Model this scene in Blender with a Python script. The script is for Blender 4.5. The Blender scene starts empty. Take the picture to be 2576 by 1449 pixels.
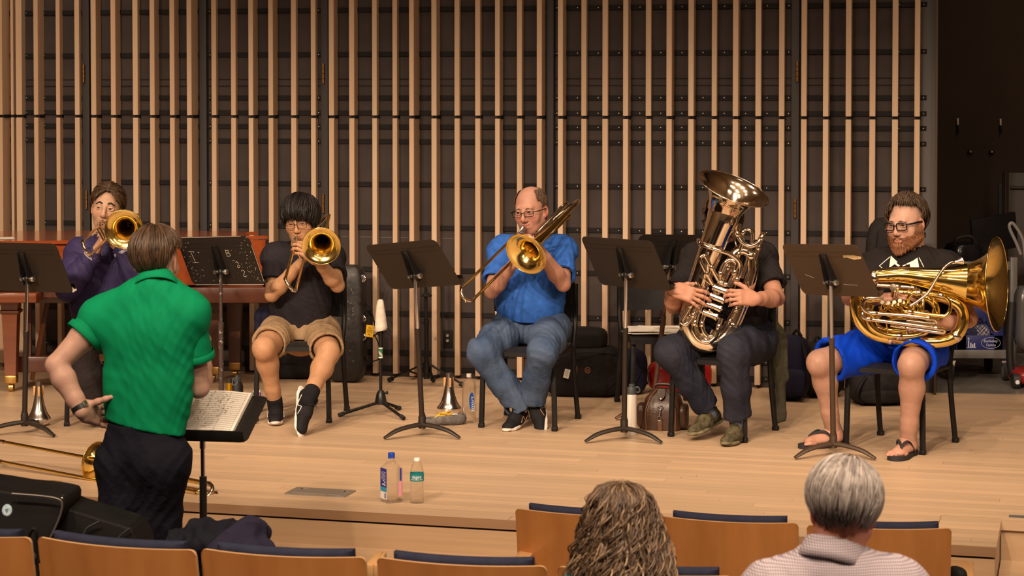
import bpy, bmesh, math, random
import numpy as np
from mathutils import Vector, Matrix
random.seed(7); np.random.seed(7)
SC = bpy.context.scene
COL = SC.collection
PI = math.pi

# ---------------------------------------------------------------- camera
F = 5200.0; CX = 1288.0; HZ = 246.0; PYP = 405.0; CAMH = 1.85
TILT = math.atan((PYP - HZ) / F); CT, ST = math.cos(TILT), math.sin(TILT)
cam_d = bpy.data.cameras.new('camera'); cam = bpy.data.objects.new('camera', cam_d); COL.objects.link(cam)
cam.location = (0, 0, CAMH); cam.rotation_euler = (PI / 2 - TILT, 0, 0)
cam_d.sensor_width = 36.0; cam_d.lens = F * 36.0 / 2576.0
cam_d.shift_y = -(724.5 - PYP) / 2576.0
cam_d.clip_end = 100
cam_d.dof.use_dof = True; cam_d.dof.focus_distance = 11.6; cam_d.dof.aperture_fstop = 7.0
SC.camera = cam

# ---------------------------------------------------------------- world, lights, exposure
SC.view_settings.view_transform = 'Standard'; SC.view_settings.look = 'None'
SC.view_settings.gamma = 1.0; SC.view_settings.exposure = -0.04
SC.view_settings.use_curve_mapping = False
wd = bpy.data.worlds.new('world'); SC.world = wd; wd.use_nodes = True
wd.node_tree.nodes['Background'].inputs['Color'].default_value = (1.0, 0.8, 0.62, 1)
wd.node_tree.nodes['Background'].inputs['Strength'].default_value = 0.05

def spot(name, loc, target, watts, angle, blend=0.6, col=(1.0, 0.74, 0.48), size=0.09):
    l = bpy.data.lights.new(name, 'SPOT'); o = bpy.data.objects.new(name, l); COL.objects.link(o)
    o.location = loc; l.energy = watts; l.spot_size = math.radians(angle); l.spot_blend = blend
    l.color = col; l.shadow_soft_size = size
    o.rotation_euler = (Vector(target) - Vector(loc)).to_track_quat('-Z', 'Y').to_euler()
    return o
def area(name, loc, target, watts, sx, sy, col=(1.0, 0.76, 0.52)):
    l = bpy.data.lights.new(name, 'AREA'); o = bpy.data.objects.new(name, l); COL.objects.link(o)
    l.shape = 'RECTANGLE'; l.size = sx; l.size_y = sy; l.energy = watts; l.color = col
    o.location = loc
    o.rotation_euler = (Vector(target) - Vector(loc)).to_track_quat('-Z', 'Y').to_euler()
    return o
# row of stage downlights
LC = (1.0, 0.765, 0.55)
for i in range(7):
    x = -3.6 + i * 1.2
    spot('stage_light', (x + 0.0, 9.4 - 0.25 * x, 6.2), (x + 0.2, 11.6 - 0.25 * x, 0), 225, 62, 1.0, LC)
for i in range(6):
    x = -3.2 + i * 1.25
    spot('upstage_fill', (x, 12.2 - 0.24 * x, 6.2), (x, 12.5 - 0.24 * x, 0), 95, 48, 1.0, LC)  # added fill row, only to brighten the rear of the floor
# front-of-house spots over the stalls, left of the camera, aimed at the players
for i in range(6):
    x = -3.4 + i * 1.35
    spot('front_light', (x * 0.8 - 3.4, 3.4, 5.0), (x * 0.98, 12.6 - 0.25 * x, 0.0), 1750, 31, 1.0, LC, 0.11)
for i in range(3):
    x = -2.6 + i * 2.4
    spot('side_fill', (1.2 + i * 1.3, 2.6, 3.9), (x, 12.2 - 0.25 * x, 0.2), 620, 30, 1.0, LC, 0.15)  # added fill from the right, to brighten arms and clothes
# lamps over the stalls
for i in range(4):
    spot('house_light', (-3.6 + 2.4 * i, 3.2, 5.8), (-2.6 + 1.7 * i, 6.6, 0.0), 950, 58, 1.0, LC, 0.25)
for i in range(3):
    area('ceiling_fill', (-3.6 + 3.6 * i, 4.6, 7.1), (-3.6 + 3.6 * i, 4.7, 0), 130, 2.4, 1.2, LC)  # added dim area fill, seen as soft reflections in the brass
for y in (2.5, 7.0): area('ceiling_bounce_fill', (0, y, 5.9), (0, y + 0.1, 7.2), 90, 9.0, 0.5, LC)  # added fill aimed upward, so the ceiling brightens bells and room
spot('backstage_fill', (4.2, 12.0, 5.0), (4.2, 15.2, 0.6), 70, 70, 1.0, LC)  # added dim fill spot for the dark backstage
spot('wall_light', (-3.3, 12.3, 4.6), (-3.2, 14.0, 2.7), 150, 46, 0.8, LC)

# ---------------------------------------------------------------- pixels to places
def ray(px, py):
    xc = (px - CX) / F; yc = (PYP - py) / F
    return Vector((xc, CT + yc * ST, -ST + yc * CT))
def pz(px, py, z=0.0):
    d = ray(px, py); k = (z - CAMH) / d.z
    return Vector((k * d.x, k * d.y, z))
def pY(px, py, Y):
    d = ray(px, py); k = Y / d.y
    return Vector((k * d.x, Y, CAMH + k * d.z))
def pplane(px, py, p0, n):
    d = ray(px, py); c = Vector((0, 0, CAMH)); n = Vector(n)
    return c + d * ((Vector(p0) - c).dot(n) / d.dot(n))
def solve(A, px, py, L, sign=-1):
    """the point seen at (px,py) at distance L from A, nearer (sign -1) or farther (+1)"""
    d = ray(px, py); d = d / d.length; c = Vector((0, 0, CAMH)) - Vector(A)
    b = d.dot(c); q = c.dot(c) - L * L; disc = b * b - q
    t = -b + (sign * math.sqrt(disc) if disc > 0 else 0)
    return Vector((0, 0, CAMH)) + d * t

# ---------------------------------------------------------------- materials
def s2l(c):
    return tuple(((x / 255.0) / 12.92 if x / 255.0 <= 0.04045 else ((x / 255.0 + 0.055) / 1.055) ** 2.4) for x in c)
_M = {}
def mat(name, col=(0.5, 0.5, 0.5), rough=0.5, metal=0.0, var=0.0, vscale=8.0, bump=0.0, bscale=60.0, stretch=(1, 1, 1),
        coat=0.0, trans=0.0, ior=1.45, sss=0.0, tint=False, spec=0.5, emit=0.0, sheen=0.0, rvar=0.0, col2=None, det=4.0, aniso=0.0):
    if name in _M: return _M[name]
    m = bpy.data.materials.new(name); m.use_nodes = True; nt = m.node_tree; N = nt.nodes; L = nt.links
    b = N['Principled BSDF']
    I = b.inputs
    I['Base Color'].default_value = (*col, 1); I['Roughness'].default_value = rough; I['Metallic'].default_value = metal
    I['Specular IOR Level'].default_value = spec; I['IOR'].default_value = ior
    if coat: I['Coat Weight'].default_value = coat; I['Coat Roughness'].default_value = 0.15
    if trans: I['Transmission Weight'].default_value = trans
    if sss:
        I['Subsurface Weight'].default_value = sss; I['Subsurface Radius'].default_value = (0.012, 0.004, 0.002); I['Subsurface Scale'].default_value = 1.0
    if sheen: I['Sheen Weight'].default_value = sheen; I['Sheen Roughness'].default_value = 0.5
    if emit: I['Emission Color'].default_value = (*col, 1); I['Emission Strength'].default_value = emit
    if var or bump or rvar:
        tc = N.new('ShaderNodeTexCoord'); mp = N.new('ShaderNodeMapping'); L.new(tc.outputs['Object'], mp.inputs['Vector'])
        mp.inputs['Scale'].default_value = stretch
    src = None
    if var:
        nz = N.new('ShaderNodeTexNoise'); nz.inputs['Scale'].default_value = vscale; nz.inputs['Detail'].default_value = det
        L.new(mp.outputs[0], nz.inputs['Vector'])
        rp = N.new('ShaderNodeValToRGB'); rp.color_ramp.elements[0].position = 0.3; rp.color_ramp.elements[1].position = 0.7
        c2 = col2 if col2 else tuple(x * (1 - var) for x in col); c1 = col if col2 else tuple(min(1, x * (1 + var)) for x in col)
        rp.color_ramp.elements[0].color = (*c2, 1); rp.color_ramp.elements[1].color = (*c1, 1)
        L.new(nz.outputs['Fac'], rp.inputs['Fac']); src = rp.outputs['Color']
        if rvar:
            mr = N.new('ShaderNodeMapRange'); mr.inputs['To Min'].default_value = max(0.0, rough - rvar); mr.inputs['To Max'].default_value = rough + rvar
            L.new(nz.outputs['Fac'], mr.inputs['Value']); L.new(mr.outputs[0], I['Roughness'])
    if tint:
        at = N.new('ShaderNodeAttribute'); at.attribute_name = 'tint'
        mx = N.new('ShaderNodeMix'); mx.data_type = 'RGBA'; mx.blend_type = 'MULTIPLY'; mx.inputs['Factor'].default_value = 1.0
        if src: L.new(src, mx.inputs['A'])
        else: mx.inputs['A'].default_value = (*col, 1)
        L.new(at.outputs['Color'], mx.inputs['B']); src = mx.outputs['Result']
    if src: L.new(src, I['Base Color'])
    if bump:
        n2 = N.new('ShaderNodeTexNoise'); n2.inputs['Scale'].default_value = bscale; n2.inputs['Detail'].default_value = 3
        L.new(mp.outputs[0], n2.inputs['Vector'])
        bp = N.new('ShaderNodeBump'); bp.inputs['Strength'].default_value = bump; bp.inputs['Distance'].default_value = 0.01
        L.new(n2.outputs['Fac'], bp.inputs['Height']); L.new(bp.outputs[0], I['Normal'])
    _M[name] = m
    return m

# ---------------------------------------------------------------- objects
def linkobj(o, parent=None):
    COL.objects.link(o)
    if parent is not None: o.parent = parent
def wloc(o):
    v = Vector((0, 0, 0))
    while o is not None: v = v + o.location; o = o.parent
    return v
def tag(o, label=None, cat=None, group=None, kind=None):
    if label: o['label'] = label
    if cat: o['category'] = cat
    if group: o['group'] = group
    if kind: o['kind'] = kind
    return o
def thing(name, loc, label, cat, group=None, rz=0.0):
    o = bpy.data.objects.new(name, None); o.empty_display_size = 0.1; COL.objects.link(o)
    o.location = loc; o.rotation_euler = (0, 0, rz)
    return tag(o, label, cat, group)
def meshobj(name, verts, faces, mats, parent=None, smooth=35.0, world=False, mi=None, tint=None, uv=None):
    """world=True: coordinates are world ones, the parent chain has no rotation"""
    me = bpy.data.meshes.new(name)
    V = np.asarray(verts, dtype=np.float64).reshape(-1, 3)
    if world and parent is not None: V = V - np.array(wloc(parent))
    if isinstance(faces, np.ndarray):
        nf = len(faces); k = faces.shape[1]
        me.vertices.add(len(V)); me.vertices.foreach_set('co', V.astype(np.float32).ravel())
        me.loops.add(nf * k); me.loops.foreach_set('vertex_index', faces.astype(np.int32).ravel())
        me.polygons.add(nf); me.polygons.foreach_set('loop_start', np.arange(0, nf * k, k, dtype=np.int32))
        me.polygons.foreach_set('loop_total', np.full(nf, k, dtype=np.int32))
        me.update(calc_edges=True)
    else:
        me.from_pydata(V.tolist(), [], faces); me.update()
    if not isinstance(mats, (list, tuple)): mats = [mats]
    for m in mats: me.materials.append(m)
    if mi is not None: me.polygons.foreach_set('material_index', np.asarray(mi, dtype=np.int32))
    if smooth:
        me.polygons.foreach_set('use_smooth', np.ones(len(me.polygons), dtype=bool))
        if smooth < 180: me.set_sharp_from_angle(angle=math.radians(smooth))
    if tint is not None:
        a = me.color_attributes.new('tint', 'FLOAT_COLOR', 'POINT')
        t = np.ones((len(V), 4), dtype=np.float32); t[:, :3] = tint; a.data.foreach_set('color', t.ravel())
    me.validate()
    o = bpy.data.objects.new(name, me); linkobj(o, parent)
    return o
def smooth_pts(P, n=6, closed=False):
    """Catmull-Rom through the points; each point may carry a radius as 4th value"""
    P = np.asarray(P, float); m = len(P)
    if m < 3: return P
    out = []
    rng = range(m) if closed else range(m - 1)
    for i in rng:
        p1 = P[i]; p2 = P[(i + 1) % m]
        p0 = P[(i - 1) % m] if (closed or i > 0) else 2 * p1 - p2
        p3 = P[(i + 2) % m] if (closed or i < m - 2) else 2 * p2 - p1
        for k in range(n):
            t = k / n
            out.append(0.5 * (2 * p1 + (p2 - p0) * t + (2 * p0 - 5 * p1 + 4 * p2 - p3) * t * t + (3 * p1 - p0 - 3 * p2 + p3) * t ** 3))
    if not closed: out.append(P[-1])
    return np.array(out)
def nrm(v):
    v = np.asarray(v, float); return v / (np.linalg.norm(v) + 1e-12)
class MB:
    def __init__(s): s.v = []; s.f = []; s.mi = []; s.n = 0
    def add(s, V, Fc, m=0):
        V = np.asarray(V, float).reshape(-1, 3); b = s.n
        s.v.append(V); s.n += len(V)
        for f in Fc: s.f.append([i + b for i in f]); s.mi.append(m)
        return s
    def box(s, c, size, R=None, bev=0.0, m=0, seg=2):
        bm = bmesh.new(); bmesh.ops.create_cube(bm, size=1.0)
        for v in bm.verts: v.co = Vector((v.co.x * size[0], v.co.y * size[1], v.co.z * size[2]))
        if bev: bmesh.ops.bevel(bm, geom=list(bm.edges), offset=min(bev, min(size) * 0.49), segments=seg, affect='EDGES', profile=0.5)
        bm.verts.index_update()
        V = np.array([v.co[:] for v in bm.verts]); Fc = [[v.index for v in f.verts] for f in bm.faces]; bm.free()
        if R is not None: V = V @ np.array(R).T
        return s.add(V + np.array(c), Fc, m)
    def bar(s, a, b, w, t, up=(0, 0, 1), bev=0.0, m=0):
        """square bar from a to b, w across, t along up"""
        a = np.array(a, float); b = np.array(b, float); x = b - a; L = np.linalg.norm(x); x = x / L
        y = np.cross(np.array(up, float), x)
        if np.linalg.norm(y) < 1e-6: y = np.cross((0, 1, 0), x)
        y = nrm(y); z = np.cross(x, y)
        return s.box((a + b) / 2, (L, w, t), np.stack([x, y, z], 1), bev, m)
    def tube(s, P, r, seg=10, caps=True, closed=False, m=0, flat=None, n=0):
        P = np.asarray(P, float)
        rr = np.full(len(P), r, float) if np.isscalar(r) else np.asarray(r, float)
        if n:
            Q = smooth_pts(np.column_stack([P, rr]), n, closed); P = Q[:, :3]; rr = Q[:, 3]
        m_ = len(P)
        T = np.roll(P, -1, 0) - np.roll(P, 1, 0)
        if not closed: T[0] = P[1] - P[0]; T[-1] = P[-1] - P[-2]
        T /= (np.linalg.norm(T, axis=1)[:, None] + 1e-12)
        u = np.cross(T[0], (0, 0, 1.0))
        if np.linalg.norm(u) < 0.1: u = np.cross(T[0], (1.0, 0, 0))
        u = nrm(u); U = [u]
        for i in range(1, m_):
            u = U[-1] - T[i] * np.dot(U[-1], T[i]); U.append(nrm(u))
        U = np.array(U)
        if closed:
            uu = U[-1] - T[0] * np.dot(U[-1], T[0]); uu = nrm(uu)
            ang = math.atan2(np.dot(np.cross(uu, U[0]), T[0]), np.dot(uu, U[0]))
            for i in range(m_):
                a = ang * i / m_; w = np.cross(T[i], U[i]); U[i] = U[i] * math.cos(a) + w * math.sin(a)
        W = np.cross(T, U)
        if flat is not None: fw = flat
        else: fw = 1.0
        th = np.arange(seg) * 2 * PI / seg
        V = P[:, None, :] + rr[:, None, None] * (np.cos(th)[None, :, None] * U[:, None, :] + fw * np.sin(th)[None, :, None] * W[:, None, :])
        Fc = []
        rng = m_ if closed else m_ - 1
        for i in range(rng):
            j = (i + 1) % m_
            for k in range(seg):
                k2 = (k + 1) % seg; Fc.append([i * seg + k, i * seg + k2, j * seg + k2, j * seg + k])
        if caps and not closed:
            Fc.append(list(range(seg))[::-1]); Fc.append([(m_ - 1) * seg + k for k in range(seg)])
        return s.add(V.reshape(-1, 3), Fc, m)
    def lathe(s, prof, o=(0, 0, 0), axis=(0, 0, 1), seg=24, m=0, capa=False, capb=False):
        """profile of (radius, height along the axis)"""
        a = nrm(axis); u = np.cross(a, (0, 0, 1.0))
        if np.linalg.norm(u) < 0.05: u = np.array((1.0, 0, 0))
        u = nrm(u); w = np.cross(a, u); o = np.array(o, float)
        th = np.arange(seg) * 2 * PI / seg
        ring = np.cos(th)[:, None] * u + np.sin(th)[:, None] * w
        V = []; Fc = []
        for r, h in prof: V.append(o + a * h + ring * r)
        for i in range(len(prof) - 1):
            for k in range(seg):
                k2 = (k + 1) % seg; Fc.append([i * seg + k, i * seg + k2, (i + 1) * seg + k2, (i + 1) * seg + k])
        if capa: Fc.append(list(range(seg))[::-1])
        if capb: Fc.append([(len(prof) - 1) * seg + k for k in range(seg)])
        return s.add(np.concatenate(V), Fc, m)
    def plate(s, poly, o, u, v, th, m=0):
        """extruded outline: 2-D polygon in the plane o,u,v, thickness th along u x v (centred)"""
        o = np.array(o, float); u = np.array(u, float); v = np.array(v, float); n = nrm(np.cross(u, v))
        A = [o + u * p[0] + v * p[1] + n * th / 2 for p in poly]; B = [q - n * th for q in A]; k = len(poly)
        Fc = [list(range(k)), list(range(2 * k - 1, k - 1, -1))]
        for i in range(k): j = (i + 1) % k; Fc.append([i, i + k, j + k, j])
        return s.add(A + B, Fc, m)
    def ball(s, c, r, seg=12, m=0):
        r = np.array(r if not np.isscalar(r) else (r, r, r), float); V = []; Fc = []
        rings = seg // 2
        for i in range(rings + 1):
            t = PI * i / rings
            for k in range(seg):
                p = 2 * PI * k / seg; V.append(np.array(c) + r * np.array((math.sin(t) * math.cos(p), math.sin(t) * math.sin(p), math.cos(t))))
        for i in range(rings):
            for k in range(seg):
                k2 = (k + 1) % seg; Fc.append([i * seg + k, (i + 1) * seg + k, (i + 1) * seg + k2, i * seg + k2])
        return s.add(V, Fc, m)
    def build(s, name, mats, parent=None, smooth=35.0, world=False, tint=None):
        V = np.concatenate(s.v) if s.v else np.zeros((0, 3))
        return meshobj(name, V, s.f, mats, parent, smooth, world, s.mi, tint)
def copy_tree(o, parent=None):
    c = o.copy(); COL.objects.link(c)
    if parent is not None: c.parent = parent
    for ch in list(o.children): copy_tree(ch, c)
    return c
def rrect(w, h, r, n=5, cx=0.0, cy=0.0):
    out = []
    for (sx, sy, a0) in ((1, 1, 0), (-1, 1, 90), (-1, -1, 180), (1, -1, 270)):
        for k in range(n + 1):
            a = math.radians(a0 + 90 * k / n)
            out.append((cx + sx * (w / 2 - r) + r * math.cos(a), cy + sy * (h / 2 - r) + r * math.sin(a)))
    return out
_TXT = {}
def text_mesh(s, size, depth=0.0004):
    """flat lettering: vertices in the x/y plane, centred"""
    k = (s, size)
    if k not in _TXT:
        cu = bpy.data.curves.new('lettering', 'FONT'); cu.body = s; cu.size = size; cu.extrude = depth; cu.align_x = 'CENTER'; cu.align_y = 'CENTER'
        cu.resolution_u = 3
        ob = bpy.data.objects.new('lettering', cu); COL.objects.link(ob)
        dg = bpy.context.evaluated_depsgraph_get(); me = ob.evaluated_get(dg).to_mesh()
        V = np.array([v.co[:] for v in me.vertices]).reshape(-1, 3); Fc = [list(p.vertices) for p in me.polygons]
        ob.evaluated_get(dg).to_mesh_clear(); bpy.data.objects.remove(ob); bpy.data.curves.remove(cu)
        _TXT[k] = (V, Fc)
    return _TXT[k]
# ---------------------------------------------------------------- the setting
def wood_nodes(name, c1, c2, rough, along='Z', plank=None, coat=0.0, grain=1.0):
    """long-grained wood; plank=(length, width) adds boards along local X"""
    if name in _M: return _M[name]
    m = bpy.data.materials.new(name); m.use_nodes = True; nt = m.node_tree; N = nt.nodes; L = nt.links; b = N['Principled BSDF']
    tc = N.new('ShaderNodeTexCoord'); mp = N.new('ShaderNodeMapping'); L.new(tc.outputs['Object'], mp.inputs['Vector'])
    sc = {'Z': (40, 40, 1.2), 'X': (1.2, 40, 40), 'Y': (40, 1.2, 40)}[along]
    mp.inputs['Scale'].default_value = [q * grain for q in sc]
    nz = N.new('ShaderNodeTexNoise'); nz.inputs['Scale'].default_value = 1.0; nz.inputs['Detail'].default_value = 5; nz.inputs['Roughness'].default_value = 0.6
    L.new(mp.outputs[0], nz.inputs['Vector'])
    rp = N.new('ShaderNodeValToRGB'); rp.color_ramp.elements[0].position = 0.32; rp.color_ramp.elements[1].position = 0.68
    rp.color_ramp.elements[0].color = (*c2, 1); rp.color_ramp.elements[1].color = (*c1, 1)
    L.new(nz.outputs['Fac'], rp.inputs['Fac']); src = rp.outputs['Color']
    oi = N.new('ShaderNodeObjectInfo')
    if plank:
        br = N.new('ShaderNodeTexBrick'); br.offset = 0.0; br.offset_frequency = 2; br.squash = 1.0
        br.inputs['Scale'].default_value = 1.0; br.inputs['Brick Width'].default_value = plank[0]; br.inputs['Row Height'].default_value = plank[1]
        br.inputs['Mortar Size'].default_value = 0.0011; br.inputs['Mortar Smooth'].default_value = 0.4; br.inputs['Bias'].default_value = 0.0
        br.inputs['Color1'].default_value = (0.86, 0.86, 0.86, 1); br.inputs['Color2'].default_value = (1.06, 1.05, 1.03, 1)
        br.inputs['Mortar'].default_value = (0.5, 0.42, 0.36, 1)
        sx = N.new('ShaderNodeSeparateXYZ'); L.new(tc.outputs['Object'], sx.inputs[0])
        def math_(op, a, bv):
            q = N.new('ShaderNodeMath'); q.operation = op; L.new(a, q.inputs[0])
            if isinstance(bv, float): q.inputs[1].default_value = bv
            elif bv is not None: L.new(bv, q.inputs[1])
            return q.outputs[0]
        row = math_('FLOOR', math_('DIVIDE', sx.outputs['Y'], plank[1]), None); wn = N.new('ShaderNodeTexWhiteNoise'); wn.noise_dimensions = '1D'; L.new(row, wn.inputs['W'])
        cb = N.new('ShaderNodeCombineXYZ'); L.new(math_('ADD', sx.outputs['X'], math_('MULTIPLY', wn.outputs['Value'], plank[0])), cb.inputs['X']); L.new(sx.outputs['Y'], cb.inputs['Y'])
        L.new(cb.outputs[0], br.inputs['Vector'])
        mx = N.new('ShaderNodeMix'); mx.data_type = 'RGBA'; mx.blend_type = 'MULTIPLY'; mx.inputs['Factor'].default_value = 1.0
        L.new(src, mx.inputs['A']); L.new(br.outputs['Color'], mx.inputs['B']); src = mx.outputs['Result']
        bp = N.new('ShaderNodeBump'); bp.inputs['Strength'].default_value = 0.15; bp.inputs['Distance'].default_value = 0.002
        L.new(br.outputs['Fac'], bp.inputs['Height']); bp.invert = True; L.new(bp.outputs[0], b.inputs['Normal'])
        n3 = N.new('ShaderNodeTexNoise'); n3.inputs['Scale'].default_value = 1.1; n3.inputs['Detail'].default_value = 3
        L.new(tc.outputs['Object'], n3.inputs['Vector'])
        r3 = N.new('ShaderNodeValToRGB'); r3.color_ramp.elements[0].color = (0.86, 0.83, 0.8, 1); r3.color_ramp.elements[1].color = (1.05, 1.04, 1.03, 1)
        L.new(n3.outputs['Fac'], r3.inputs['Fac'])
        m2 = N.new('ShaderNodeMix'); m2.data_type = 'RGBA'; m2.blend_type = 'MULTIPLY'; m2.inputs['Factor'].default_value = 1.0
        L.new(src, m2.inputs['A']); L.new(r3.outputs['Color'], m2.inputs['B']); src = m2.outputs['Result']
    L.new(src, b.inputs['Base Color']); b.inputs['Roughness'].default_value = rough
    if coat: b.inputs['Coat Weight'].default_value = coat; b.inputs['Coat Roughness'].default_value = 0.12
    _M[name] = m; return m
MAPLE = wood_nodes('maple_floor', (0.585, 0.42, 0.28), (0.505, 0.355, 0.228), 0.42, 'X', (2.3, 0.083))
MAPLE_PLAIN = wood_nodes('maple_shaded', (0.46, 0.31, 0.185), (0.39, 0.255, 0.15), 0.45, 'X')  # same maple darkened: shade on the upright face put into the colour
OAK = [wood_nodes('oak_slat_%s' % n, a, b, 0.5, 'Z', grain=1.6) for n, a, b in (
    ('pale', (0.56, 0.40, 0.27), (0.50, 0.35, 0.23)), ('tan', (0.53, 0.37, 0.24), (0.46, 0.31, 0.20)), ('warm', (0.55, 0.375, 0.25), (0.49, 0.33, 0.215)))]
BEECH = wood_nodes('beech_ply', (0.50, 0.205, 0.058), (0.40, 0.155, 0.04), 0.35, 'Z', coat=0.3, grain=0.35)
BEECH_EDGE = wood_nodes('beech_edge', (0.56, 0.34, 0.17), (0.48, 0.28, 0.13), 0.4, 'X')
PANEL = mat('dark_panel', (0.046, 0.035, 0.0325), 0.75, var=0.18, vscale=5.0, spec=0.25)
RAIL = mat('black_rail', (0.013, 0.011, 0.011), 0.75, var=0.2, vscale=6, spec=0.2)
STEEL = mat('screw_steel', (0.42, 0.38, 0.33), 0.5, 1.0)
BRONZE = mat('hinge_bronze', (0.42, 0.22, 0.07), 0.35, 1.0)
BLACKM = mat('black_metal', (0.009, 0.008, 0.008), 0.48, var=0.3, vscale=20, spec=0.25)
DARKWALL = mat('backstage_paint', (0.045, 0.028, 0.019), 0.8, var=0.15, vscale=2.0)
GREYFL = mat('grey_vinyl', (0.14, 0.125, 0.11), 0.35, var=0.12, vscale=3)
HALLW = mat('hall_plaster', (0.42, 0.30, 0.20), 0.7, var=0.1, vscale=1.0)
CARPET = mat('dark_carpet', (0.05, 0.045, 0.05), 0.95, bump=0.3, bscale=200)

TH_S = math.radians(15.3)
S0 = pz(1288, 1309, 0)
def frame_obj(o, origin, th):
    o.location = origin; o.rotation_euler = (0, 0, -th)
def toS(p):
    d = Vector(p) - S0
    return (d.x * math.cos(TH_S) - d.y * math.sin(TH_S), d.x * math.sin(TH_S) + d.y * math.cos(TH_S))
UC = toS(pz(2511, 1351, 0))[0]          # the stage corner by the stairs
def ext(name, poly, z0, z1, m, th=TH_S, org=None, kind='structure'):
    mb = MB(); mb.plate([(x, y) for x, y in poly], (0, 0, (z0 + z1) / 2), (1, 0, 0), (0, 1, 0), z1 - z0)
    o = mb.build(name, m, None, smooth=0); frame_obj(o, S0 if org is None else org, th); tag(o, kind=kind); return o
# stage: boards, an edge lip, a fascia, a step all along
ext('floor', [(-7, 0), (UC, 0), (UC, 0.56), (5.0, 0.56), (5.0, 7.2), (-7, 7.2)], -0.042, 0.0, MAPLE)
ext('trim_1', [(-7, 0.016), (UC - 0.016, 0.016), (UC - 0.016, 0.6), (-7, 0.6)], -0.052, -0.042, mat('shadow_gap', (0.02, 0.012, 0.008), 0.8))
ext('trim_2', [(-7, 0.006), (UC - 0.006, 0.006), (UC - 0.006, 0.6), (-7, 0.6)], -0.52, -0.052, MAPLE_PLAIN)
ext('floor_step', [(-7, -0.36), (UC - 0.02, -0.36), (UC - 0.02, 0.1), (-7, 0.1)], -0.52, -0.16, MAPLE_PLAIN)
# stairs in the notch on the right
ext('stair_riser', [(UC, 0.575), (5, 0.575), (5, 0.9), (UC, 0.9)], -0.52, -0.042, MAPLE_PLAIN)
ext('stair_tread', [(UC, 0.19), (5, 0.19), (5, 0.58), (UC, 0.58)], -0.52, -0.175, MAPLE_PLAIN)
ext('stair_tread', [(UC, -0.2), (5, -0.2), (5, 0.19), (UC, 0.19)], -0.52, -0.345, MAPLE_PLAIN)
ext('stair_nosing', [(UC, 0.172), (5, 0.172), (5, 0.2), (UC, 0.2)], -0.196, -0.172, mat('nosing_metal', (0.75, 0.72, 0.68), 0.3, 1.0))
ext('stair_strip', [(UC + 0.03, 0.64), (5, 0.64), (5, 0.685), (UC + 0.03, 0.685)], 0.0, 0.003, mat('grip_strip', (0.09, 0.085, 0.09), 0.8))
# inlaid board ends round the corner
GAPM = mat('board_joint', (0.18, 0.10, 0.05), 0.8)
jb = MB()
for a, b in (((UC - 0.26, 0.10), (UC - 0.26, 0.60)), ((UC - 0.26, 0.60), (UC, 0.60)), ((-0.02, 0.0), (-0.02, 0.085))):
    jb.bar((a[0], a[1], 0.0003), (b[0], b[1], 0.0003), 0.0025, 0.0006)
o = jb.build('trim_3', GAPM, None, 0); frame_obj(o, S0, TH_S); tag(o, kind='structure')
# hall floor and the room round the camera
fl = MB(); fl.box((0, 3.0, -0.56), (16, 13.5, 0.1)); tag(fl.build('floor_hall', CARPET, None, 0), kind='structure')
def wallbox(name, c, s, m): mb = MB(); mb.box(c, s); return tag(mb.build(name, m, None, 0), kind='structure')
wallbox('wall_left', (-7.6, 6, 3.2), (0.2, 20, 8), HALLW); wallbox('wall_right', (7.6, 6, 3.2), (0.2, 20, 8), HALLW)
wallbox('wall_rear', (0, -3.9, 3.2), (15.4, 0.2, 8), HALLW)
wallbox('ceiling', (0, 6, 7.3), (15.4, 20, 0.2), mat('ceiling_white', (0.5, 0.42, 0.33), 0.8))

# slatted shell wall behind the players
TH_W = math.radians(12.6); WO = pz(1200, 953, 0)
WE = Vector((math.cos(TH_W), -math.sin(TH_W), 0)); WN = Vector((-math.sin(TH_W), -math.cos(TH_W), 0))
def wu(px, D=0.0, py=290):
    return (pplane(px, py, WO + WN * D, WN) - WO).dot(WE)
def wz(px, py, D=0.0): return pplane(px, py, WO + WN * D, WN).z
wall = MB()
U0, U1 = wu(-300), wu(2354)
wall.box(((U0 + U1) / 2, 0.06, 3.0), (U1 - U0, 0.12, 6.0))
WALL = wall.build('wall_back', PANEL, None, 0); WALL.location = WO; WALL.rotation_euler = (0, 0, -TH_W); tag(WALL, kind='structure')
seams = [220, 514, 819, 1385, 2001]
edges = [-300] + seams + [2340]
zr = [wz(1000, y) for y in (24, 136, 246, 284, 319, 356, 464, 572, 678, 788, 886, 926)]
for a, b in zip(edges[:-1], edges[1:]):
    ua, ub = wu(a + 9), wu(b - 9)
    for z in zr:
        r = MB(); r.box(((ua + ub) / 2, -0.005, z), (ub - ua, 0.010, 0.032), bev=0.001, seg=1)
        nb = max(2, int((ub - ua) / 0.135))
        for i in range(nb + 1):
            x = ua + 0.02 + (ub - ua - 0.04) * i / nb
            r.lathe([(0.0042, 0), (0.0035, 0.002), (0.0001, 0.0025)], (x, -0.010, z), (0, -1, 0), 8, m=1)
        r.build('rail', [RAIL, STEEL], WALL, 30)
    for z in (wz(1000, 199), wz(1000, 216)):       # grooved joint between panel courses
        r = MB(); r.box(((ua + ub) / 2, -0.001, z), (ub - ua, 0.002, 0.007)); r.build('panel_joint', RAIL, WALL, 0)
for sx in seams:
    r = MB(); u = wu(sx); r.box((u, -0.012, 3.0), (0.05, 0.024, 6.0), bev=0.004); r.box((u + 0.03, -0.002, 3.0), (0.006, 0.004, 6.0), m=1)
    r.build('panel_stile', [mat('stile_dark', (0.038, 0.033, 0.034), 0.6), RAIL], WALL, 30)
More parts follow.
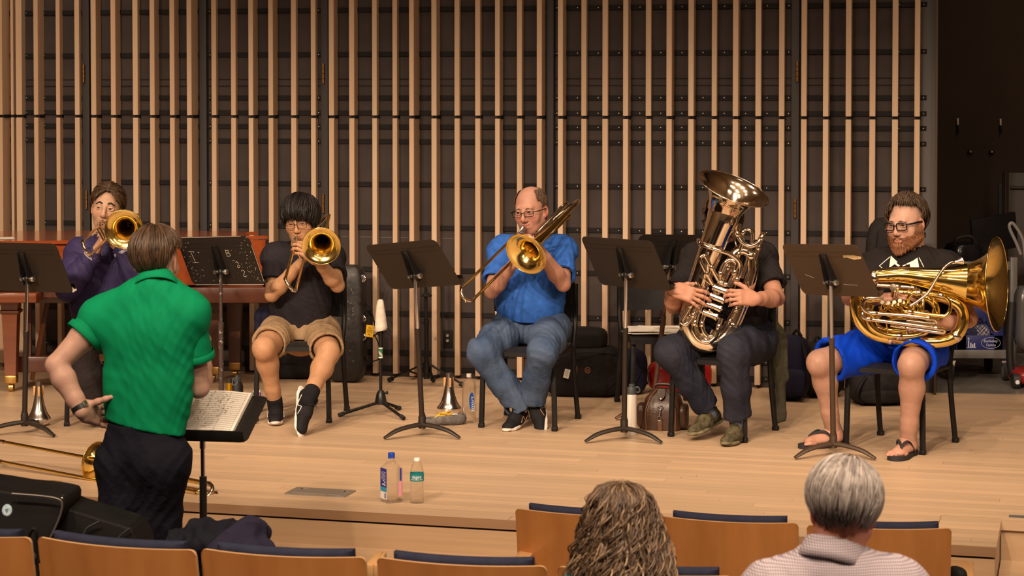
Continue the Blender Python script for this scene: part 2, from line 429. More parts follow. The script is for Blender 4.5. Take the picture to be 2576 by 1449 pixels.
for (hx, hy0, hy1) in ((216, 162, 208), (817, 160, 210), (816, 486, 535), (2006, 153, 206), (2002, 498, 548), (221, 478, 525)):
    r = MB(); za, zb = wz(hx, hy1), wz(hx, hy0); u = wu(hx)
    for k in range(4):
        z0 = za + (zb - za) * k / 4; r.tube([(u, -0.034, z0 + 0.001), (u, -0.034, z0 + (zb - za) / 4 - 0.002)], 0.009, 10)
    r.build('hinge', BRONZE, WALL)
slats = [(-60,-46,-35),(-6,6,27),(27,34,40),(40,55,66),(85,96,113),(141,151,160),(188,200,206),(229,242,256),(279,291,305),(334,347,353),(377,389,402),(427,439,452),(470,482,500),
 (532,544,550),(581,593,599),(625,637,650),(675,687,700),(732,745,751),(782,794,800),(827,840,851),(878,891,901),(936,948,954),(987,999,1005),(1029,1041,1056),
 (1085,1098,1108),(1143,1156,1160),(1195,1208,1213),(1245,1257,1266),(1300,1313,1318),(1350,1363,1373),(1403,1416,1425),(1462,1475,1479),(1515,1529,1532),(1567,1580,1587),
 (1624,1638,1640),(1676,1690,1696),(1731,1745,1750),(1790,1803,1806),(1843,1857,1862),(1900,1914,1917),(1959,1973,1975),(2015,2029,2031),(2070,2084,2088),(2127,2141,2144),
 (2187,2202,2203),(2244,2259,2260),(2300,2314,2318)]
zg0, zg1, zb = wz(1200, 298), wz(1200, 291), wz(1200, 944)
for i, (a, b, c) in enumerate(slats):
    D = 0.06
    if b < 2150:
        Y = WO.y - (a - 1200) / 5200 * WO.y * math.sin(TH_W); D = max(0.045, min(0.16, (c - b) * Y / (2451.0 - c)))
    elif c - b > 2: D = 0.1
    ua, ub = wu(a, D), wu(b, D)
    m = OAK[(i * 7) % 3]
    for (z0, z1) in ((zb, zg0), (zg1, 6.0)):
        r = MB(); r.box(((ua + ub) / 2, -D / 2, (z0 + z1) / 2), (ub - ua, D, z1 - z0), bev=0.0025, seg=1)
        r.build('slat', m, WALL, 30)
    r = MB(); r.box(((ua + ub) / 2 + 0.006, -D / 2 + 0.01, (zg0 + zg1) / 2), (ub - ua - 0.006, D - 0.02, zg1 - zg0 + 0.002)); r.build('slat_spacer', RAIL, WALL, 0)
r = MB()
for a, b in ((858, 877), (903, 935), (956, 986), (1006, 1026), (1110, 1142), (1268, 1290), (1420, 1440)):
    y = 595 + (a - 858) * 0.017; r.bar((wu(a), -0.0008, wz(a, y)), (wu(b), -0.0008, wz(b, y + 0.5)), 0.0012, 0.0016)
r.build('wall_scuff', mat('scuff_pale', (0.22, 0.18, 0.15), 0.8), WALL, 0)
# end jamb of the shell and the dark space behind it
r = MB(); r.box((U1 + 0.006, 0.05, 3.0), (0.014, 0.30, 6.0), bev=0.003); r.build('panel_stile', mat('jamb_dark', (0.07, 0.045, 0.03), 0.6), WALL, 30)
r = MB(); u = wu(2336); r.box(((u + U1) / 2 - 0.03, -0.004, 3.0), (U1 - u + 0.06, 0.008, 6.0)); r.build('panel_stile', mat('stile_pale', (0.075, 0.065, 0.062), 0.5), WALL, 0)
r = MB(); u = wu(1122); r.box((u + 0.012, -0.006, wz(1128, 852)), (0.062, 0.012, 0.112), bev=0.003)
for dz in (0.022, -0.012): r.lathe([(0.013, 0), (0.013, 0.006), (0.009, 0.012), (0.0001, 0.012)], (u + 0.014, -0.012, wz(1128, 852) + dz), (0, -1, 0), 14, m=1)
r.build('socket_plate', [RAIL, STEEL], WALL)
b0 = pz(2345, 990, 0)
mb = MB(); mb.box((1.8, 1.5, 0.0), (3.6, 3.0, 0.006)); o = mb.build('floor_backstage', GREYFL, None, 0); o.location = pz(2338, 988, 0.002); o.rotation_euler = (0, 0, -math.radians(6)); tag(o, kind='structure')
mb = MB(); mb.box((0, 0, 3), (5.0, 0.1, 6)); o = mb.build('wall_backstage', DARKWALL, None, 0); o.location = (4.6, 15.4, 0); o.rotation_euler = (0, 0, -math.radians(8)); tag(o, kind='structure')
mb = MB(); mb.box((0, 0, 3), (0.1, 3.2, 6)); o = mb.build('wall_wing', DARKWALL, None, 0); o.location = (2.75, 14.6, 0); o.rotation_euler = (0, 0, math.radians(-10)); tag(o, kind='structure')
WALLBK = (4.6, 15.34, 0)
for (hx, hy) in ((2432, 307), (2538, 308)):
    p = pY(hx, hy, 15.2); p.y = 15.34 - (p.x - 4.6) * math.tan(math.radians(8)); r = MB(); r.box((0, -0.012, 0), (0.014, 0.012, 0.05), bev=0.002); r.box((0, -0.02, -0.055), (0.012, 0.028, 0.06), bev=0.003, m=1)
    o = r.build('wall_hook', [mat('hook_white', (0.6, 0.55, 0.45), 0.5), BLACKM]); o.location = p; o.location.y -= 0.0
    tag(o, 'small white and black bracket, %s of the pair on the dark backstage wall' % ('left' if hx < 2500 else 'right'), 'wall hook', 'brackets on the backstage wall')
for (hx, hy) in ((2463, 384), (2516, 384)):
    p = pY(hx, hy, 15.2); p.y = 15.34 - (p.x - 4.6) * math.tan(math.radians(8)); r = MB(); r.box((0, -0.012, 0), (0.035, 0.022, 0.022), bev=0.003); r.box((0, -0.026, 0), (0.012, 0.008, 0.014), bev=0.002, m=1)
    o = r.build('wall_clip', [BLACKM, mat('hook_white')]); o.location = p
    tag(o, 'small black clip below the brackets on backstage wall, %s one' % ('left' if hx < 2500 else 'right'), 'wall clip', 'clips on the backstage wall')
# ---------------------------------------------------------------- chairs on the stage
SEATPAD = mat('black_seat', (0.016, 0.015, 0.016), 0.42, var=0.2, vscale=9, spec=0.28)
def make_chair(label):
    root = thing('orchestra_chair', (0, 0, 0), label, 'chair', 'black orchestra chairs on the stage')
    n = 9                                       # seat: padded, dished, front edge rolled; faces -y
    V = []; Fc = []
    for zz in (0, 1):
        for i in range(n):
            for j in range(n):
                x = -0.225 + 0.45 * i / (n - 1); y = -0.22 + 0.44 * j / (n - 1)
                e = min(1, 8 * min(i, n - 1 - i, j, n - 1 - j) / (n - 1) + 0.25)
                z = 0.447 - 0.018 * math.cos(x * 6) * (1 if j > 2 else 0.3) + 0.012 * e if zz else 0.42
                if j == 0: z -= 0.012
                V.append((x * (1 - 0.10 * (j / (n - 1))), y, z))
    for i in range(n - 1):
        for j in range(n - 1):
            a = i * n + j; q = n * n
            Fc.append([a + q, a + n + q, a + n + 1 + q, a + 1 + q]); Fc.append([a, a + 1, a + n + 1, a + n])
    for i in range(n - 1):
        q = n * n
        for a, b in ((i * n, (i + 1) * n), ((i + 1) * n + n - 1, i * n + n - 1), (i + 1, i), ((n - 1) * n + i, (n - 1) * n + i + 1)): Fc.append([a, b, b + q, a + q])
    mb = MB(); mb.add(V, Fc); mb.build('seat', SEATPAD, root, 40)
    mb = MB(); V = []; Fc = []; nx, nz = 11, 7
    for k in range(2):
        for i in range(nx):
            for j in range(nz):
                t = -1 + 2 * i / (nx - 1); z = 0.56 + 0.27 * j / (nz - 1)
                cr = 1 - 0.16 * (j / (nz - 1)) ** 3 * abs(t) ** 3
                x = 0.215 * t * cr; y = 0.245 + 0.15 * (z - 0.56) + 0.035 * (1 - t * t) - (0 if k else 0.022)
                V.append((x, y, z - (0.02 * abs(t) ** 4 if j == nz - 1 else 0)))
    q = nx * nz
    for i in range(nx - 1):
        for j in range(nz - 1):
            a = i * nz + j
            Fc.append([a, a + nz, a + nz + 1, a + 1]); Fc.append([a + q, a + 1 + q, a + nz + 1 + q, a + nz + q])
    for i in range(nx - 1): Fc.append([i * nz, i * nz + q, (i + 1) * nz + q, (i + 1) * nz]); a = i * nz + nz - 1; Fc.append([a, a + nz, a + nz + q, a + q])
    for j in range(nz - 1): Fc.append([j, j + 1, j + 1 + q, j + q]); a = (nx - 1) * nz + j; Fc.append([a, a + q, a + 1 + q, a + 1])
    mb.add(V, Fc); mb.build('backrest', SEATPAD, root, 40)
    for sx in (-1, 1):
        mb = MB(); mb.bar((sx * 0.215, -0.195, 0.0), (sx * 0.205, -0.185, 0.43), 0.026, 0.026, (0, 1, 0), 0.003)
        mb.box((sx * 0.215, -0.195, 0.012), (0.031, 0.031, 0.024), bev=0.003); mb.build('leg', BLACKM, root)
        mb = MB(); P = [(sx * 0.215, 0.27, 0.0), (sx * 0.21, 0.215, 0.25), (sx * 0.205, 0.205, 0.42), (sx * 0.208, 0.225, 0.52), (sx * 0.205, 0.25, 0.62), (sx * 0.2, 0.268, 0.78)]
        mb.tube(P, 0.0155, 8, n=4); mb.box((sx * 0.215, 0.27, 0.012), (0.033, 0.033, 0.024), bev=0.003); mb.build('leg', BLACKM, root)
    mb = MB()
    for y in (-0.185, 0.205): mb.bar((-0.2, y, 0.418), (0.2, y, 0.418), 0.022, 0.022, bev=0.002)
    for sx in (-1, 1): mb.bar((sx * 0.205, -0.185, 0.418), (sx * 0.205, 0.205, 0.418), 0.022, 0.022, bev=0.002)
    mb.build('seat_frame', BLACKM, root)
    return root
CH = {}
def chair(key, px, py, corner, yaw, label):
    """the chair whose leg (sx, sy) stands at the pixel; yaw in degrees, 0 faces the hall, + turns to the picture's left"""
    o = make_chair(label) if not CH else copy_tree(next(iter(CH.values())))
    o['label'] = label
    a = -math.radians(yaw); p = pz(px, py, 0)
    lx = corner[0] * 0.215; ly = -0.195 if corner[1] < 0 else 0.27
    o.location = (p.x - (lx * math.cos(a) - ly * math.sin(a)), p.y - (lx * math.sin(a) + ly * math.cos(a)), 0)
    o.rotation_euler = (0, 0, a); CH[key] = o; return o
chair('navy', 168, 1072, (-1, -1), -6, 'black chair under the navy-jacket trombone player, beside the piano')
chair('polo', 828, 1064, (1, -1), 8, 'black chair under the trombone player in khaki shorts')
chair('blue', 1211, 1075, (-1, -1), 18, 'black chair under the bald trombone player in the blue shirt')
chair('silver', 1688, 1098, (-1, -1), 28, 'black chair under the silver tuba player, with an olive jacket on its back')
chair('gold', 2128, 1125, (-1, -1), 33, 'black chair under the bearded tuba player in blue shorts')
chair('spare', 1590, 1040, (-1, -1), -8, 'empty black chair with printed music on its seat, behind the right-hand stands')

# ---------------------------------------------------------------- music stands
CHROME = mat('chrome_tube', (0.75, 0.76, 0.8), 0.16, 1.0)
NUT = mat('stand_nut', (0.7, 0.67, 0.62), 0.35, 1.0)
def stand_paint(name, col, worn=0.0):
    if name in _M: return _M[name]
    m = bpy.data.materials.new(name); m.use_nodes = True; nt = m.node_tree; N = nt.nodes; L = nt.links; b = N['Principled BSDF']
    tc = N.new('ShaderNodeTexCoord'); nz = N.new('ShaderNodeTexNoise'); nz.inputs['Scale'].default_value = 42; nz.inputs['Detail'].default_value = 8; nz.inputs['Roughness'].default_value = 0.75
    L.new(tc.outputs['Object'], nz.inputs['Vector'])
    rp = N.new('ShaderNodeValToRGB'); e = rp.color_ramp.elements; e[0].position = 0.70 - 0.05 * worn; e[1].position = 0.74 - 0.05 * worn
    e[0].color = (*col, 1); e[1].color = ((0.42, 0.38, 0.34, 1) if worn else (*[x * 1.15 for x in col], 1))
    L.new(nz.outputs['Fac'], rp.inputs['Fac']); L.new(rp.outputs['Color'], b.inputs['Base Color']); b.inputs['Roughness'].default_value = 0.45; b.inputs['Specular IOR Level'].default_value = 0.35
    n2 = N.new('ShaderNodeTexNoise'); n2.inputs['Scale'].default_value = 700; bp = N.new('ShaderNodeBump'); bp.inputs['Strength'].default_value = 0.12; bp.inputs['Distance'].default_value = 0.002
    L.new(tc.outputs['Object'], n2.inputs['Vector']); L.new(n2.outputs['Fac'], bp.inputs['Height']); L.new(bp.outputs[0], b.inputs['Normal'])
    _M[name] = m; return m
SCRATCH = mat('scratch_pale', (0.55, 0.47, 0.40), 0.6)
def music_stand(label, foot, tl, bl, br, paint, pivot_up=0.10, dY=0.0, tube_mat=None, leg0=200, chrome_from=0.30, scr=None, W=0.508, Hh=0.318, flip=1, lowmat=None, tabm=None):
    base = pz(*foot, 0) if len(foot) == 2 else pz(*foot)
    z0 = base.z
    root = thing('music_stand', base, label, 'music stand', 'music stands on the stage')
    # desk frame from three corners of its back as seen
    Y = base.y + dY
    C = pY((tl[0] + br[0]) / 2, (tl[1] + br[1]) / 2, Y)
    BL = pY(*bl, Y + 0.13 * flip); BR = solve(BL, br[0], br[1], W, -1 * flip); r = (BR - BL).normalized()
    TLp = solve(BL, tl[0], tl[1], Hh, -1); u = (TLp - BL); u = (u - r * u.dot(r)).normalized(); n = r.cross(u)      # n: away from the reader, towards us
    if n.y > 0: n = -n
    c = BL + r * (W / 2) + u * (Hh / 2)
    b = np.array(base)
    def w(x, y, z=0.0): return np.array(c + r * x + u * y + n * z)
    mb = MB(); mb.plate(rrect(W, Hh, 0.035), w(0, 0), np.array(r), np.array(u), 0.0022)
    th0 = w(-W / 2 + 0.01, -Hh / 2 + 0.001); 
    mb.box(w(0, -Hh / 2 + 0.002, -0.028), (W - 0.03, 0.0022, 0.056), np.stack([r, u, n], 1))           # shelf that holds the music
    mb.box(w(0, -Hh / 2 + 0.012, -0.057), (W - 0.05, 0.022, 0.0022), np.stack([r, u, n], 1))
    mb.box(w(0, Hh / 2 - 0.072, 0.0016), (W - 0.06, 0.003, 0.0022), np.stack([r, u, n], 1))           # pressed ribs
    mb.box(w(0, Hh / 2 - 0.045, 0.0016), (W - 0.05, 0.003, 0.0022), np.stack([r, u, n], 1))
    desk = mb.build('desk', paint, root, 30, True)
    mb = MB(); mb.plate([(W / 2 - 0.01, -Hh / 2), (W / 2 + 0.022, -Hh / 2 + 0.016), (W / 2 + 0.024, -Hh / 2 + 0.026), (W / 2 + 0.006, -Hh / 2 + 0.022), (W / 2 - 0.012, -Hh / 2 + 0.05)], w(0, 0, -0.004), np.array(r), np.array(u), 0.002); mb.build('page_holder', tabm or paint, root, 0, True)
    mb = MB()                                                                                             # channel down the middle of the back
    for sx in (-0.021, 0.021): mb.plate([(-0.008, 0.10), (0.008, 0.10), (0.045, -0.02), (0.05, -0.085), (0.0, -0.085)], w(sx, 0.0, 0.002), np.array(n), np.array(u), 0.0025)
    mb.plate([(-0.021, 0.1), (0.021, 0.1), (0.021, -0.085), (-0.021, -0.085)], w(0, 0, 0.003), np.array(r), np.array(u), 0.003)
    mb.build('bracket', mat('bracket_black', (0.010, 0.009, 0.009), 0.35), root, 30, True)
    piv = w(0, -0.055, 0.030)
    mb = MB(); mb.tube([w(-0.035, -0.055, 0.030), w(0.035, -0.055, 0.030)], 0.011, 10); mb.lathe([(0.0001, 0.012), (0.014, 0.010), (0.016, 0.0), (0.016, -0.004)], w(0.036, -0.055, 0.03), np.array(r), 14, capb=True)
    mb.lathe([(0.0001, 0.012), (0.010, 0.010), (0.012, 0.0)], w(-0.036, -0.055, 0.03), -np.array(r), 12); mb.build('tilt_bolt', NUT, root, 40, True)
    ptop = np.array((b[0], b[1], piv[2])); top = piv
    sh = np.array((piv[0], piv[1], 0)); sh[2] = z0
    hub = np.array((b[0], b[1], z0 + 0.085)); d = (top - hub); Lp = np.linalg.norm(d)
    zj = hub + d * (1 - chrome_from / Lp) if Lp > chrome_from else hub
    mb = MB(); mb.tube([hub - np.array((0, 0, 0.02)), zj], 0.0145, 14); mb.tube([zj - d / Lp * 0.02, zj + d / Lp * 0.01], 0.0158, 14); mb.lathe([(0.02, -0.01), (0.021, 0.05), (0.0146, 0.075)], hub - np.array((0, 0, 0.03)), (0, 0, 1), 14)
    mb.build('lower_tube', lowmat or paint, root, 40, True)
    mb = MB(); mb.tube([zj, top - d / Lp * 0.012], 0.0098, 12); mb.build('inner_tube', tube_mat or CHROME, root, 40, True)
    mb = MB(); mb.ball(top, (0.017, 0.017, 0.02), 10); mb.build('tilt_head', mat('bracket_black'), root, 40, True)
    for k in range(3):
        a = math.radians(leg0 + 120 * k); e = np.array((math.cos(a), math.sin(a), 0)); q = np.array((b[0], b[1], z0))
        P = [q + e * 0.0 + np.array((0, 0, 0.066)), q + e * 0.07 + np.array((0, 0, 0.062)), q + e * 0.16 + np.array((0, 0, 0.045)), q + e * 0.235 + np.array((0, 0, 0.012))]
        mb = MB(); mb.tube(P, [0.022, 0.021, 0.019, 0.012], 8, n=4, flat=0.6); V = mb.v[0]; V[:, 2] = np.maximum(V[:, 2], z0 + 0.001); mb.build('leg', lowmat or paint, root, 40, True)
    if scr:
        mb = MB()
        for (x0, y0, x1, y1, wd_) in scr: mb.bar(w(x0, y0, 0.0014), w(x1, y1, 0.0014), wd_, 0.0006, np.array(n))
        mb.build('scratches', SCRATCH, desk, 0, True)
    root['_f'] = 0; del root['_f']
    return root, w
P_BLACK = stand_paint('stand_paint_black', (0.013, 0.0115, 0.0105)); P_BROWN = stand_paint('stand_paint_umber', (0.05, 0.03, 0.018)); P_DARKBROWN = stand_paint('stand_paint_brownblack', (0.019, 0.013, 0.0095))
P_WORN = stand_paint('stand_paint_worn', (0.017, 0.013, 0.011), 1.0); P_WORNTUBE = stand_paint('stand_tube_worn', (0.05, 0.035, 0.03), 2.2)
music_stand('dark music stand at the far left, before the navy-jacket player', (62, 1092), (-38, 610), (-2, 731), (186, 737), P_DARKBROWN, leg0=205, dY=0.0, tabm=mat('holder_pale', (0.6, 0.55, 0.5), 0.5))
random.seed(3)
scr = []
for k in range(70):
    e = random.choice((0, 1)); x = random.choice((-1, 1)) * (0.24 - abs(random.gauss(0, 0.05))); y = random.uniform(-0.14, 0.15); l = random.uniform(0.002, 0.012); a = random.uniform(0, 6.3)
    scr.append((x, y, x + l * math.cos(a), y + l * math.sin(a), random.uniform(0.0008, 0.0022)))
scr += [(-0.235, -0.157, 0.245, -0.157, 0.003), (0.252, -0.14, 0.252, 0.10, 0.002), (-0.23, 0.157, 0.2, 0.157, 0.002)]
def letter(strokes, x, y, s): return [(x + a * s, y + b * s, x + c * s, y + d * s, 0.0022) for a, b, c, d in strokes]
Bs = [(0, 0, 0, 1), (0, 1, .5, .95), (.5, .95, .55, .7), (.55, .7, .1, .52), (.1, .52, .6, .4), (.6, .4, .55, .05), (.55, .05, 0, 0)]
Ds = [(0, 0, .5, 0)]; Twos = [(0, .8, .25, 1), (.25, 1, .5, .75), (.5, .75, .1, .1), (.1, .1, .3, 0), (.3, 0, .6, .15)]
scr += letter(Bs, 0.06, 0.03, 0.04) + letter(Ds, 0.085, 0.0, 0.03) + letter(Twos, 0.10, -0.045, 0.04) + letter(Twos, 0.12, -0.105, 0.045)
scr += letter([(0, 0, .6, 0), (.3, 0, .2, 1), (0, 1, .5, 1)], -0.2, -0.01, 0.075)
music_stand('worn black music stand with pale scratches and a scratched B, right of the conductor', (557, 1060), (450, 597), (486, 717), (668, 716), P_WORN, scr=scr, tube_mat=P_WORNTUBE, lowmat=P_WORNTUBE, leg0=215, dY=0.0)
music_stand('plain dark music stand left of the bald player, before the tall black mic-type stand', (1062, 1098), (929, 617), (985, 728), (1163, 716), P_DARKBROWN, leg0=212, dY=0.0)
music_stand('black music stand left of the silver tuba player, steel bottle at its foot', (1570, 1108), (1478, 597), (1511, 716), (1691, 732), P_DARKBROWN, leg0=205, dY=0.0)
_, W5 = music_stand('bronze-brown music stand with a torn sticker, before the bearded tuba player', (2096, 1148), (1973, 614), (2022, 741), (2215, 748), P_BROWN, leg0=206, dY=0.0, tube_mat=mat('grey_tube', (0.42, 0.38, 0.35), 0.4, 0.8), scr=[(0.05, -0.085, 0.14, -0.088, 0.0012), (-0.18, -0.03, -0.13, -0.05, 0.0012), (-0.05, 0.03, -0.03, 0.0, 0.001), (-0.04, 0.025, -0.015, 0.03, 0.001)])
mb = MB(); mb.plate([(0.13, 0.093), (0.2, 0.094), (0.245, 0.088), (0.24, 0.075), (0.19, 0.07), (0.15, 0.083), (0.128, 0.08)], W5(0, 0, 0.0018), np.array(W5(1, 0)) - np.array(W5(0, 0)), np.array(W5(0, 1)) - np.array(W5(0, 0)), 0.0008)
par = [o for o in bpy.data.objects if o.name.startswith('music_stand')][-1]
mb.build('sticker_remnant', mat('sticker_cream', (0.62, 0.45, 0.22), 0.7), par, 0, True)
_, W6 = music_stand('black music stand behind, turned to the hall, left of the silver tuba player', (1643, 1052), (1568, 597), (1575, 697), (1757, 697), P_BLACK, leg0=200, lowmat=mat('rust_tube', (0.085, 0.04, 0.025), 0.5, 0.3, var=0.4, vscale=30), tube_mat=mat('rust_tube'), Hh=0.28, flip=-1)
# ---------------------------------------------------------------- implicit surfaces for bodies and cloth
class SDF:
    def __init__(s): s.it = []; s.clip = []; s.disp = None
    def _add(s, op, fn, c, R, k): s.it.append((op, fn, np.array(c, float), float(R), k)); return s
    def cone(s, a, b, ra, rb, k=0.02, n=None, fl=1.0, op='u'):
        a = np.array(a, float); b = np.array(b, float); ba = b - a; L2 = max(1e-9, ba.dot(ba))
        nn = None if n is None else nrm(n)
        def fn(P):
            q = P - a; h = np.clip(q @ ba / L2, 0, 1); q = q - h[:, None] * ba
            if nn is not None: q = q + ((1 / fl - 1) * (q @ nn))[:, None] * nn
            d = np.sqrt((q * q).sum(1)) - (ra + (rb - ra) * h)
            return d if nn is None else d * (0.5 + 0.5 * min(fl, 1 / fl))
        return s._add(op, fn, (a + b) / 2, math.sqrt(L2) / 2 + max(ra, rb) * max(1, fl), k)
    def ell(s, c, r, R=None, k=0.02, op='u'):
        c = np.array(c, float); r = np.array(r, float); R = np.eye(3) if R is None else np.array(R, float)
        def fn(P):
            p = (P - c) @ R; k0 = np.sqrt(((p / r) ** 2).sum(1)); k1 = np.sqrt(((p / (r * r)) ** 2).sum(1)) + 1e-9
            return k0 * (k0 - 1) / k1
        return s._add(op, fn, c, max(r), k)
    def box(s, c, h, R=None, rr=0.005, k=0.0, op='u'):
        c = np.array(c, float); h = np.array(h, float) - rr; R = np.eye(3) if R is None else np.array(R, float)
        def fn(P):
            q = np.abs((P - c) @ R) - h
            return np.sqrt((np.maximum(q, 0) ** 2).sum(1)) + np.minimum(q.max(1), 0) - rr
        return s._add(op, fn, c, np.linalg.norm(h) + rr, k)
    def chain(s, P, r, k=0.01, n=None, fl=1.0, op='u'):
        for i in range(len(P) - 1):
            ra = r if np.isscalar(r) else r[i]; rb = r if np.isscalar(r) else r[i + 1]
            s.cone(P[i], P[i + 1], ra, rb, k if i == 0 or op != 'u' else max(k, 0.004), n, fl, op)
        return s
    def plane(s, p, n): s.clip.append((np.array(p, float), nrm(n))); return s     # keeps the side the normal points away from
    def mesh(s, h, pad=0.03):
        lo = np.min([c - R for op, f, c, R, k in s.it if op == 'u'], 0) - pad; hi = np.max([c + R for op, f, c, R, k in s.it if op == 'u'], 0) + pad
        B = 8; nb = np.ceil((hi - lo) / (h * B)).astype(int); n = nb * B + 1
        bx = np.stack(np.meshgrid(*[np.arange(q) for q in nb], indexing='ij'), -1).reshape(-1, 3)
        bc = lo + (bx + 0.5) * B * h; half = B * h * 0.8661
        def evalpts(P, owner_c, rad):
            D = np.full(P.shape[:-1], 0.5); m = P.shape[1] if P.ndim == 3 else 1
            for op, f, c, R, k in s.it:
                near = np.nonzero(((owner_c - c) ** 2).sum(1) < (R * 1.15 + rad + k + 0.03) ** 2)[0]
                if len(near) == 0: continue
                Q = P[near]; sh = Q.shape[:-1]; d = f(Q.reshape(-1, 3)).reshape(sh); a = D[near]
                if op == 'u':
                    if k > 0: hh = np.clip(0.5 + 0.5 * (a - d) / k, 0, 1); r = a + (d - a) * hh - k * hh * (1 - hh)
                    else: r = np.minimum(a, d)
                elif op == 's':
                    if k > 0: hh = np.clip(0.5 - 0.5 * (a + d) / k, 0, 1); r = a + (-d - a) * hh + k * hh * (1 - hh)
                    else: r = np.maximum(a, -d)
                D[near] = r
            if s.disp is not None:
                flat = P.reshape(-1, 3); D = D - s.disp(flat).reshape(D.shape)
            for p, nn in s.clip: D = np.maximum(D, (P - p) @ nn)
            return D
        Dc = evalpts(bc[:, None, :], bc, 0.0)[:, 0]
        keep = np.nonzero(np.abs(Dc) < half * 1.9 + 0.012)[0]
        G = np.full(n, 1.0, np.float32)
        off = np.stack(np.meshgrid(*[np.arange(B + 1)] * 3, indexing='ij'), -1).reshape(-1, 3)
        ins = np.nonzero((Dc < 0) & (np.abs(Dc) >= half * 1.9 + 0.012))[0]
        for i in ins:
            x, y, z = bx[i] * B; G[x:x + B + 1, y:y + B + 1, z:z + B + 1] = -1
        for c0 in range(0, len(keep), 400):
            ids = keep[c0:c0 + 400]; I = bx[ids][:, None, :] * B + off[None]; P = lo + I * h
            D = evalpts(P, bc[ids], half)
            G[I[..., 0], I[..., 1], I[..., 2]] = D
        # surface nets
        S = G < 0
        cs = [S[i:S.shape[0] - 1 + i, j:S.shape[1] - 1 + j, k:S.shape[2] - 1 + k] for i in (0, 1) for j in (0, 1) for k in (0, 1)]
        cnt = sum(q.astype(np.int8) for q in cs); act = np.argwhere((cnt > 0) & (cnt < 8))
        idx = np.full(cnt.shape, -1, np.int32); idx[act[:, 0], act[:, 1], act[:, 2]] = np.arange(len(act))
        cor = [(i, j, k) for i in (0, 1) for j in (0, 1) for k in (0, 1)]
        val = {c: G[act[:, 0] + c[0], act[:, 1] + c[1], act[:, 2] + c[2]].astype(np.float64) for c in cor}
        acc = np.zeros((len(act), 3)); num = np.zeros(len(act))
        for c in cor:
            for ax in range(3):
                if c[ax] == 0:
                    d = list(c); d[ax] = 1; d = tuple(d); va, vb = val[c], val[d]; cr = (va < 0) != (vb < 0)
                    t = np.where(cr, va / np.where(cr, va - vb, 1), 0); p = np.zeros((len(act), 3)); p[:] = c; p[:, ax] = t
                    acc += p * cr[:, None]; num += cr
        V = lo + (act + acc / num[:, None]) * h
        Fs = []
        for ax in range(3):
            a1, a2 = (ax + 1) % 3, (ax + 2) % 3
            sl0 = [slice(None)] * 3; sl1 = [slice(None)] * 3; sl0[ax] = slice(0, -1); sl1[ax] = slice(1, None)
            A = S[tuple(sl0)]; Bq = S[tuple(sl1)]
            e = np.argwhere(A != Bq)
            ok = (e[:, a1] > 0) & (e[:, a2] > 0) & (e[:, a1] < S.shape[a1] - 1) & (e[:, a2] < S.shape[a2] - 1); e = e[ok]
            inside = A[e[:, 0], e[:, 1], e[:, 2]]
            q = []
            for (da, db) in ((0, 0), (-1, 0), (-1, -1), (0, -1)):
                t = e.copy(); t[:, a1] += da; t[:, a2] += db; q.append(idx[t[:, 0], t[:, 1], t[:, 2]])
            q = np.stack(q, 1); q[~inside] = q[~inside][:, ::-1]; q = q[(q >= 0).all(1)]; Fs.append(q)
        return V, np.concatenate(Fs)
def relax(V, Fc, it=1, lam=0.5):
    n = len(V)
    for _ in range(it):
        acc = np.zeros_like(V); num = np.zeros(n)
        for a, b in ((0, 1), (1, 2), (2, 3), (3, 0)):
            for x, y in ((a, b), (b, a)):
                np.add.at(acc, Fc[:, x], V[Fc[:, y]]); num += np.bincount(Fc[:, x], minlength=n)
        V = V + lam * (acc / np.maximum(num, 1)[:, None] - V)
    return V
def join(parts):
    Vs = []; Fs = []; n = 0
    for V, Fc in parts: Vs.append(V); Fs.append(Fc + n); n += len(V)
    return np.concatenate(Vs), np.concatenate(Fs)
def folds(dirs, amp=0.004, freq=40.0, seed=0, warp=3.0):
    """cloth folds: broad swells, and patches of creases running across the given directions"""
    rs = np.random.RandomState(seed); W = [(rs.normal(size=3) * 6, rs.uniform(0, 6)) for _ in range(4)]; X = [(rs.normal(size=3) * 13, rs.uniform(0, 6)) for _ in range(4)]
    D = [nrm(d) for d in dirs]; freq = freq * 1.35
    def fn(P):
        w = sum(np.sin(P @ a + p) for a, p in W) * warp / 4; x = sum(np.sin(P @ a + p) for a, p in X)
        r = 0
        for i, d in enumerate(D):
            s_ = P @ d; r = r + 0.35 * np.sin(s_ * freq * (1 + 0.37 * i) + w * (1.3 + i) + i)
            m = np.clip(0.35 + 0.45 * np.sin(P @ W[i][0] * 1.6 + W[i][1] + 2.1 * i) + 0.25 * np.sin(P @ X[i][0] + i), 0, 1)
            r = r + 0.95 * m * (0.55 - np.abs(np.sin(s_ * freq * (1.55 + 0.4 * i) + w * (2.0 + i) + 0.5 * x + 2 * i)) ** 0.8)
        return amp * 1.5 * r / len(D)
    return fn

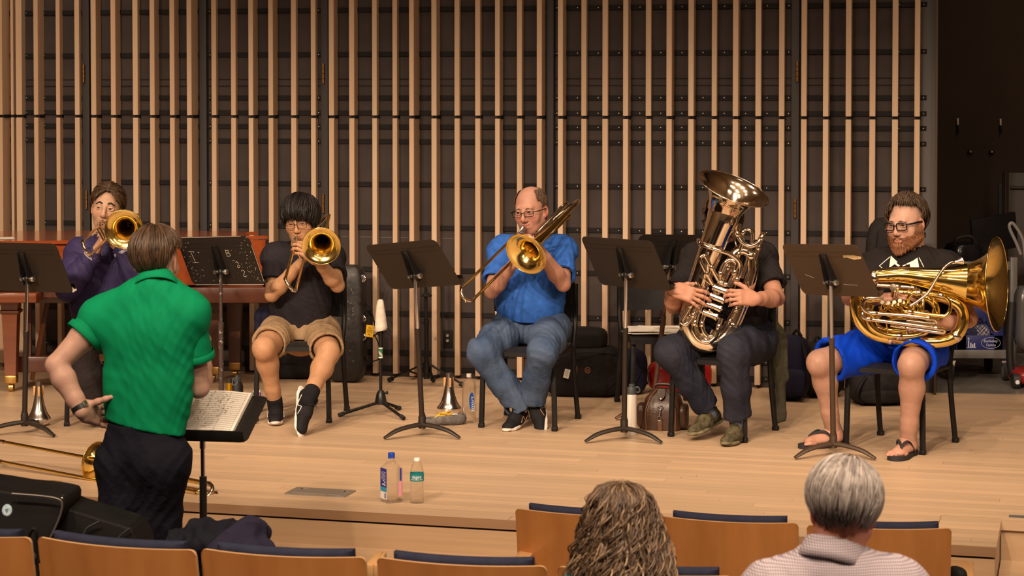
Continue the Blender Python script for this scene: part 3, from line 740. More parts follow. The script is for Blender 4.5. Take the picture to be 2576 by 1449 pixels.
def hand(sd, W, d, n, side, sc=1.0, curl=(0.5, 0.7, 0.5), spread=0.12, thumb=(0.6, 0.75, 0.35), tcurl=0.3, fing=None):
    """palm from the wrist along d, palm facing n, thumb on the side*(d x n) side; five separate fingers"""
    W = np.array(W, float); d = nrm(d); n = np.array(n, float); n = nrm(n - d * np.dot(n, d)); l = nrm(np.cross(d, n)) * side
    R = np.stack([l, d, n], 1)
    sd.cone(W, W + d * 0.03 * sc, 0.026 * sc, 0.027 * sc, 0.02, n, 0.72)
    sd.box(W + d * 0.055 * sc, (0.040 * sc, 0.046 * sc, 0.0135 * sc), R, 0.013 * sc, 0.022)
    sd.ell(W + d * 0.04 * sc + l * 0.026 * sc + n * 0.008 * sc, (0.017 * sc, 0.03 * sc, 0.015 * sc), R, 0.015)
    base = [0.031, 0.0105, -0.0105, -0.030]; fw = [0.094, 0.099, 0.095, 0.085]
    segs = [(0.043, 0.026, 0.023), (0.048, 0.030, 0.024), (0.044, 0.028, 0.024), (0.034, 0.021, 0.020)]; rad = [0.0092, 0.0094, 0.0090, 0.0080]
    for i in range(4):
        c = curl if fing is None else fing[i]; p = W + d * fw[i] * sc + l * base[i] * sc; a = 0.0; dd = nrm(d + l * spread * (1.5 - i) * 0.7); P = [p - d * 0.02 * sc, p]
        for j in range(3):
            a += c[j]; v = dd * math.cos(a) + n * math.sin(a); P.append(P[-1] + v * segs[i][j] * sc)
        r = rad[i] * sc
        sd.chain(P, [r, r * 1.05, r * 0.98, r * 0.9, r * 0.78], 0.007)
    p = W + d * 0.028 * sc + l * 0.028 * sc + n * 0.006 * sc; v = nrm(d * thumb[0] + l * thumb[1] + n * thumb[2]); P = [p]
    for j, L in enumerate((0.042, 0.032, 0.026)):
        P.append(P[-1] + v * L * sc); v = nrm(v + (n * 0.6 - l * 0.7) * tcurl)
    sd.chain(P, [0.0145 * sc, 0.0115 * sc, 0.0105 * sc, 0.0085 * sc], 0.010)

def lens_mat():
    if 'lens_glass' in _M: return _M['lens_glass']
    m = bpy.data.materials.new('lens_glass'); m.use_nodes = True; nt = m.node_tree; N = nt.nodes; L = nt.links
    t = N.new('ShaderNodeBsdfTransparent'); g = N.new('ShaderNodeBsdfGlossy'); g.inputs['Roughness'].default_value = 0.02; mx = N.new('ShaderNodeMixShader'); mx.inputs['Fac'].default_value = 0.06
    L.new(t.outputs[0], mx.inputs[1]); L.new(g.outputs[0], mx.inputs[2]); L.new(mx.outputs[0], N['Material Output'].inputs['Surface']); _M['lens_glass'] = m; return m
class Head:
    """local frame: x to the wearer's left, y forward, z up, origin between the ears at eye level"""
    def __init__(s, pos, yaw, pitch=0.0, roll=0.0, sc=1.0, back=False):
        s.p = np.array(pos, float); s.sc = sc
        a = math.radians(yaw)                               # 0 faces the hall, + turns to the picture's left
        f = np.array((-math.sin(a), -math.cos(a), 0.0)); x = np.array((math.cos(a), -math.sin(a), 0.0))
        z = np.array((0, 0, 1.0)); t = math.radians(pitch); f2 = f * math.cos(t) - z * math.sin(t); z2 = z * math.cos(t) + f * math.sin(t)
        r = math.radians(roll); x2 = x * math.cos(r) + z2 * math.sin(r); z3 = z2 * math.cos(r) - x * math.sin(r)
        s.R = np.stack([x2, f2, z3], 1)
    def w(s, q): return s.p + (np.asarray(q, float) * s.sc) @ s.R.T
    def l(s, P): return ((np.asarray(P) - s.p) @ s.R) / s.sc
    def skin(s, fat=0.0, nose=1.0, jaw=1.0, ears=True, asian=False, cheek=0.0):
        d = SDF(); S = s.sc; R = s.R
        E = lambda c, r, k, op='u', Rr=None: d.ell(s.w(c), np.array(r) * S, R if Rr is None else Rr, k * S, op)
        Cn = lambda a, b, ra, rb, k, op='u': d.cone(s.w(a), s.w(b), ra * S, rb * S, k * S, None, 1.0, op)
        E((0, -0.014, 0.030), (0.077, 0.097, 0.089), 0.02)
        E((0, 0.032, -0.030), (0.063 + fat, 0.060, 0.085), 0.035)
        E((0, 0.052, -0.092), (0.034 * jaw + fat * 0.8, 0.030, 0.025), 0.03)
        for q in (-1, 1):
            Cn((q * (0.052 + fat), 0.004, -0.058), (q * 0.022, 0.058, -0.096), 0.018 + fat * 0.6, 0.016 + fat * 0.5, 0.03)
            E((q * 0.040, 0.060, -0.030), (0.025 + fat, 0.021 + cheek, 0.027 + fat), 0.02)
        Cn((-0.032, 0.078, 0.020), (0.032, 0.078, 0.020), 0.0125, 0.0125, 0.018)
        for q in (-1, 1): E((q * 0.032, 0.099, 0.0), (0.019, 0.0165, 0.0125), 0.012, 's')
        E((0, 0.098, 0.003), (0.007, 0.006, 0.010), 0.01)
        Cn((0, 0.086, 0.008), (0, 0.107 * (0.6 + 0.4 * nose) + 0.004, -0.032), 0.0065, 0.0105 * nose, 0.012)
        E((0, 0.108, -0.037), (0.0125 * nose, 0.0115, 0.010), 0.008)
        for q in (-1, 1): E((q * 0.0125, 0.099, -0.041), (0.0085, 0.010, 0.0075), 0.007)
        for q in (-1, 1):                                    # lids round the eyes
            P = [s.w((q * (0.032 - 0.0155 * math.cos(t)), 0.0865 + 0.004 * math.sin(t) - 0.006 * (math.cos(t) < -0.5), 0.0085 * math.sin(t) * (0.7 if asian else 1.0))) for t in np.linspace(0.05, PI - 0.05, 6)]
            d.chain(P, 0.0034 * S, 0.003 * S)
            P = [s.w((q * (0.032 - 0.0155 * math.cos(t)), 0.0860 + 0.002 * math.sin(t), -0.0075 * math.sin(t))) for t in np.linspace(0.05, PI - 0.05, 5)]
            d.chain(P, 0.0029 * S, 0.003 * S)
        E((0, 0.080, -0.072), (0.030, 0.016, 0.019), 0.015)
        d.chain([s.w((x, 0.0945 - 6.0 * x * x, -0.0675 + 3.0 * abs(x) * 0.15)) for x in (-0.023, -0.012, 0, 0.012, 0.023)], [0.003 * S, 0.0052 * S, 0.0056 * S, 0.0052 * S, 0.003 * S], 0.005 * S)
        d.chain([s.w((x, 0.0935 - 6.0 * x * x, -0.0785 + 4 * x * x)) for x in (-0.021, -0.011, 0, 0.011, 0.021)], [0.003 * S, 0.0062 * S, 0.0070 * S, 0.0062 * S, 0.003 * S], 0.005 * S)
        d.chain([s.w((x, 0.1005 - 5.0 * x * x, -0.0725 + 1.0 * x * x)) for x in (-0.024, 0, 0.024)], 0.0016 * S, 0.002 * S, op='s')
        if ears:
            for q in (-1, 1):
                Rr = R @ np.array(Matrix.Rotation(q * 0.35, 3, 'Z')); E((q * 0.079, -0.006, -0.012), (0.0085, 0.019, 0.032), 0.006, 'u', Rr)
                E((q * 0.087, -0.003, -0.008), (0.006, 0.010, 0.018), 0.006, 's', Rr)
                E((q * 0.075, 0.006, -0.036), (0.008, 0.009, 0.010), 0.008)
        return d
    def eyes(s, parent, look=(0, 0), iris=(0.05, 0.025, 0.012), lid=0.0):
        ew = mat('eye_white', (0.72, 0.66, 0.60), 0.25); im = mat('iris_%d' % int(iris[0] * 1000), iris, 0.15)
        for q in (-1, 1):
            mb = MB(); c = np.array((q * 0.032, 0.0745, 0.0)); rr = 0.0128
            ax = nrm((look[0], 1.0, look[1]))
            for (r0, m) in ((rr, 0), (0.0062, 1)):
                if m == 0: mb.ball(s.w(c), rr * s.sc, 14, 0)
                else: mb.lathe([(0.0001, rr * s.sc * 1.03), (0.004 * s.sc, rr * s.sc * 0.99), (0.0062 * s.sc, rr * s.sc * 0.9)], s.w(c), s.R @ ax, 12, 1)
            mb.build('eye', [ew, im], parent, 180, True)
    def brows(s, parent, m, th=0.004, dz=0.0, arch=0.004, span=(0.014, 0.05)):
        for q in (-1, 1):
            mb = MB(); P = []
            for t in np.linspace(0, 1, 6):
                x = span[0] + (span[1] - span[0]) * t
                P.append(s.w((q * x, 0.0935 - 8.5 * max(0, x - 0.018) ** 2 - 0.006 * t, 0.0185 + dz + arch * math.sin(PI * min(1, t * 1.25)) - 0.003 * t)))
            mb.tube(P, [th * s.sc * f for f in (0.7, 1, 1.05, 1, 0.8, 0.3)], 8, n=3); mb.build('eyebrow', m, parent, 180, True)
    def glasses(s, parent, m, w=0.05, h=0.03, th=0.0016, full=True, y=0.108, z=-0.003, rc=0.010):
        mb = MB(); lens = []
        for q in (-1, 1):
            poly = [(q * (0.034 + 0) + p[0], p[1] + z) for p in rrect(w, h, rc, 4)]
            P = [s.w((p[0], y - 1.2 * max(0, abs(p[0]) - 0.03) ** 2 * 6, p[1])) for p in poly]
            mb.tube(P, th * s.sc, 6, closed=True)
            xo = q * (0.034 + w / 2)
            mb.tube([s.w((xo, y - 0.006, z + h * 0.3)), s.w((q * 0.078, y - 0.028, z + h * 0.3)), s.w((q * 0.083, 0.0, z + h * 0.22)), s.w((q * 0.080, -0.022, z - 0.004))], th * 1.1 * s.sc, 6, n=4, flat=1.5)
        mb.tube([s.w((-0.034 + w / 2, y, z + 0.004)), s.w((0, y + 0.004, z + 0.007)), s.w((0.034 - w / 2, y, z + 0.004))], th * s.sc, 6, n=4)
        g = mb.build('glasses', m, parent, 60, True)
        lm = lens_mat()
        for q in (-1, 1):
            poly = [(q * 0.034 + p[0], p[1] + z) for p in rrect(w, h, rc, 4)]
            lb = MB(); lb.add([s.w((p[0], y - 1.2 * max(0, abs(p[0]) - 0.03) ** 2 * 6, p[1])) for p in poly], [list(range(len(poly)))]); lb.build('lens', lm, g, 0, True)
        return g
    def tint(s, V, base, lips=(0.78, 0.52, 0.5), blush=(1.0, 0.86, 0.82), stubble=None, scalp=None):
        q = s.l(V); T = np.ones((len(V), 3)) * np.array(base)
        def mixin(w, c): w = np.clip(w, 0, 1)[:, None]; T[:] = T * (1 - w) + T * np.array(c) * w
        front = q[:, 1] > 0.03
        for sx in (-1, 1): mixin(front * np.exp(-(((q[:, 0] - sx * 0.04) / 0.02) ** 2 + ((q[:, 2] + 0.03) / 0.022) ** 2)), blush)
        mixin(front * np.exp(-((q[:, 0] / 0.012) ** 2 + ((q[:, 2] + 0.036) / 0.014) ** 2)), blush)
        mixin(front * (q[:, 1] > 0.07) * np.exp(-((q[:, 0] / 0.021) ** 4 + ((q[:, 2] + 0.073) / 0.011) ** 4)), lips)
        mixin((np.abs(q[:, 0]) > 0.074) * (np.abs(q[:, 2] + 0.01) < 0.04) * (np.abs(q[:, 1]) < 0.03), blush)
        if stubble is not None: mixin(front * np.clip((-0.05 - q[:, 2]) / 0.02, 0, 1) * (np.exp(-((q[:, 0] / 0.021) ** 4 + ((q[:, 2] + 0.073) / 0.011) ** 4)) < 0.5), stubble)
        return T
    def hair(s, parent, m, end, lift=None, n=420, r=0.0045, crown=(0.0, -0.03, 0.11), wav=0.0, seed=1, flow=None, base=True, start=0.03, jit=0.12, part='hair', spiral=0.0, rnd=0.0, m2=None, seg=5, drop=None):
        """locks combed from the crown down the scalp; end(phi) = polar angle at which a lock stops, phi 0 = the face"""
        rs = np.random.RandomState(seed); mb = MB(); c = np.array((0, -0.012, 0.030)); rad = np.array((0.079, 0.099, 0.091))
        ez = nrm(np.array(crown) - c); ey = nrm(np.array((0, 1.0, 0)) - ez * ez[1]); ex = np.cross(ey, ez)
        def pt(phi, th, off):
            v = ez * math.cos(th) + (ey * math.cos(phi) + ex * math.sin(phi)) * math.sin(th)
            p = v * rad; L = np.linalg.norm(p)
            q = c + p * (1 + off / L)
            return q
        for i in range(n):
            phi = 2 * PI * (i + rs.uniform(-0.5, 0.5)) / n * 1.0 if n < 60 else rs.uniform(-PI, PI)
            te = end(phi)
            if te <= start: continue
            t0 = rs.uniform(start, max(start + 0.01, te * 0.75)); t1 = min(te, t0 + rs.uniform(0.45, 1.1)) if rs.rand() < 0.5 else te
            t1 = t1 + rs.normal() * jit * 0.3; k = 7; P = []; ph0 = rs.uniform(0, 6.3); o0 = rs.uniform(0.0, 0.006) + rnd * rs.rand()
            dphi = rs.normal() * jit * 0.6 + spiral * rs.uniform(0.6, 1.2)
            for j in range(k):
                f = j / (k - 1); th = t0 + (t1 - t0) * f; ph = phi + dphi * f + (flow(phi, th) if flow else 0)
                off = o0 + 0.003 + (lift(phi, th) if lift else 0) + wav * math.sin(ph0 + f * 7)
                if f == 0: off -= 0.003
                q = pt(ph + wav * 6 * math.sin(ph0 * 2 + f * 6), th, off)
                if drop is not None and th > drop: q[2] -= 0  # placeholder keeps locks on the scalp
                P.append(s.w(q))
            rr = r * s.sc * rs.uniform(0.7, 1.25)
            mb.tube(P, [rr * x for x in (0.5, 0.9, 1, 1, 0.95, 0.75, 0.2)], seg, n=2, flat=0.55, m=(1 if (m2 is not None and rs.rand() < 0.4) else 0))
        if base:                                             # the mass of hair under the locks
            nt, npn = 16, 40; V = []; Fc = []
            for i in range(nt + 1):
                for j in range(npn):
                    phi = -PI + 2 * PI * j / npn; te = max(0.02, end(phi)); th = te * i / nt
                    o = 0.004 + (lift(phi, th) if lift else 0) - (0.004 if i == nt else 0)
                    V.append(s.w(pt(phi + (flow(phi, th) if flow else 0), th, o)))
            for i in range(nt):
                for j in range(npn): j2 = (j + 1) % npn; Fc.append([i * npn + j, (i + 1) * npn + j, (i + 1) * npn + j2, i * npn + j2])
            mb.add(V, Fc)
        return mb.build(part, [m] + ([m2] if m2 else []), parent, 180, True)

SKIN = lambda name, c: mat('skin_' + name, c, 0.48, var=0.07, vscale=35, bump=0.06, bscale=220, sss=0.12, tint=True, spec=0.32)
def cloth(name, c, rough=0.85, var=0.12, vs=14, bump=0.5, bs=34, sheen=0.0, col2=None): return mat('cloth_' + name, c, rough, var=var, vscale=vs, bump=bump, bscale=bs, sheen=sheen, col2=col2, spec=0.12)

def collar_mesh(parent, m, cen, axis, r0, r1, h, name='collar', fall=0.03, front=None, gap=0.35, R=None, fl=0.85):
    """a turned-down collar: a band round the neck that folds outward"""
    a = nrm(axis); f = np.array(front, float); f = nrm(f - a * np.dot(f, a)); x = np.cross(a, f); cen = np.array(cen, float); mb = MB(); V = []; Fc = []
    k = 36; prof = [(r0, 0.0), (r0 - 0.004, h), (r0 + 0.004, h + 0.004), (r1, h - fall * 0.6), (r1 + 0.006, h - fall)]
    for i in range(k + 1):
        t = gap / 2 + (2 * PI - gap) * i / k
        for (r, z) in prof:
            ext_ = 0.012 * math.exp(-((min(t, 2 * PI - t) - gap / 2) / 0.35) ** 2) if z == prof[-1][1] else 0
            V.append(cen + (f * math.cos(t) * fl + x * math.sin(t)) * r + a * (z - ext_ - 0.022 * (0.5 + 0.5 * math.cos(t))))
    p = len(prof)
    for i in range(k):
        for j in range(p - 1): Fc.append([i * p + j, i * p + j + 1, (i + 1) * p + j + 1, (i + 1) * p + j])
    mb.add(V, Fc); o = mb.build(name, m, parent, 60, True)
    sol = o.modifiers.new('thickness', 'SOLIDIFY'); sol.thickness = 0.003; return o

def shoe(parent, ankle, d, up, m_up, m_sole, L=0.285, lace=None, name='shoe', accent=None, drop=0.075):
    d = nrm(d); up = np.array(up, float); up = nrm(up - d * np.dot(up, d)); x = np.cross(d, up); R = np.stack([x, d, up], 1); A = np.array(ankle, float); k = L / 0.285
    w = lambda a, b, c: A + R @ (np.array((a, b, c)) * k)
    sd = SDF(); z0 = -drop / k
    sd.cone(w(0, -0.035, z0 + 0.045), w(0, 0.06, z0 + 0.045), 0.036 * k, 0.040 * k, 0.02, x, 0.92)
    sd.cone(w(0, 0.06, z0 + 0.038), w(0.004, 0.155, z0 + 0.028), 0.042 * k, 0.034 * k, 0.03, up, 0.75)
    sd.cone(w(0, -0.012, z0 + 0.06), w(0, 0.0, z0 + 0.095), 0.038 * k, 0.040 * k, 0.02)
    sd.cone(w(0, 0.03, z0 + 0.075), w(0, 0.08, z0 + 0.058), 0.026 * k, 0.026 * k, 0.02)
    sd.cone(w(0, -0.005, z0 + 0.085), w(0, 0.0, z0 + 0.14), 0.034 * k, 0.036 * k, 0.004, op='s')
    sd.plane(w(0, 0, z0 + 0.016), -up)
    V, Fc = sd.mesh(0.0045); o = meshobj(name, V, Fc, m_up, parent, 180, True)
    sd = SDF(); n = 14; Pp = []
    for (y, hw) in ((-0.072, 0.026), (-0.04, 0.034), (0.0, 0.034), (0.05, 0.037), (0.10, 0.043), (0.14, 0.042), (0.178, 0.028)): Pp.append((y, hw))
    for i in range(len(Pp) - 1):
        (y0, h0), (y1, h1) = Pp[i], Pp[i + 1]
        sd.cone(w(0, y0, z0 + 0.013), w(0.002, y1, z0 + 0.013 + (0.006 if i == 5 else 0)), h0 * k, h1 * k, 0.004, up, 0.36)
    sd.plane(w(0, 0, z0 + 0.001), -up)
    V, Fc = sd.mesh(0.004); meshobj('sole', V, Fc, m_sole, o, 180, True)
    if lace is not None:
        mb = MB()
        for i in range(5):
            y = 0.035 + 0.018 * i; zt = z0 + 0.098 - 0.011 * i
            mb.tube([w(-0.024, y, zt - 0.011), w(0, y + 0.004, zt + 0.003), w(0.024, y, zt - 0.011)], 0.0026 * k, 6, n=3)
        mb.tube([w(0, 0.036, z0 + 0.103), w(-0.022, 0.045, z0 + 0.112), w(-0.03, 0.035, z0 + 0.095), w(0, 0.036, z0 + 0.103), w(0.025, 0.048, z0 + 0.11), w(0.03, 0.03, z0 + 0.09)], 0.002 * k, 6, n=4)
        mb.build('lace', lace, o, 180, True)
    if accent is not None:
        mb = MB()
        for sx in (-1, 1):
            mb.tube([w(sx * 0.043, -0.02, z0 + 0.06), w(sx * 0.046, 0.03, z0 + 0.035), w(sx * 0.043, 0.05, z0 + 0.06), w(sx * 0.046, 0.085, z0 + 0.035)], 0.0022 * k, 6, n=4)
        mb.build('side_stripe', accent, o, 180, True)
    return o
def sock(parent, a, b, r, m):
    sd = SDF(); sd.cone(a, b, r * 1.05, r, 0); V, Fc = sd.mesh(0.006); return meshobj('sock', V, Fc, m, parent, 180, True)
# ---------------------------------------------------------------- people
V3 = lambda v: np.array(v, float)
def fwd(yaw): a = math.radians(yaw); return V3((-math.sin(a), -math.cos(a), 0))
def lat(yaw): a = math.radians(yaw); return V3((math.cos(a), -math.sin(a), 0))     # towards the picture's right for a person facing us
def mid(a, b, t=0.5): return V3(a) * (1 - t) + V3(b) * t
def arm(sd, sh, el, wr, b=1.0, hint=None):
    sd.chain([sh, mid(sh, el, .4), el], [0.050 * b, 0.048 * b, 0.037 * b], 0.02)
    d = V3(wr) - V3(el)
    sd.chain([el, mid(el, wr, .3), mid(el, wr, .75), wr], [0.037 * b, 0.043 * b, 0.032 * b, 0.0265 * b], 0.015)
def leg(sd, hip, kn, an, b=1.0, calf=None):
    hip = mid(hip, kn, .12); sd.chain([hip, mid(hip, kn, .5), kn], [0.058 * b, 0.072 * b, 0.056 * b], 0.03)
    ax = nrm(V3(an) - V3(kn)); c = V3(calf) if calf is not None else V3((0, 1.0, 0)); c = nrm(c - ax * ax.dot(c))
    sd.cone(kn, mid(kn, an, .3) + c * 0.018 * b, 0.052 * b, 0.053 * b, 0.03); sd.cone(mid(kn, an, .3) + c * 0.018 * b, mid(kn, an, .75) + c * 0.004, 0.053 * b, 0.036 * b, 0.03)
    sd.cone(mid(kn, an, .7), an, 0.038 * b, 0.035 * b, 0.02)
    sd.ell(V3(kn) - c * 0.022 * b, (0.036 * b, 0.036 * b, 0.042 * b), None, 0.03)
def person(label, base, parts, skin, tints):
    V, Fc = join(parts); base = V3(base)
    o = meshobj('person', V - base, Fc, skin, None, 180, False, tint=np.concatenate(tints)); o.location = base
    return tag(o, label, 'person')
def torso_sd(J, f, x, w, fl, chest=True, belly=0.0, k=0.05, q=1.0):
    """w = half widths (hip, waist, chest)"""
    sd = SDF(); P, N = V3(J['pel']), V3(J['neck']); up = nrm(N - P); L = np.linalg.norm(N - P)
    wst = P + up * L * 0.36 + f * belly * 0.4; ch = P + up * L * 0.70
    sd.cone(P, wst, w[0], w[1], 0.02, f, fl); sd.cone(wst, ch, w[1], w[2], k, f, fl)
    if belly: sd.ell(P + up * L * 0.28 + f * (0.05 + belly), (w[1] * 0.85, 0.12, 0.16), np.stack([x, f, up], 1), 0.08)
    nb = N - up * 0.03
    for s in ('L', 'R'):
        sh = V3(J['sh' + s]); sd.cone(nb - up * 0.05 * (1 - q), sh, 0.062 * q, 0.064 * q, 0.05 * q); sd.cone(sh, ch + (sh - ch) * 0.35 - up * 0.05, 0.066 * q, 0.1 * q, 0.07 * q)
    return sd, wst, ch, up
def shirt(parent, name, m, J, f, x, w, fl, sl=(0.75, 0.75), sr=(0.073, 0.066), hem=None, neckr=0.064, belly=0.0, disp=None, h=0.007, long=False, hemn=None, cuffr=0.04, part='shirt'):
    sd, wst, ch, up = torso_sd(J, f, x, w, fl, belly=belly)
    extra = []
    for i, s in enumerate(('L', 'R')):
        sh, el, wr = V3(J['sh' + s]), V3(J['el' + s]), V3(J['wr' + s]); d = nrm(el - sh); a_ = SDF(); a_.disp = disp
        a_.cone(sh + (ch - sh) * 0.12, sh, 0.062, sr[0] * 0.94, 0.02)
        if long: a_.chain([sh, mid(sh, el), el], [sr[0] * 0.94, sr[1], sr[1] * 0.92], 0.05); a_.chain([el, mid(el, wr, .5), mid(el, wr, .93)], [sr[1] * 0.92, sr[1] * 0.85, cuffr], 0.04)
        else:
            e = mid(sh, el, sl[i]); a_.cone(sh, e + d * 0.05, sr[0] * 0.94, sr[1], 0.03); a_.cone(e - d * 0.03, e + d * 0.04, sr[1] - 0.025, sr[1] - 0.019, 0.003, op='s'); a_.plane(e, d)
        sd.cone(sh, sh + d * 0.05, sr[0] * 0.9, sr[0] * 0.8, 0.05); sd.cone(V3(J['neck']) - up * 0.055, sh, 0.07, sr[0] * 0.93, 0.05)
        v_, f_ = a_.mesh(h); extra.append((relax(v_, f_, 1, 0.4), f_))
    N = V3(J['neck']); hd = V3(J['head'])
    sd.cone(N + nrm(hd - N) * (neckr - 0.012), N + nrm(hd - N) * 0.25, neckr, neckr + 0.01, 0.008, op='s')
    if hem is not None: sd.plane(hem, V3(hemn) if hemn is not None else -up)
    if disp: sd.disp = disp
    V, Fc = sd.mesh(h); V, Fc = join([(relax(V, Fc, 1, 0.4), Fc)] + extra)
    return meshobj(part, V, Fc, m, parent, 180, True)
def trousers(parent, m, J, f, x, hipw=0.165, fl=0.75, r=((0.105, 0.092, 0.078), (0.075, 0.066, 0.062)), ends=(1.0, 1.0), short=None, top=None, disp=None, h=0.008, name='trousers', flare=1.0, seat=0.452):
    sd = SDF(); P = V3(J['pel'])
    hl, hr = V3(J['hipL']), V3(J['hipR'])
    sd.cone(P + (0, 0, 0.06), P - (0, 0, 0.01), hipw * 0.95, hipw, 0.03, f, fl)
    extra = []
    for i, s in enumerate(('L', 'R')):
        hp, kn, an = V3(J['hip' + s]), V3(J['kn' + s]), V3(J['an' + s]); a_ = SDF(); a_.disp = disp
        sd.cone(hp, mid(hp, kn, .3), r[0][0], r[0][0] * 0.95, 0.06); a_.cone(mid(P, hp, .6), hp, r[0][0] * .9, r[0][0], 0.02)
        if short is not None:
            e = mid(hp, kn, short[i]); d = nrm(kn - hp); dd = nrm(d + V3((0, 0, -0.12))); rr = r[0][1] * flare
            a_.cone(hp, e + d * 0.08, r[0][0], rr, 0.05); a_.cone(e - d * 0.045, e + d * 0.06, rr - 0.018, rr - 0.012, 0.003, op='s'); a_.plane(e, dd)
        else:
            e = mid(kn, an, ends[i]); d = nrm(an - kn); a_.chain([hp, mid(hp, kn), kn], list(r[0]), 0.05); a_.chain([kn, mid(kn, an), e + d * 0.05], list(r[1]), 0.03)
            a_.cone(e - d * 0.03, e + d * 0.06, r[1][2] - 0.022, r[1][2] - 0.016, 0.003, op='s')
            R = np.stack([nrm(np.cross(d, (0.9, 0.3, 0.1))), nrm(np.cross(d, np.cross(d, (0.9, 0.3, 0.1)))), d], 1); a_.box(e + d * 0.08, (0.12, 0.12, 0.08), R, 0.002, 0.0, op='s')
        v_, f_ = a_.mesh(h); extra.append((relax(v_, f_, 1, 0.4), f_))
    if top is not None: sd.plane(top, (0, 0, 1))
    if seat is not None: sd.plane((0, 0, seat), (0, 0, -1))
    if disp: sd.disp = disp
    V, Fc = sd.mesh(h); V, Fc = join([(relax(V, Fc, 1, 0.4), Fc)] + extra)
    return meshobj(name, V, Fc, m, parent, 180, True)
def neck_sd(H, J, r=0.056, h=0.0032, **kw):
    sd = H.skin(**kw); b = V3(J['neck']); sd.cone(H.w((0, -0.022, -0.05)), b - (0, 0, 0.04), r * H.sc, r * 1.1 * H.sc, 0.03)
    sd.cone(b - (0, 0, 0.02), b - (0, 0, 0.07), 0.052, 0.066, 0.03)
    return sd.mesh(h)
def flat_tint(n, c): return np.ones((n, 3)) * np.array(c)
def hand_spec(sd, W, d, n, thumbdir, **kw):
    s = 1 if np.dot(np.cross(nrm(d), nrm(n)), thumbdir) > 0 else -1
    hand(sd, W, d, n, s, **kw)
def limb_mesh(J, s, hs, b=1.0, h=0.0034):
    sd = SDF(); arm(sd, J['sh' + s], J['el' + s], J['wr' + s], b)
    if hs: hand_spec(sd, J['wr' + s], **hs)
    return sd.mesh(h)
def core_mesh(J, f, x, w, fl, legs=True, b=1.0, calf=None, h=0.007):
    ww = [q - 0.022 for q in w]; sd, _, _, _ = torso_sd(J, f, x, ww, fl * 0.88, q=0.66)
    sd.it = [it for it in sd.it]
    if legs:
        for s in ('L', 'R'): leg(sd, J['hip' + s], J['kn' + s], J['an' + s], b, calf)
    return sd.mesh(h)
def belt_line(parent, m, J, f, z, w, fl, name='belt', th=0.018):
    mb = MB(); c = V3(J['pel']); c = V3((c[0], c[1], z)); x = np.cross(f, (0, 0, 1.0)); P = [c + x * math.cos(t) * w + f * math.sin(t) * w * fl for t in np.linspace(0, 2 * PI, 40)[:-1]]
    mb.tube(P, th, 8, closed=True, flat=1.0); return mb.build(name, m, parent, 180, True)
PEOPLE = {}

# ---- the trombone player in the navy jacket, by the piano
Y = 11.9; f = fwd(-4); x = lat(-4)
J = dict(pel=pY(268, 838, Y + 0.02), neck=pY(276, 606, Y - 0.02), head=pY(270, 521, Y - 0.06), shL=pY(203, 640, Y), shR=pY(342, 640, Y), hipL=pY(228, 845, Y), hipR=pY(308, 845, Y))
J['elL'] = solve(J['shL'], 172, 725, 0.30, -1); J['wrL'] = solve(J['elL'], 240, 634, 0.26, -1)
J['elR'] = solve(J['shR'], 362, 735, 0.30, -1); J['wrR'] = solve(J['elR'], 300, 620, 0.26, -1)
J['knL'] = solve(J['hipL'], 207, 862, 0.42, -1); J['knR'] = solve(J['hipR'], 318, 868, 0.42, -1)
J['anL'] = solve(J['knL'], 228, 1015, 0.40, 1); J['anR'] = solve(J['knR'], 325, 1025, 0.40, 1)
for k in list(J): J[k] = V3(J[k])
SK = SKIN('fair_warm', (0.42, 0.25, 0.165))
H1 = Head(J['head'], -2, 2, -7, 1.07); J1 = J
hv, hf = neck_sd(H1, J, nose=1.12, jaw=0.95)
aL = limb_mesh(J, 'L', dict(d=(0.45, -0.15, 0.85), n=(0.75, 0.3, -0.35), thumbdir=V3((0.2, 0.4, 1)), curl=(0.7, 0.9, 0.6), sc=0.98))
aR = limb_mesh(J, 'R', dict(d=(-0.55, -0.25, 0.75), n=(-0.5, 0.6, -0.2), thumbdir=V3((-0.3, 0, 1)), curl=(0.6, 0.7, 0.5)))
w = (0.185, 0.185, 0.185); core = core_mesh(J, f, x, w, 0.66)
P1 = person('person in a navy zip jacket playing trombone beside the piano', (J['pel'][0], Y, 0), [core, aL, aR, (hv, hf)], SK,
    [flat_tint(len(core[0]), (1, 1, 1)), flat_tint(len(aL[0]), (0.98, 0.92, 0.9)), flat_tint(len(aR[0]), (0.98, 0.92, 0.9)), H1.tint(hv, (1, 1, 1), stubble=(0.84, 0.80, 0.78))])
NAVY = cloth('navy_nylon', (0.031, 0.024, 0.074), 0.55, 0.15, 8, 0.05, 200, 0.0)
j1 = shirt(P1, 'jacket', NAVY, J, f, x, (0.20, 0.205, 0.20), 0.68, sr=(0.088, 0.078), hem=J['pel'] + (0, 0, 0.02), neckr=0.072, disp=folds([(0.3, 0.2, 1), (0.8, 0.1, 0.6)], 0.010, 34, 3), long=True, cuffr=0.046, part='jacket')
STRIPE = cloth('pale_stripe', (0.30, 0.28, 0.36), 0.8)
for s in ('L', 'R'):
    d = nrm(J['wr' + s] - J['el' + s]); mb = MB(); e = mid(J['el' + s], J['wr' + s], 0.9)
    mb.lathe([(0.0475, -0.035), (0.049, -0.03), (0.0485, 0.02), (0.045, 0.024), (0.036, 0.018)], e, d, 24); mb.lathe([(0.0495, -0.014), (0.0505, -0.010), (0.0503, 0.0), (0.0495, 0.004)], e, d, 24, 1)
    mb.build('cuff', [NAVY, STRIPE], j1, 60, True)
collar_mesh(j1, STRIPE, J['neck'] + (0, 0, 0.002), nrm(J['head'] - J['neck']), 0.071, 0.080, 0.018, 'collar', 0.022, f, 0.25)
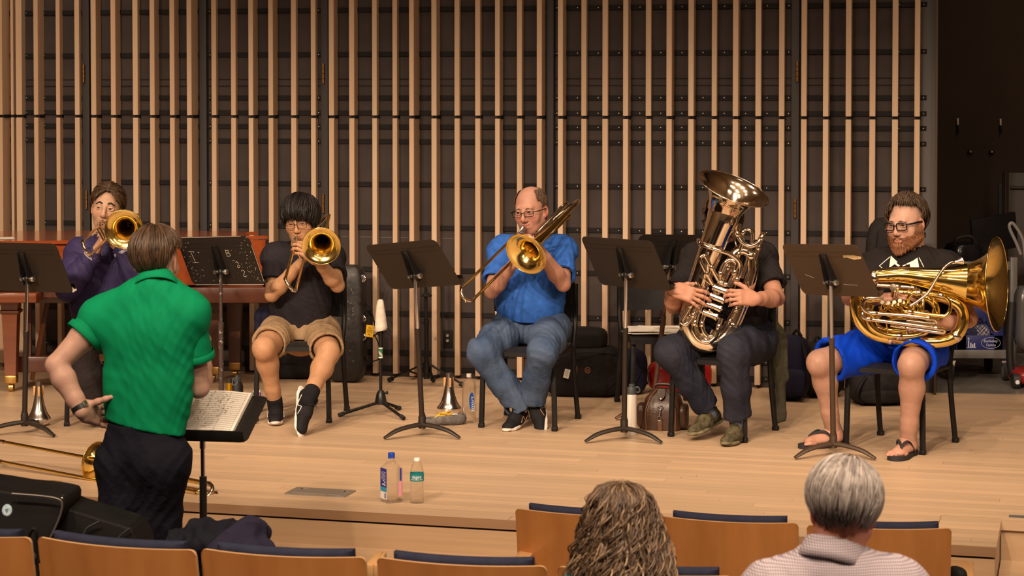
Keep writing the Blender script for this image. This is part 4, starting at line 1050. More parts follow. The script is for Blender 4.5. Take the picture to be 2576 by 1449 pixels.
collar_mesh(P1, mat('gingham', (0.55, 0.52, 0.58), 0.8, var=0.5, vscale=120, col2=(0.06, 0.06, 0.16)), J['neck'] + (0, 0, 0.012), nrm(J['head'] - J['neck']), 0.064, 0.07, 0.026, 'shirt_collar', 0.02, f, 0.5)
TR1 = cloth('charcoal_trouser', (0.028, 0.024, 0.026), 0.85)
trousers(P1, TR1, J, f, x, 0.17, 0.7, ((0.10, 0.095, 0.085), (0.085, 0.085, 0.09)), (0.86, 0.86), top=J['pel'] + (0, 0, 0.06), disp=folds([(1, 0, 0.5)], 0.008, 30, 4))
BLK = cloth('black_leather', (0.010, 0.009, 0.010), 0.4, 0.2, 10, 0.05, 100, 0.0)
for s in ('L', 'R'): shoe(P1, J['an' + s], (0.15, -1, 0), (0, 0, 1), BLK, mat('sole_black', (0.012, 0.011, 0.011), 0.7))
H1.eyes(P1, (-0.15, -0.12)); HB1 = mat('hair_brown', (0.045, 0.025, 0.014), 0.48, var=0.4, vscale=30, spec=0.3)
H1.brows(P1, mat('brow_dark', (0.012, 0.008, 0.006), 0.6), 0.0052, 0.006, 0.008)
def e1(phi): a = abs(phi); return 0.10 if a < 0.9 else (0.5 + 1.65 * min(1, (a - 0.9) / 0.5))
H1.hair(P1, HB1, e1, lambda p, t: 0.004 + 0.012 * max(0, t - 1.4) * (abs(p) > 0.9) + 0.003 * math.sin(t * 2), 760, 0.0032, (0.004, 0.052, 0.098), 0.0012, 5, jit=0.16, rnd=0.004, m2=mat('hair_brown_light', (0.10, 0.055, 0.028), 0.42))
PEOPLE['navy'] = (P1, J, H1)

# ---- the trombone player in black polo and khaki shorts
Y = 12.02; f = fwd(8); x = lat(8)
J = dict(pel=pY(755, 835, Y), neck=pY(757, 622, Y - 0.02), head=pY(756, 553, Y - 0.09), shL=pY(694, 648, Y), shR=pY(830, 648, Y), hipL=pY(706, 838, Y), hipR=pY(806, 838, Y))
J['elL'] = solve(J['shL'], 684, 742, 0.27, -1); J['wrL'] = solve(J['elL'], 746, 672, 0.24, -1)
J['elR'] = solve(J['shR'], 849, 718, 0.28, -1); J['wrR'] = solve(J['elR'], 800, 656, 0.25, -1)
J['knL'] = solve(J['hipL'], 664, 876, 0.42, -1); J['knR'] = solve(J['hipR'], 826, 888, 0.42, -1)
J['anL'] = solve(J['knL'], 694, 1022, 0.40, 1); J['anR'] = solve(J['knR'], 778, 1000, 0.36, -1)
for k in list(J): J[k] = V3(J[k])
H2 = Head(J['head'], 9, 12, 4, 1.05); J2 = J
SK2 = SKIN('tan_warm', (0.41, 0.232, 0.13))
hv, hf = neck_sd(H2, J, nose=0.9, jaw=1.0, fat=0.004, asian=True, cheek=0.003)
aL = limb_mesh(J, 'L', dict(d=(0.62, -0.25, 0.72), n=(0.7, 0.3, -0.5), thumbdir=V3((0.0, 0.3, 1)), curl=(0.7, 1.0, 0.7), sc=0.98), 1.05)
aR = limb_mesh(J, 'R', dict(d=(-0.70, -0.2, 0.6), n=(-0.3, 0.7, -0.4), thumbdir=V3((-0.3, 0, 1)), curl=(0.5, 0.6, 0.5)), 1.05)
w = (0.165, 0.16, 0.17); core = core_mesh(J, f, x, w, 0.66, True, 1.12, (0, 1, 0), 0.0055)
P2 = person('person in black polo and khaki shorts playing trombone, glasses and black bowl-cut hair', (J['pel'][0], Y, 0), [core, aL, aR, (hv, hf)], SK2,
    [flat_tint(len(core[0]), (1.0, 0.95, 0.92)), flat_tint(len(aL[0]), (1, 0.97, 0.95)), flat_tint(len(aR[0]), (1, 0.97, 0.95)), H2.tint(hv, (1, 0.98, 0.97))])
POLO = cloth('black_polo', (0.018, 0.015, 0.019), 0.8)
s2 = shirt(P2, 'shirt', POLO, J, f, x, (0.172, 0.17, 0.178), 0.68, (0.68, 0.66), (0.076, 0.074), J['pel'] + (0, 0, 0.02), 0.066, disp=folds([(0.6, 0, 1), (1, 0.2, 0.1)], 0.006, 36, 8))
collar_mesh(s2, POLO, J['neck'] + (0, 0, 0.0), nrm(J['head'] - J['neck']), 0.066, 0.085, 0.03, 'collar', 0.05, f, 0.7)
KHAKI = cloth('khaki', (0.30, 0.20, 0.115), 0.9, 0.12, 10)
t2 = trousers(P2, KHAKI, J, f, x, 0.165, 0.72, ((0.110, 0.099, 0), (0, 0, 0)), (1, 1), (0.72, 0.80), J['pel'] + (0, 0, 0.055), folds([(1, 0.3, 0.4), (0.3, 1, 0.2)], 0.009, 32, 5), 0.007, 'shorts')
SOCKB = cloth('black_sock', (0.012, 0.011, 0.013), 0.9); SN_B = cloth('black_knit_shoe', (0.014, 0.013, 0.015), 0.7); SOLE_W = mat('sole_white', (0.62, 0.55, 0.50), 0.6, var=0.15, vscale=20); LACE_B = mat('lace_black', (0.015, 0.014, 0.016), 0.8)
WHT = mat('stripe_white', (0.7, 0.66, 0.62), 0.6)
sock(P2, mid(J['knL'], J['anL'], 0.88), J['anL'] - (0, 0, 0.03), 0.043, SOCKB); sock(P2, mid(J['knR'], J['anR'], 0.86), mid(J['knR'], J['anR'], 1.08), 0.043, SOCKB)
shoe(P2, J['anL'] + (0, 0, 0.005), (0.10, -1, 0.0), (0, 0, 1), SN_B, SOLE_W, 0.29, LACE_B, accent=WHT, drop=J['anL'][2] + 0.005)
shoe(P2, J['anR'] + (0.0, -0.01, -0.01), (0.02, -0.50, -0.85), (0.75, -0.55, 0.30), SN_B, SOLE_W, 0.29, LACE_B, accent=WHT)
H2.eyes(P2, (-0.05, -0.25)); H2.brows(P2, mat('brow_black', (0.008, 0.006, 0.006), 0.6), 0.0036)
HBK = mat('hair_black', (0.007, 0.005, 0.005), 0.5, var=0.4, vscale=30, spec=0.25); HBK2 = mat('hair_black_sheen', (0.014, 0.010, 0.009), 0.42, spec=0.4)
def e2(phi):
    a = abs(phi); return 1.95 + 0.07 * math.sin(phi * 9) if a < 0.85 else (1.95 + 0.2 * min(1, (a - 0.85) / 0.35) if a < 1.6 else 2.15)
H2.hair(P2, HBK, e2, lambda p, t: (0.018 if abs(p) > 0.9 else 0.018 - 0.009 * max(0, t - 1.0)) + 0.004 * math.sin(min(t, 2.0) * 1.6), 1100, 0.0030, (0.012, -0.045, 0.115), 0.001, 9, jit=0.2, rnd=0.006, m2=HBK2)
H2.glasses(P2, mat('wire_frame', (0.03, 0.02, 0.018), 0.3, 0.6), 0.052, 0.034, 0.0014)
PEOPLE['polo'] = (P2, J, H2)

# ---- the balding trombone player in the blue shirt
Y = 11.8; f = fwd(18); x = lat(16)
J = dict(pel=pY(1333, 815, Y), neck=pY(1342, 606, Y - 0.02), head=pY(1336, 528, Y - 0.06), shL=pY(1266, 632, Y + 0.02), shR=pY(1414, 632, Y - 0.06), hipL=pY(1290, 825, Y + 0.03), hipR=pY(1384, 826, Y - 0.04))
J['elL'] = solve(J['shL'], 1237, 733, 0.29, -1); J['wrL'] = solve(J['elL'], 1288, 668, 0.25, -1)
J['elR'] = solve(J['shR'], 1417, 715, 0.30, -1); J['wrR'] = solve(J['elR'], 1356, 628, 0.26, -1)
J['knL'] = solve(J['hipL'], 1212, 886, 0.44, -1); J['knR'] = solve(J['hipR'], 1366, 884, 0.44, -1)
J['anL'] = solve(J['knL'], 1312, 1030, 0.43, 1); J['anR'] = solve(J['knR'], 1338, 1008, 0.40, 1)
for k in list(J): J[k] = V3(J[k])
H3 = Head(J['head'], 25, 7, 5, 1.10); J3 = J
SK3 = SKIN('pink_fair', (0.40, 0.22, 0.16))
hv, hf = neck_sd(H3, J, nose=1.05, jaw=0.98, fat=0.001)
aL = limb_mesh(J, 'L', dict(d=(0.6, -0.25, 0.7), n=(0.6, 0.4, -0.4), thumbdir=V3((-0.1, 0.3, 1)), curl=(0.8, 0.9, 0.6)), 1.08)
aR = limb_mesh(J, 'R', dict(d=(-0.85, -0.1, 0.45), n=(-0.2, 0.75, -0.55), thumbdir=V3((-0.2, 0, 1)), curl=(0.45, 0.7, 0.5)), 1.08)
w = (0.18, 0.175, 0.18); core = core_mesh(J, f, x, w, 0.68)
P3 = person('balding person with glasses in a blue shirt and jeans playing trombone', (J['pel'][0], Y, 0), [core, aL, aR, (hv, hf)], SK3,
    [flat_tint(len(core[0]), (1, 1, 1)), flat_tint(len(aL[0]), (0.95, 0.86, 0.82)), flat_tint(len(aR[0]), (0.95, 0.86, 0.82)), H3.tint(hv, (1, 0.93, 0.92), stubble=(0.93, 0.86, 0.84), blush=(1, 0.78, 0.75))])
BLUE = cloth('blue_slub', (0.028, 0.105, 0.40), 0.85, 0.22, 26, 0.15, 300); 
BLUE2 = mat('cloth_blue_slub')
s3 = shirt(P3, 'shirt', BLUE, J, f, x, (0.19, 0.19, 0.19), 0.70, (0.74, 0.74), (0.080, 0.078), J['pel'] + (0, 0, 0.028), 0.066, 0.015, folds([(0.7, 0, 1), (1, 0.1, 0.2)], 0.007, 34, 11))
collar_mesh(s3, BLUE, J['neck'] + (0, 0, -0.004), nrm(J['head'] - J['neck']), 0.068, 0.086, 0.028, 'collar', 0.048, f, 0.7)
def denim(name, c, fade):
    m = mat('denim_' + name, c, 0.85, var=0.30, vscale=5, bump=0.5, bscale=36, col2=fade, det=6, spec=0.15); return m
DEN = denim('faded', (0.030, 0.055, 0.115), (0.085, 0.122, 0.20))
trousers(P3, DEN, J, f, x, 0.172, 0.74, ((0.112, 0.10, 0.083), (0.082, 0.074, 0.088)), (0.95, 0.92), top=J['pel'] + (0, 0, 0.05), disp=folds([(0.6, 0.3, 1), (1, 0.5, 0.2)], 0.010, 36, 13), name='jeans')
LACE_G = mat('lace_grey', (0.1, 0.09, 0.085), 0.8)
shoe(P3, J['anL'] + (-0.01, 0.0, -0.01), (-0.40, -0.90, -0.12), (-0.05, -0.12, 1), SN_B, mat('sole_pale', (0.6, 0.52, 0.45), 0.6), 0.29, LACE_G, accent=mat('stripe_copper', (0.4, 0.2, 0.1), 0.4))
shoe(P3, J['anR'] + (0.01, 0, -0.015), (0.0, -0.62, -0.78), (-0.80, -0.45, 0.38), SN_B, mat('sole_pale'), 0.29, LACE_G, accent=mat('stripe_copper'))
H3.eyes(P3, (-0.2, -0.2), (0.03, 0.04, 0.05)); HB3 = mat('hair_short_brown', (0.085, 0.046, 0.026), 0.5, var=0.4, vscale=40)
H3.brows(P3, mat('brow_brown', (0.10, 0.055, 0.03), 0.6), 0.0036)
def e3(phi): a = abs(phi); return 0.0 if a < 1.0 else (1.35 if a < 1.25 else (1.72 if a < 1.65 else 2.05))
def hair_ring(H, parent, m, r0f, end, n, r, seed, lift=0.004):
    rs = np.random.RandomState(seed); mb = MB(); c = np.array((0, -0.012, 0.030)); rad = np.array((0.079, 0.099, 0.091))
    def pt(phi, th, off):
        v = np.array((math.sin(phi) * math.sin(th), math.cos(phi) * math.sin(th), math.cos(th))); p = v * rad; L = np.linalg.norm(p); return H.w(c + p * (1 + off / L))
    for i in range(n):
        phi = rs.uniform(-PI, PI); a0 = r0f(phi); a1 = end(phi)
        if a1 <= a0: continue
        t = a0 + (a1 - a0) * rs.rand(); t1 = min(a1, t + rs.uniform(0.15, 0.35)); P = [pt(phi + 0.1 * k * rs.normal() * 0.3, t + (t1 - t) * k / 3, 0.001 + lift * (0.5 + 0.5 * math.sin(PI * k / 3)) + 0.002 * rs.rand()) for k in range(4)]
        mb.tube(P, [r * H.sc * q for q in (0.5, 1, 0.9, 0.3)], 5, flat=0.55)
    k = 44; V = []; Fc = []
    for i in range(9):
        for j in range(k):
            phi = -PI + 2 * PI * j / k; a0 = r0f(phi); a1 = max(a0, end(phi)); V.append(pt(phi, a0 + (a1 - a0) * i / 8, (lift * math.sin(PI * min(1, i / 4)) if 0 < i < 8 else -0.003) if a1 > a0 else -0.006))
    for i in range(8):
        for j in range(k): j2 = (j + 1) % k; Fc.append([i * k + j, (i + 1) * k + j, (i + 1) * k + j2, i * k + j2])
    mb.add(V, Fc); return mb.build('hair', m, parent, 180, True)
hair_ring(H3, P3, HB3, lambda p: 0.62 if abs(p) > 1.0 else 1.0, e3, 1300, 0.0022, 6, 0.0025)
H3.glasses(P3, mat('dark_wire', (0.02, 0.014, 0.012), 0.3, 0.6), 0.052, 0.027, 0.0016, z=-0.005, rc=0.008)
PEOPLE['blue'] = (P3, J, H3)

# ---- the silver tuba player, his face behind the bell
Y = 11.42; f = fwd(26); x = lat(20)
J = dict(pel=pY(1850, 845, Y), neck=pY(1828, 620, Y - 0.02), head=pY(1816, 556, Y - 0.04), shL=pY(1752, 652, Y + 0.03), shR=pY(1915, 648, Y - 0.08), hipL=pY(1806, 852, Y + 0.04), hipR=pY(1900, 858, Y - 0.05))
J['elL'] = pY(1694, 770, Y - 0.22); J['wrL'] = pY(1694, 727, Y - 0.44)
J['elR'] = solve(J['shR'], 1954, 750, 0.29, -1); J['wrR'] = solve(J['elR'], 1902, 752, 0.24, -1)
J['knL'] = solve(J['hipL'], 1688, 886, 0.46, -1); J['knR'] = solve(J['hipR'], 1846, 884, 0.45, -1)
J['anL'] = solve(J['knL'], 1786, 1035, 0.42, 1); J['anR'] = solve(J['knR'], 1856, 1062, 0.42, 1)
for k in list(J): J[k] = V3(J[k])
H4 = Head(J['head'], 28, 4, 0, 1.06); J4 = J
SK4 = SKIN('ruddy', (0.42, 0.23, 0.16))
hv, hf = neck_sd(H4, J, nose=1.0)
aL = limb_mesh(J, 'L', dict(d=(0.86, -0.12, -0.28), n=(0.25, 0.80, -0.45), thumbdir=V3((0.2, 0.5, 1)), curl=(0.18, 0.35, 0.25), sc=1.08, spread=0.2, thumb=(0.75, 0.6, 0.3)), 1.08)
aR = limb_mesh(J, 'R', dict(d=(-0.88, -0.30, 0.12), n=(-0.25, 0.75, -0.25), thumbdir=V3((0.05, 0.3, 1)), curl=(0.55, 0.8, 0.5), sc=1.05), 1.15)
w = (0.18, 0.18, 0.185); core = core_mesh(J, f, x, w, 0.70)
P4 = person('person half hidden behind a silver tuba, charcoal T-shirt and dark jeans', (J['pel'][0], Y, 0), [core, aL, aR, (hv, hf)], SK4,
    [flat_tint(len(core[0]), (1, 1, 1)), flat_tint(len(aL[0]), (1, 0.9, 0.86)), flat_tint(len(aR[0]), (0.95, 0.84, 0.8)), H4.tint(hv, (1, 0.95, 0.93))])
CHAR = cloth('charcoal_tee', (0.017, 0.014, 0.015), 0.85)
s4 = shirt(P4, 'shirt', CHAR, J, f, x, (0.19, 0.19, 0.195), 0.72, (0.70, 0.72), (0.084, 0.082), J['pel'] + (0, 0, -0.02), 0.066, 0.02, folds([(0.6, 0.2, 1), (1, 0.2, 0.2)], 0.008, 34, 21))
DEN2 = denim('dark', (0.0105, 0.012, 0.022), (0.028, 0.029, 0.042))
trousers(P4, DEN2, J, f, x, 0.178, 0.76, ((0.118, 0.104, 0.088), (0.086, 0.076, 0.070)), (0.92, 0.92), top=J['pel'] + (0, 0, 0.05), disp=folds([(0.5, 0.3, 1), (1, 0.4, 0.2)], 0.010, 38, 23), name='jeans')
CAMO = cloth('camo_knit', (0.115, 0.095, 0.05), 0.8, 0.1, 34, 0.15, 300, 0.0, (0.025, 0.022, 0.016)); SOLE_O = mat('sole_olive', (0.13, 0.11, 0.06), 0.7, var=0.3, vscale=30)
SOCK4 = cloth('grey_blue_sock', (0.09, 0.11, 0.17), 0.9)
for s in ('L', 'R'): sock(P4, mid(J['kn' + s], J['an' + s], 0.86), J['an' + s] - (0, 0, 0.02), 0.044, SOCK4)
shoe(P4, J['anL'] + (0, 0.0, 0.0), (-0.62, -0.74, -0.18), (-0.2, -0.1, 1), CAMO, SOLE_O, 0.30, LACE_B, accent=mat('mesh_dark', (0.02, 0.017, 0.014), 0.8), drop=0.085)
shoe(P4, J['anR'] + (0, 0, 0), (-0.42, -0.9, 0.0), (0, 0, 1), CAMO, SOLE_O, 0.30, LACE_B, accent=mat('mesh_dark'), drop=J['anR'][2])
H4.eyes(P4, (0, -0.1)); H4.brows(P4, mat('brow_brown'), 0.004)
def e4(phi): a = abs(phi); return 0.75 if a < 0.7 else (1.5 if a < 1.5 else 2.05)
H4.hair(P4, HB1, e4, lambda p, t: 0.014, 420, 0.004, (0, -0.03, 0.115), 0.002, 14, jit=0.2, rnd=0.006)
H4.glasses(P4, mat('black_frame', (0.01, 0.009, 0.009), 0.3), 0.050, 0.034, 0.0026)
mb = MB(); d = nrm(J['wrL'] - J['elL']); mb.lathe([(0.0305, -0.012), (0.033, -0.009), (0.033, 0.009), (0.0305, 0.012)], mid(J['elL'], J['wrL'], 0.93), d, 20); mb.build('wristwatch', mat('watch_black', (0.01, 0.01, 0.011), 0.3), P4, 40, True)
PEOPLE['silver'] = (P4, J, H4)

# ---- the bearded tuba player in blue shorts and flip-flops
Y = 11.02; f = fwd(33); x = lat(14)
J = dict(pel=pY(2272, 860, Y), neck=pY(2296, 640, Y - 0.03), head=pY(2280, 560, Y - 0.06), shL=pY(2206, 672, Y + 0.02), shR=pY(2382, 676, Y - 0.07), hipL=pY(2226, 872, Y + 0.04), hipR=pY(2322, 880, Y - 0.05))
J['elL'] = solve(J['shL'], 2138, 748, 0.28, -1); J['wrL'] = solve(J['elL'], 2216, 752, 0.25, -1)
J['elR'] = pY(2436, 802, Y - 0.16); J['wrR'] = pY(2366, 815, Y - 0.30)
J['knL'] = solve(J['hipL'], 2062, 912, 0.47, -1); J['knR'] = solve(J['hipR'], 2293, 918, 0.46, -1)
J['anL'] = solve(J['knL'], 2097, 1088, 0.42, 1); J['anR'] = solve(J['knR'], 2284, 1122, 0.45, 1)
for k in list(J): J[k] = V3(J[k])
H5 = Head(J['head'], 41, 7, 3, 1.09); J5 = J
SK5 = SKIN('pale_pink', (0.45, 0.27, 0.20))
hv, hf = neck_sd(H5, J, 0.062, nose=0.95, fat=0.008, jaw=1.1)
aL = limb_mesh(J, 'L', dict(d=(0.95, -0.05, 0.2), n=(0.1, 0.3, -1), thumbdir=V3((0.2, 1, 0.2)), curl=(0.3, 0.5, 0.3)), 1.15)
aR = limb_mesh(J, 'R', dict(d=(-0.75, -0.2, 0.55), n=(-0.3, 0.2, -0.8), thumbdir=V3((0.3, -0.5, 1)), curl=(0.5, 0.7, 0.5)), 1.25)
w = (0.20, 0.205, 0.20); core = core_mesh(J, f, x, w, 0.74, True, 1.18, (0.5, 0.8, 0), 0.0055)
def foot(an, d, h=0.0035):
    an = V3(an); d = nrm(d); u = V3((0, 0, 1.0)); l = np.cross(d, u); g = V3((an[0], an[1], 0.022)); sd = SDF()
    sd.cone(an + (0, 0, 0.03), V3((an[0], an[1], 0.065)), 0.040, 0.036, 0.02); sd.cone(g - d * 0.035 + u * 0.03, g - d * 0.02 + u * 0.03, 0.034, 0.034, 0.03)
    sd.cone(V3((an[0], an[1], 0.068)) + d * 0.01, g + d * 0.13 + u * 0.018, 0.040, 0.022, 0.03, l, 1.0); sd.cone(g + u * 0.02, g + d * 0.135 + u * 0.012, 0.034, 0.040, 0.03, u, 0.5)
    s = 1 if (l[0] > 0) == (an[0] < 2.0) else 1
    for i in range(5):
        o = (-0.036 + 0.0185 * i); L = [0.052, 0.046, 0.040, 0.034, 0.026][i] if True else 0; r = [0.0135, 0.0098, 0.0092, 0.0088, 0.0082][i]; st = 0.135 - [0, 0, 0.006, 0.014, 0.024][i]
        sg = foot.side; a = g + d * st + l * (o * sg) + u * 0.006; sd.chain([a, a + d * L * 0.55 + u * 0.003, a + d * L - u * 0.004], [r, r, r * 0.9], 0.003)
    sd.plane((0, 0, 0.0225), (0, 0, -1))
    return sd.mesh(h)
dL = nrm((-0.93, -0.38, 0)); dR = nrm((-0.52, -0.85, 0))
foot.side = 1; fL = foot(J['anL'], dL); foot.side = -1; fR = foot(J['anR'], dR)
P5 = person('bearded person in black T-shirt, blue shorts and flip-flops holding a gold tuba', (J['pel'][0], Y, 0), [core, aL, aR, (hv, hf), fL, fR], SK5,
    [flat_tint(len(core[0]), (0.84, 0.78, 0.76)), flat_tint(len(aL[0]), (0.95, 0.84, 0.8)), flat_tint(len(aR[0]), (0.95, 0.84, 0.8)), H5.tint(hv, (1, 0.97, 0.96), stubble=(0.55, 0.36, 0.26)), flat_tint(len(fL[0]), (1, 0.86, 0.82)), flat_tint(len(fR[0]), (1, 0.86, 0.82))])
TEE = cloth('black_tee', (0.014, 0.0115, 0.0115), 0.85)
s5 = shirt(P5, 'shirt', TEE, J, f, x, (0.212, 0.215, 0.212), 0.74, (0.72, 0.72), (0.088, 0.085), J['pel'] + (0, 0, 0.0), 0.071, 0.03, folds([(0.6, 0.2, 1), (1, 0.2, 0.2)], 0.007, 32, 31))
ROYAL = cloth('royal_blue', (0.003, 0.045, 0.52), 0.6, 0.1, 8, 0.03, 200, 0.0)
trousers(P5, ROYAL, J, f, x, 0.19, 0.78, ((0.126, 0.108, 0), (0, 0, 0)), (1, 1), (0.86, 0.82), J['pel'] + (0, 0, 0.06), folds([(1, 0.4, 0.4), (0.4, 1, 0.3)], 0.012, 26, 33), 0.008, 'shorts', 1.04)
FLIP = mat('flipflop_rubber', (0.016, 0.015, 0.019), 0.75)
for an, d in ((J['anL'], dL), (J['anR'], dR)):
    l = np.cross(d, (0, 0, 1.0)); g = V3((an[0], an[1], 0)); poly = [(-0.075, 0.022), (-0.075, -0.022), (-0.04, -0.04), (0.03, -0.040), (0.11, -0.052), (0.17, -0.046), (0.205, -0.018), (0.205, 0.02), (0.17, 0.048), (0.11, 0.05), (0.03, 0.038), (-0.04, 0.038)]
    q = smooth_pts(np.array(poly), 4, True); mb = MB(); mb.plate([(a, b) for a, b in q], g + V3((0, 0, 0.012)), d, l, 0.022); o = mb.build('flip_flop', FLIP, P5, 40, True)
    mb = MB(); t = g + d * 0.148 + l * (0.016 * (-1 if d[1] < -0.6 else 1)) + V3((0, 0, 0.03))
    for sx in (-1, 1): mb.tube([t - V3((0, 0, 0.006)), t + V3((0, 0, 0.036)) - d * 0.014, g + d * 0.07 + l * 0.030 * sx + V3((0, 0, 0.086)), g + d * 0.015 + l * 0.046 * sx + V3((0, 0, 0.02))], [0.005, 0.007, 0.009, 0.007], 8, n=5, flat=0.5)
    mb.build('strap', FLIP, o, 60, True)
H5.eyes(P5, (-0.1, -0.3)); H5.brows(P5, mat('brow_brown'), 0.004)
HB5 = mat('hair_ash_brown', (0.042, 0.025, 0.015), 0.5, var=0.4, vscale=30, spec=0.25); HB5b = mat('hair_ash_light', (0.075, 0.046, 0.028), 0.5, spec=0.25)
def e5(phi): a = abs(phi); return 0.96 if a < 0.75 else (0.75 + 0.85 * min(1, (a - 0.75) / 0.45) if a < 1.5 else 2.1)
H5.hair(P5, HB5, e5, lambda p, t: (0.003 + 0.013 * max(0, 1 - (t / 0.98) ** 4)) if abs(p) < 0.8 else 0.012 - 0.003 * t, 900, 0.0036, (0.01, -0.035, 0.12), 0.0035, 17, jit=0.3, rnd=0.010, m2=HB5b, flow=lambda p, t: 0.35 * t)
BEARD = mat('beard_auburn', (0.15, 0.055, 0.022), 0.6, var=0.3, vscale=40); BEARD2 = mat('beard_light', (0.24, 0.10, 0.045), 0.6)
def beard(H, parent, m, m2, seed, n=1500, fat=0.010, length=0.022):
    rs = np.random.RandomState(seed); mb = MB(); sd = SDF()
    for q in (-1, 1):
        P = [(q * (0.074 + fat * 0.6), 0.008, -0.040), (q * (0.058 + fat), 0.022, -0.070), (q * 0.028, 0.062, -0.104)]
        mb.tube([H.w(p) for p in P], [0.013 * H.sc, 0.028 * H.sc, 0.033 * H.sc], 12, n=4)
    mb.ball(H.w((0, 0.060, -0.108)), np.array((0.050, 0.042, 0.032)) * H.sc, 16)
    for i in range(n):
        a = rs.uniform(-1, 1); t = abs(a); c = np.array((a * (0.078 + fat) * (1 - 0.0 * t), 0.088 - 0.085 * t ** 1.6, -0.112 + 0.070 * t ** 1.5))
        c += np.array((a * 0.006, 0.016, rs.uniform(-0.016, 0.030 + 0.016 * t))); 
        if t < 0.30 and c[2] > -0.086: c[2] = rs.uniform(-0.118, -0.090)
        dr = nrm((a * 0.5, 0.35 * (1 - t), -1.0)); L = length * rs.uniform(0.7, 1.3); b = c + dr * L * 0.5 + np.array((a * 0.003, 0.004 * (1 - t), 0)); e = c + dr * L + np.array((0, -0.002, 0))
        mb.tube([H.w(c - dr * 0.004 - np.array((0, 0.004, 0))), H.w(c + (a * 0.002, 0.002 * (1 - t), 0)), H.w(b), H.w(e)], np.array((0.5, 1, 0.9, 0.25)) * 0.0020 * H.sc, 5, m=int(rs.rand() < 0.35))
    for q in (-1, 1):
        for i in range(26):
            xx = q * rs.uniform(0.002, 0.030); c = np.array((xx, 0.0995 - 7 * xx * xx, -0.056 - 9 * xx * xx)); mb.tube([H.w(c), H.w(c + (q * 0.006, 0.0005, -0.006)), H.w(c + (q * 0.010, -0.003, -0.012))], np.array((0.6, 1, 0.3)) * 0.0024 * H.sc, 5, m=int(rs.rand() < 0.3))
    return mb.build('beard', [m, m2], parent, 180, True)
beard(H5, P5, BEARD, BEARD2, 5)
H5.glasses(P5, mat('black_frame'), 0.052, 0.034, 0.0030, rc=0.009)
# white print on the black T-shirt: a collar outline with two pointed shapes
mb = MB()
ptY = lambda a, b, dy=0.0: V3(pY(a, b, Y)) 
def chest_pt(px, py):
    n = nrm(f * 0.9 + x * 0.0); p0 = mid(J['shL'], J['shR']) + f * 0.17 - V3((0, 0, 0.03)); return V3(pplane(px, py, p0, n))
prn = [[(2241, 643), (2258, 659), (2240, 672), (2237, 672)], [(2246, 655), (2264, 668), (2260, 671), (2247, 662)], [(2308, 648), (2312, 672), (2290, 672), (2288, 662)], [(2285, 661), (2306, 652), (2303, 658), (2272, 670), (2270, 668)]]
lines = [[(2239, 646), (2212, 669), (2219, 674)], [(2312, 648), (2324, 672)]]
def dl(p): return (p[0], p[1])
hit = []
bvh = None
from mathutils.bvhtree import BVHTree
dgv = [v.co + s5.matrix_world.translation for v in s5.data.vertices]
off5 = wloc(s5)
bvh = BVHTree.FromPolygons([tuple(Vector(v.co) + off5) for v in s5.data.vertices], [tuple(p.vertices) for p in s5.data.polygons])
def on_shirt(px, py, lift=0.003):
    o = Vector((0, 0, CAMH)); d = ray(px, py).normalized(); h = bvh.ray_cast(o, d)
    return V3(h[0] - d * lift) if h[0] is not None else chest_pt(px, py)
def poly_on(mb, poly, n=6):
    # a small grid laid on the cloth
    c = np.mean(poly, 0); V = [on_shirt(*c)]; k = len(poly); ring = []
    for i in range(k):
        a, b = np.array(poly[i]), np.array(poly[(i + 1) % k])
        for t in range(n): V.append(on_shirt(*(a + (b - a) * t / n)))
    m = len(V) - 1; mb.add(V, [[0, 1 + i, 1 + (i + 1) % m] for i in range(m)])
for p in prn: poly_on(mb, p)
for ln in lines:
    for a, b in zip(ln[:-1], ln[1:]): mb.tube([on_shirt(*(np.array(a) + (np.array(b) - np.array(a)) * t), lift=0.002) for t in np.linspace(0, 1, 7)], 0.0022, 6)
mb.build('shirt_print', mat('print_white', (0.72, 0.66, 0.60), 0.8), s5, 0, True)
PEOPLE['gold'] = (P5, J, H5)
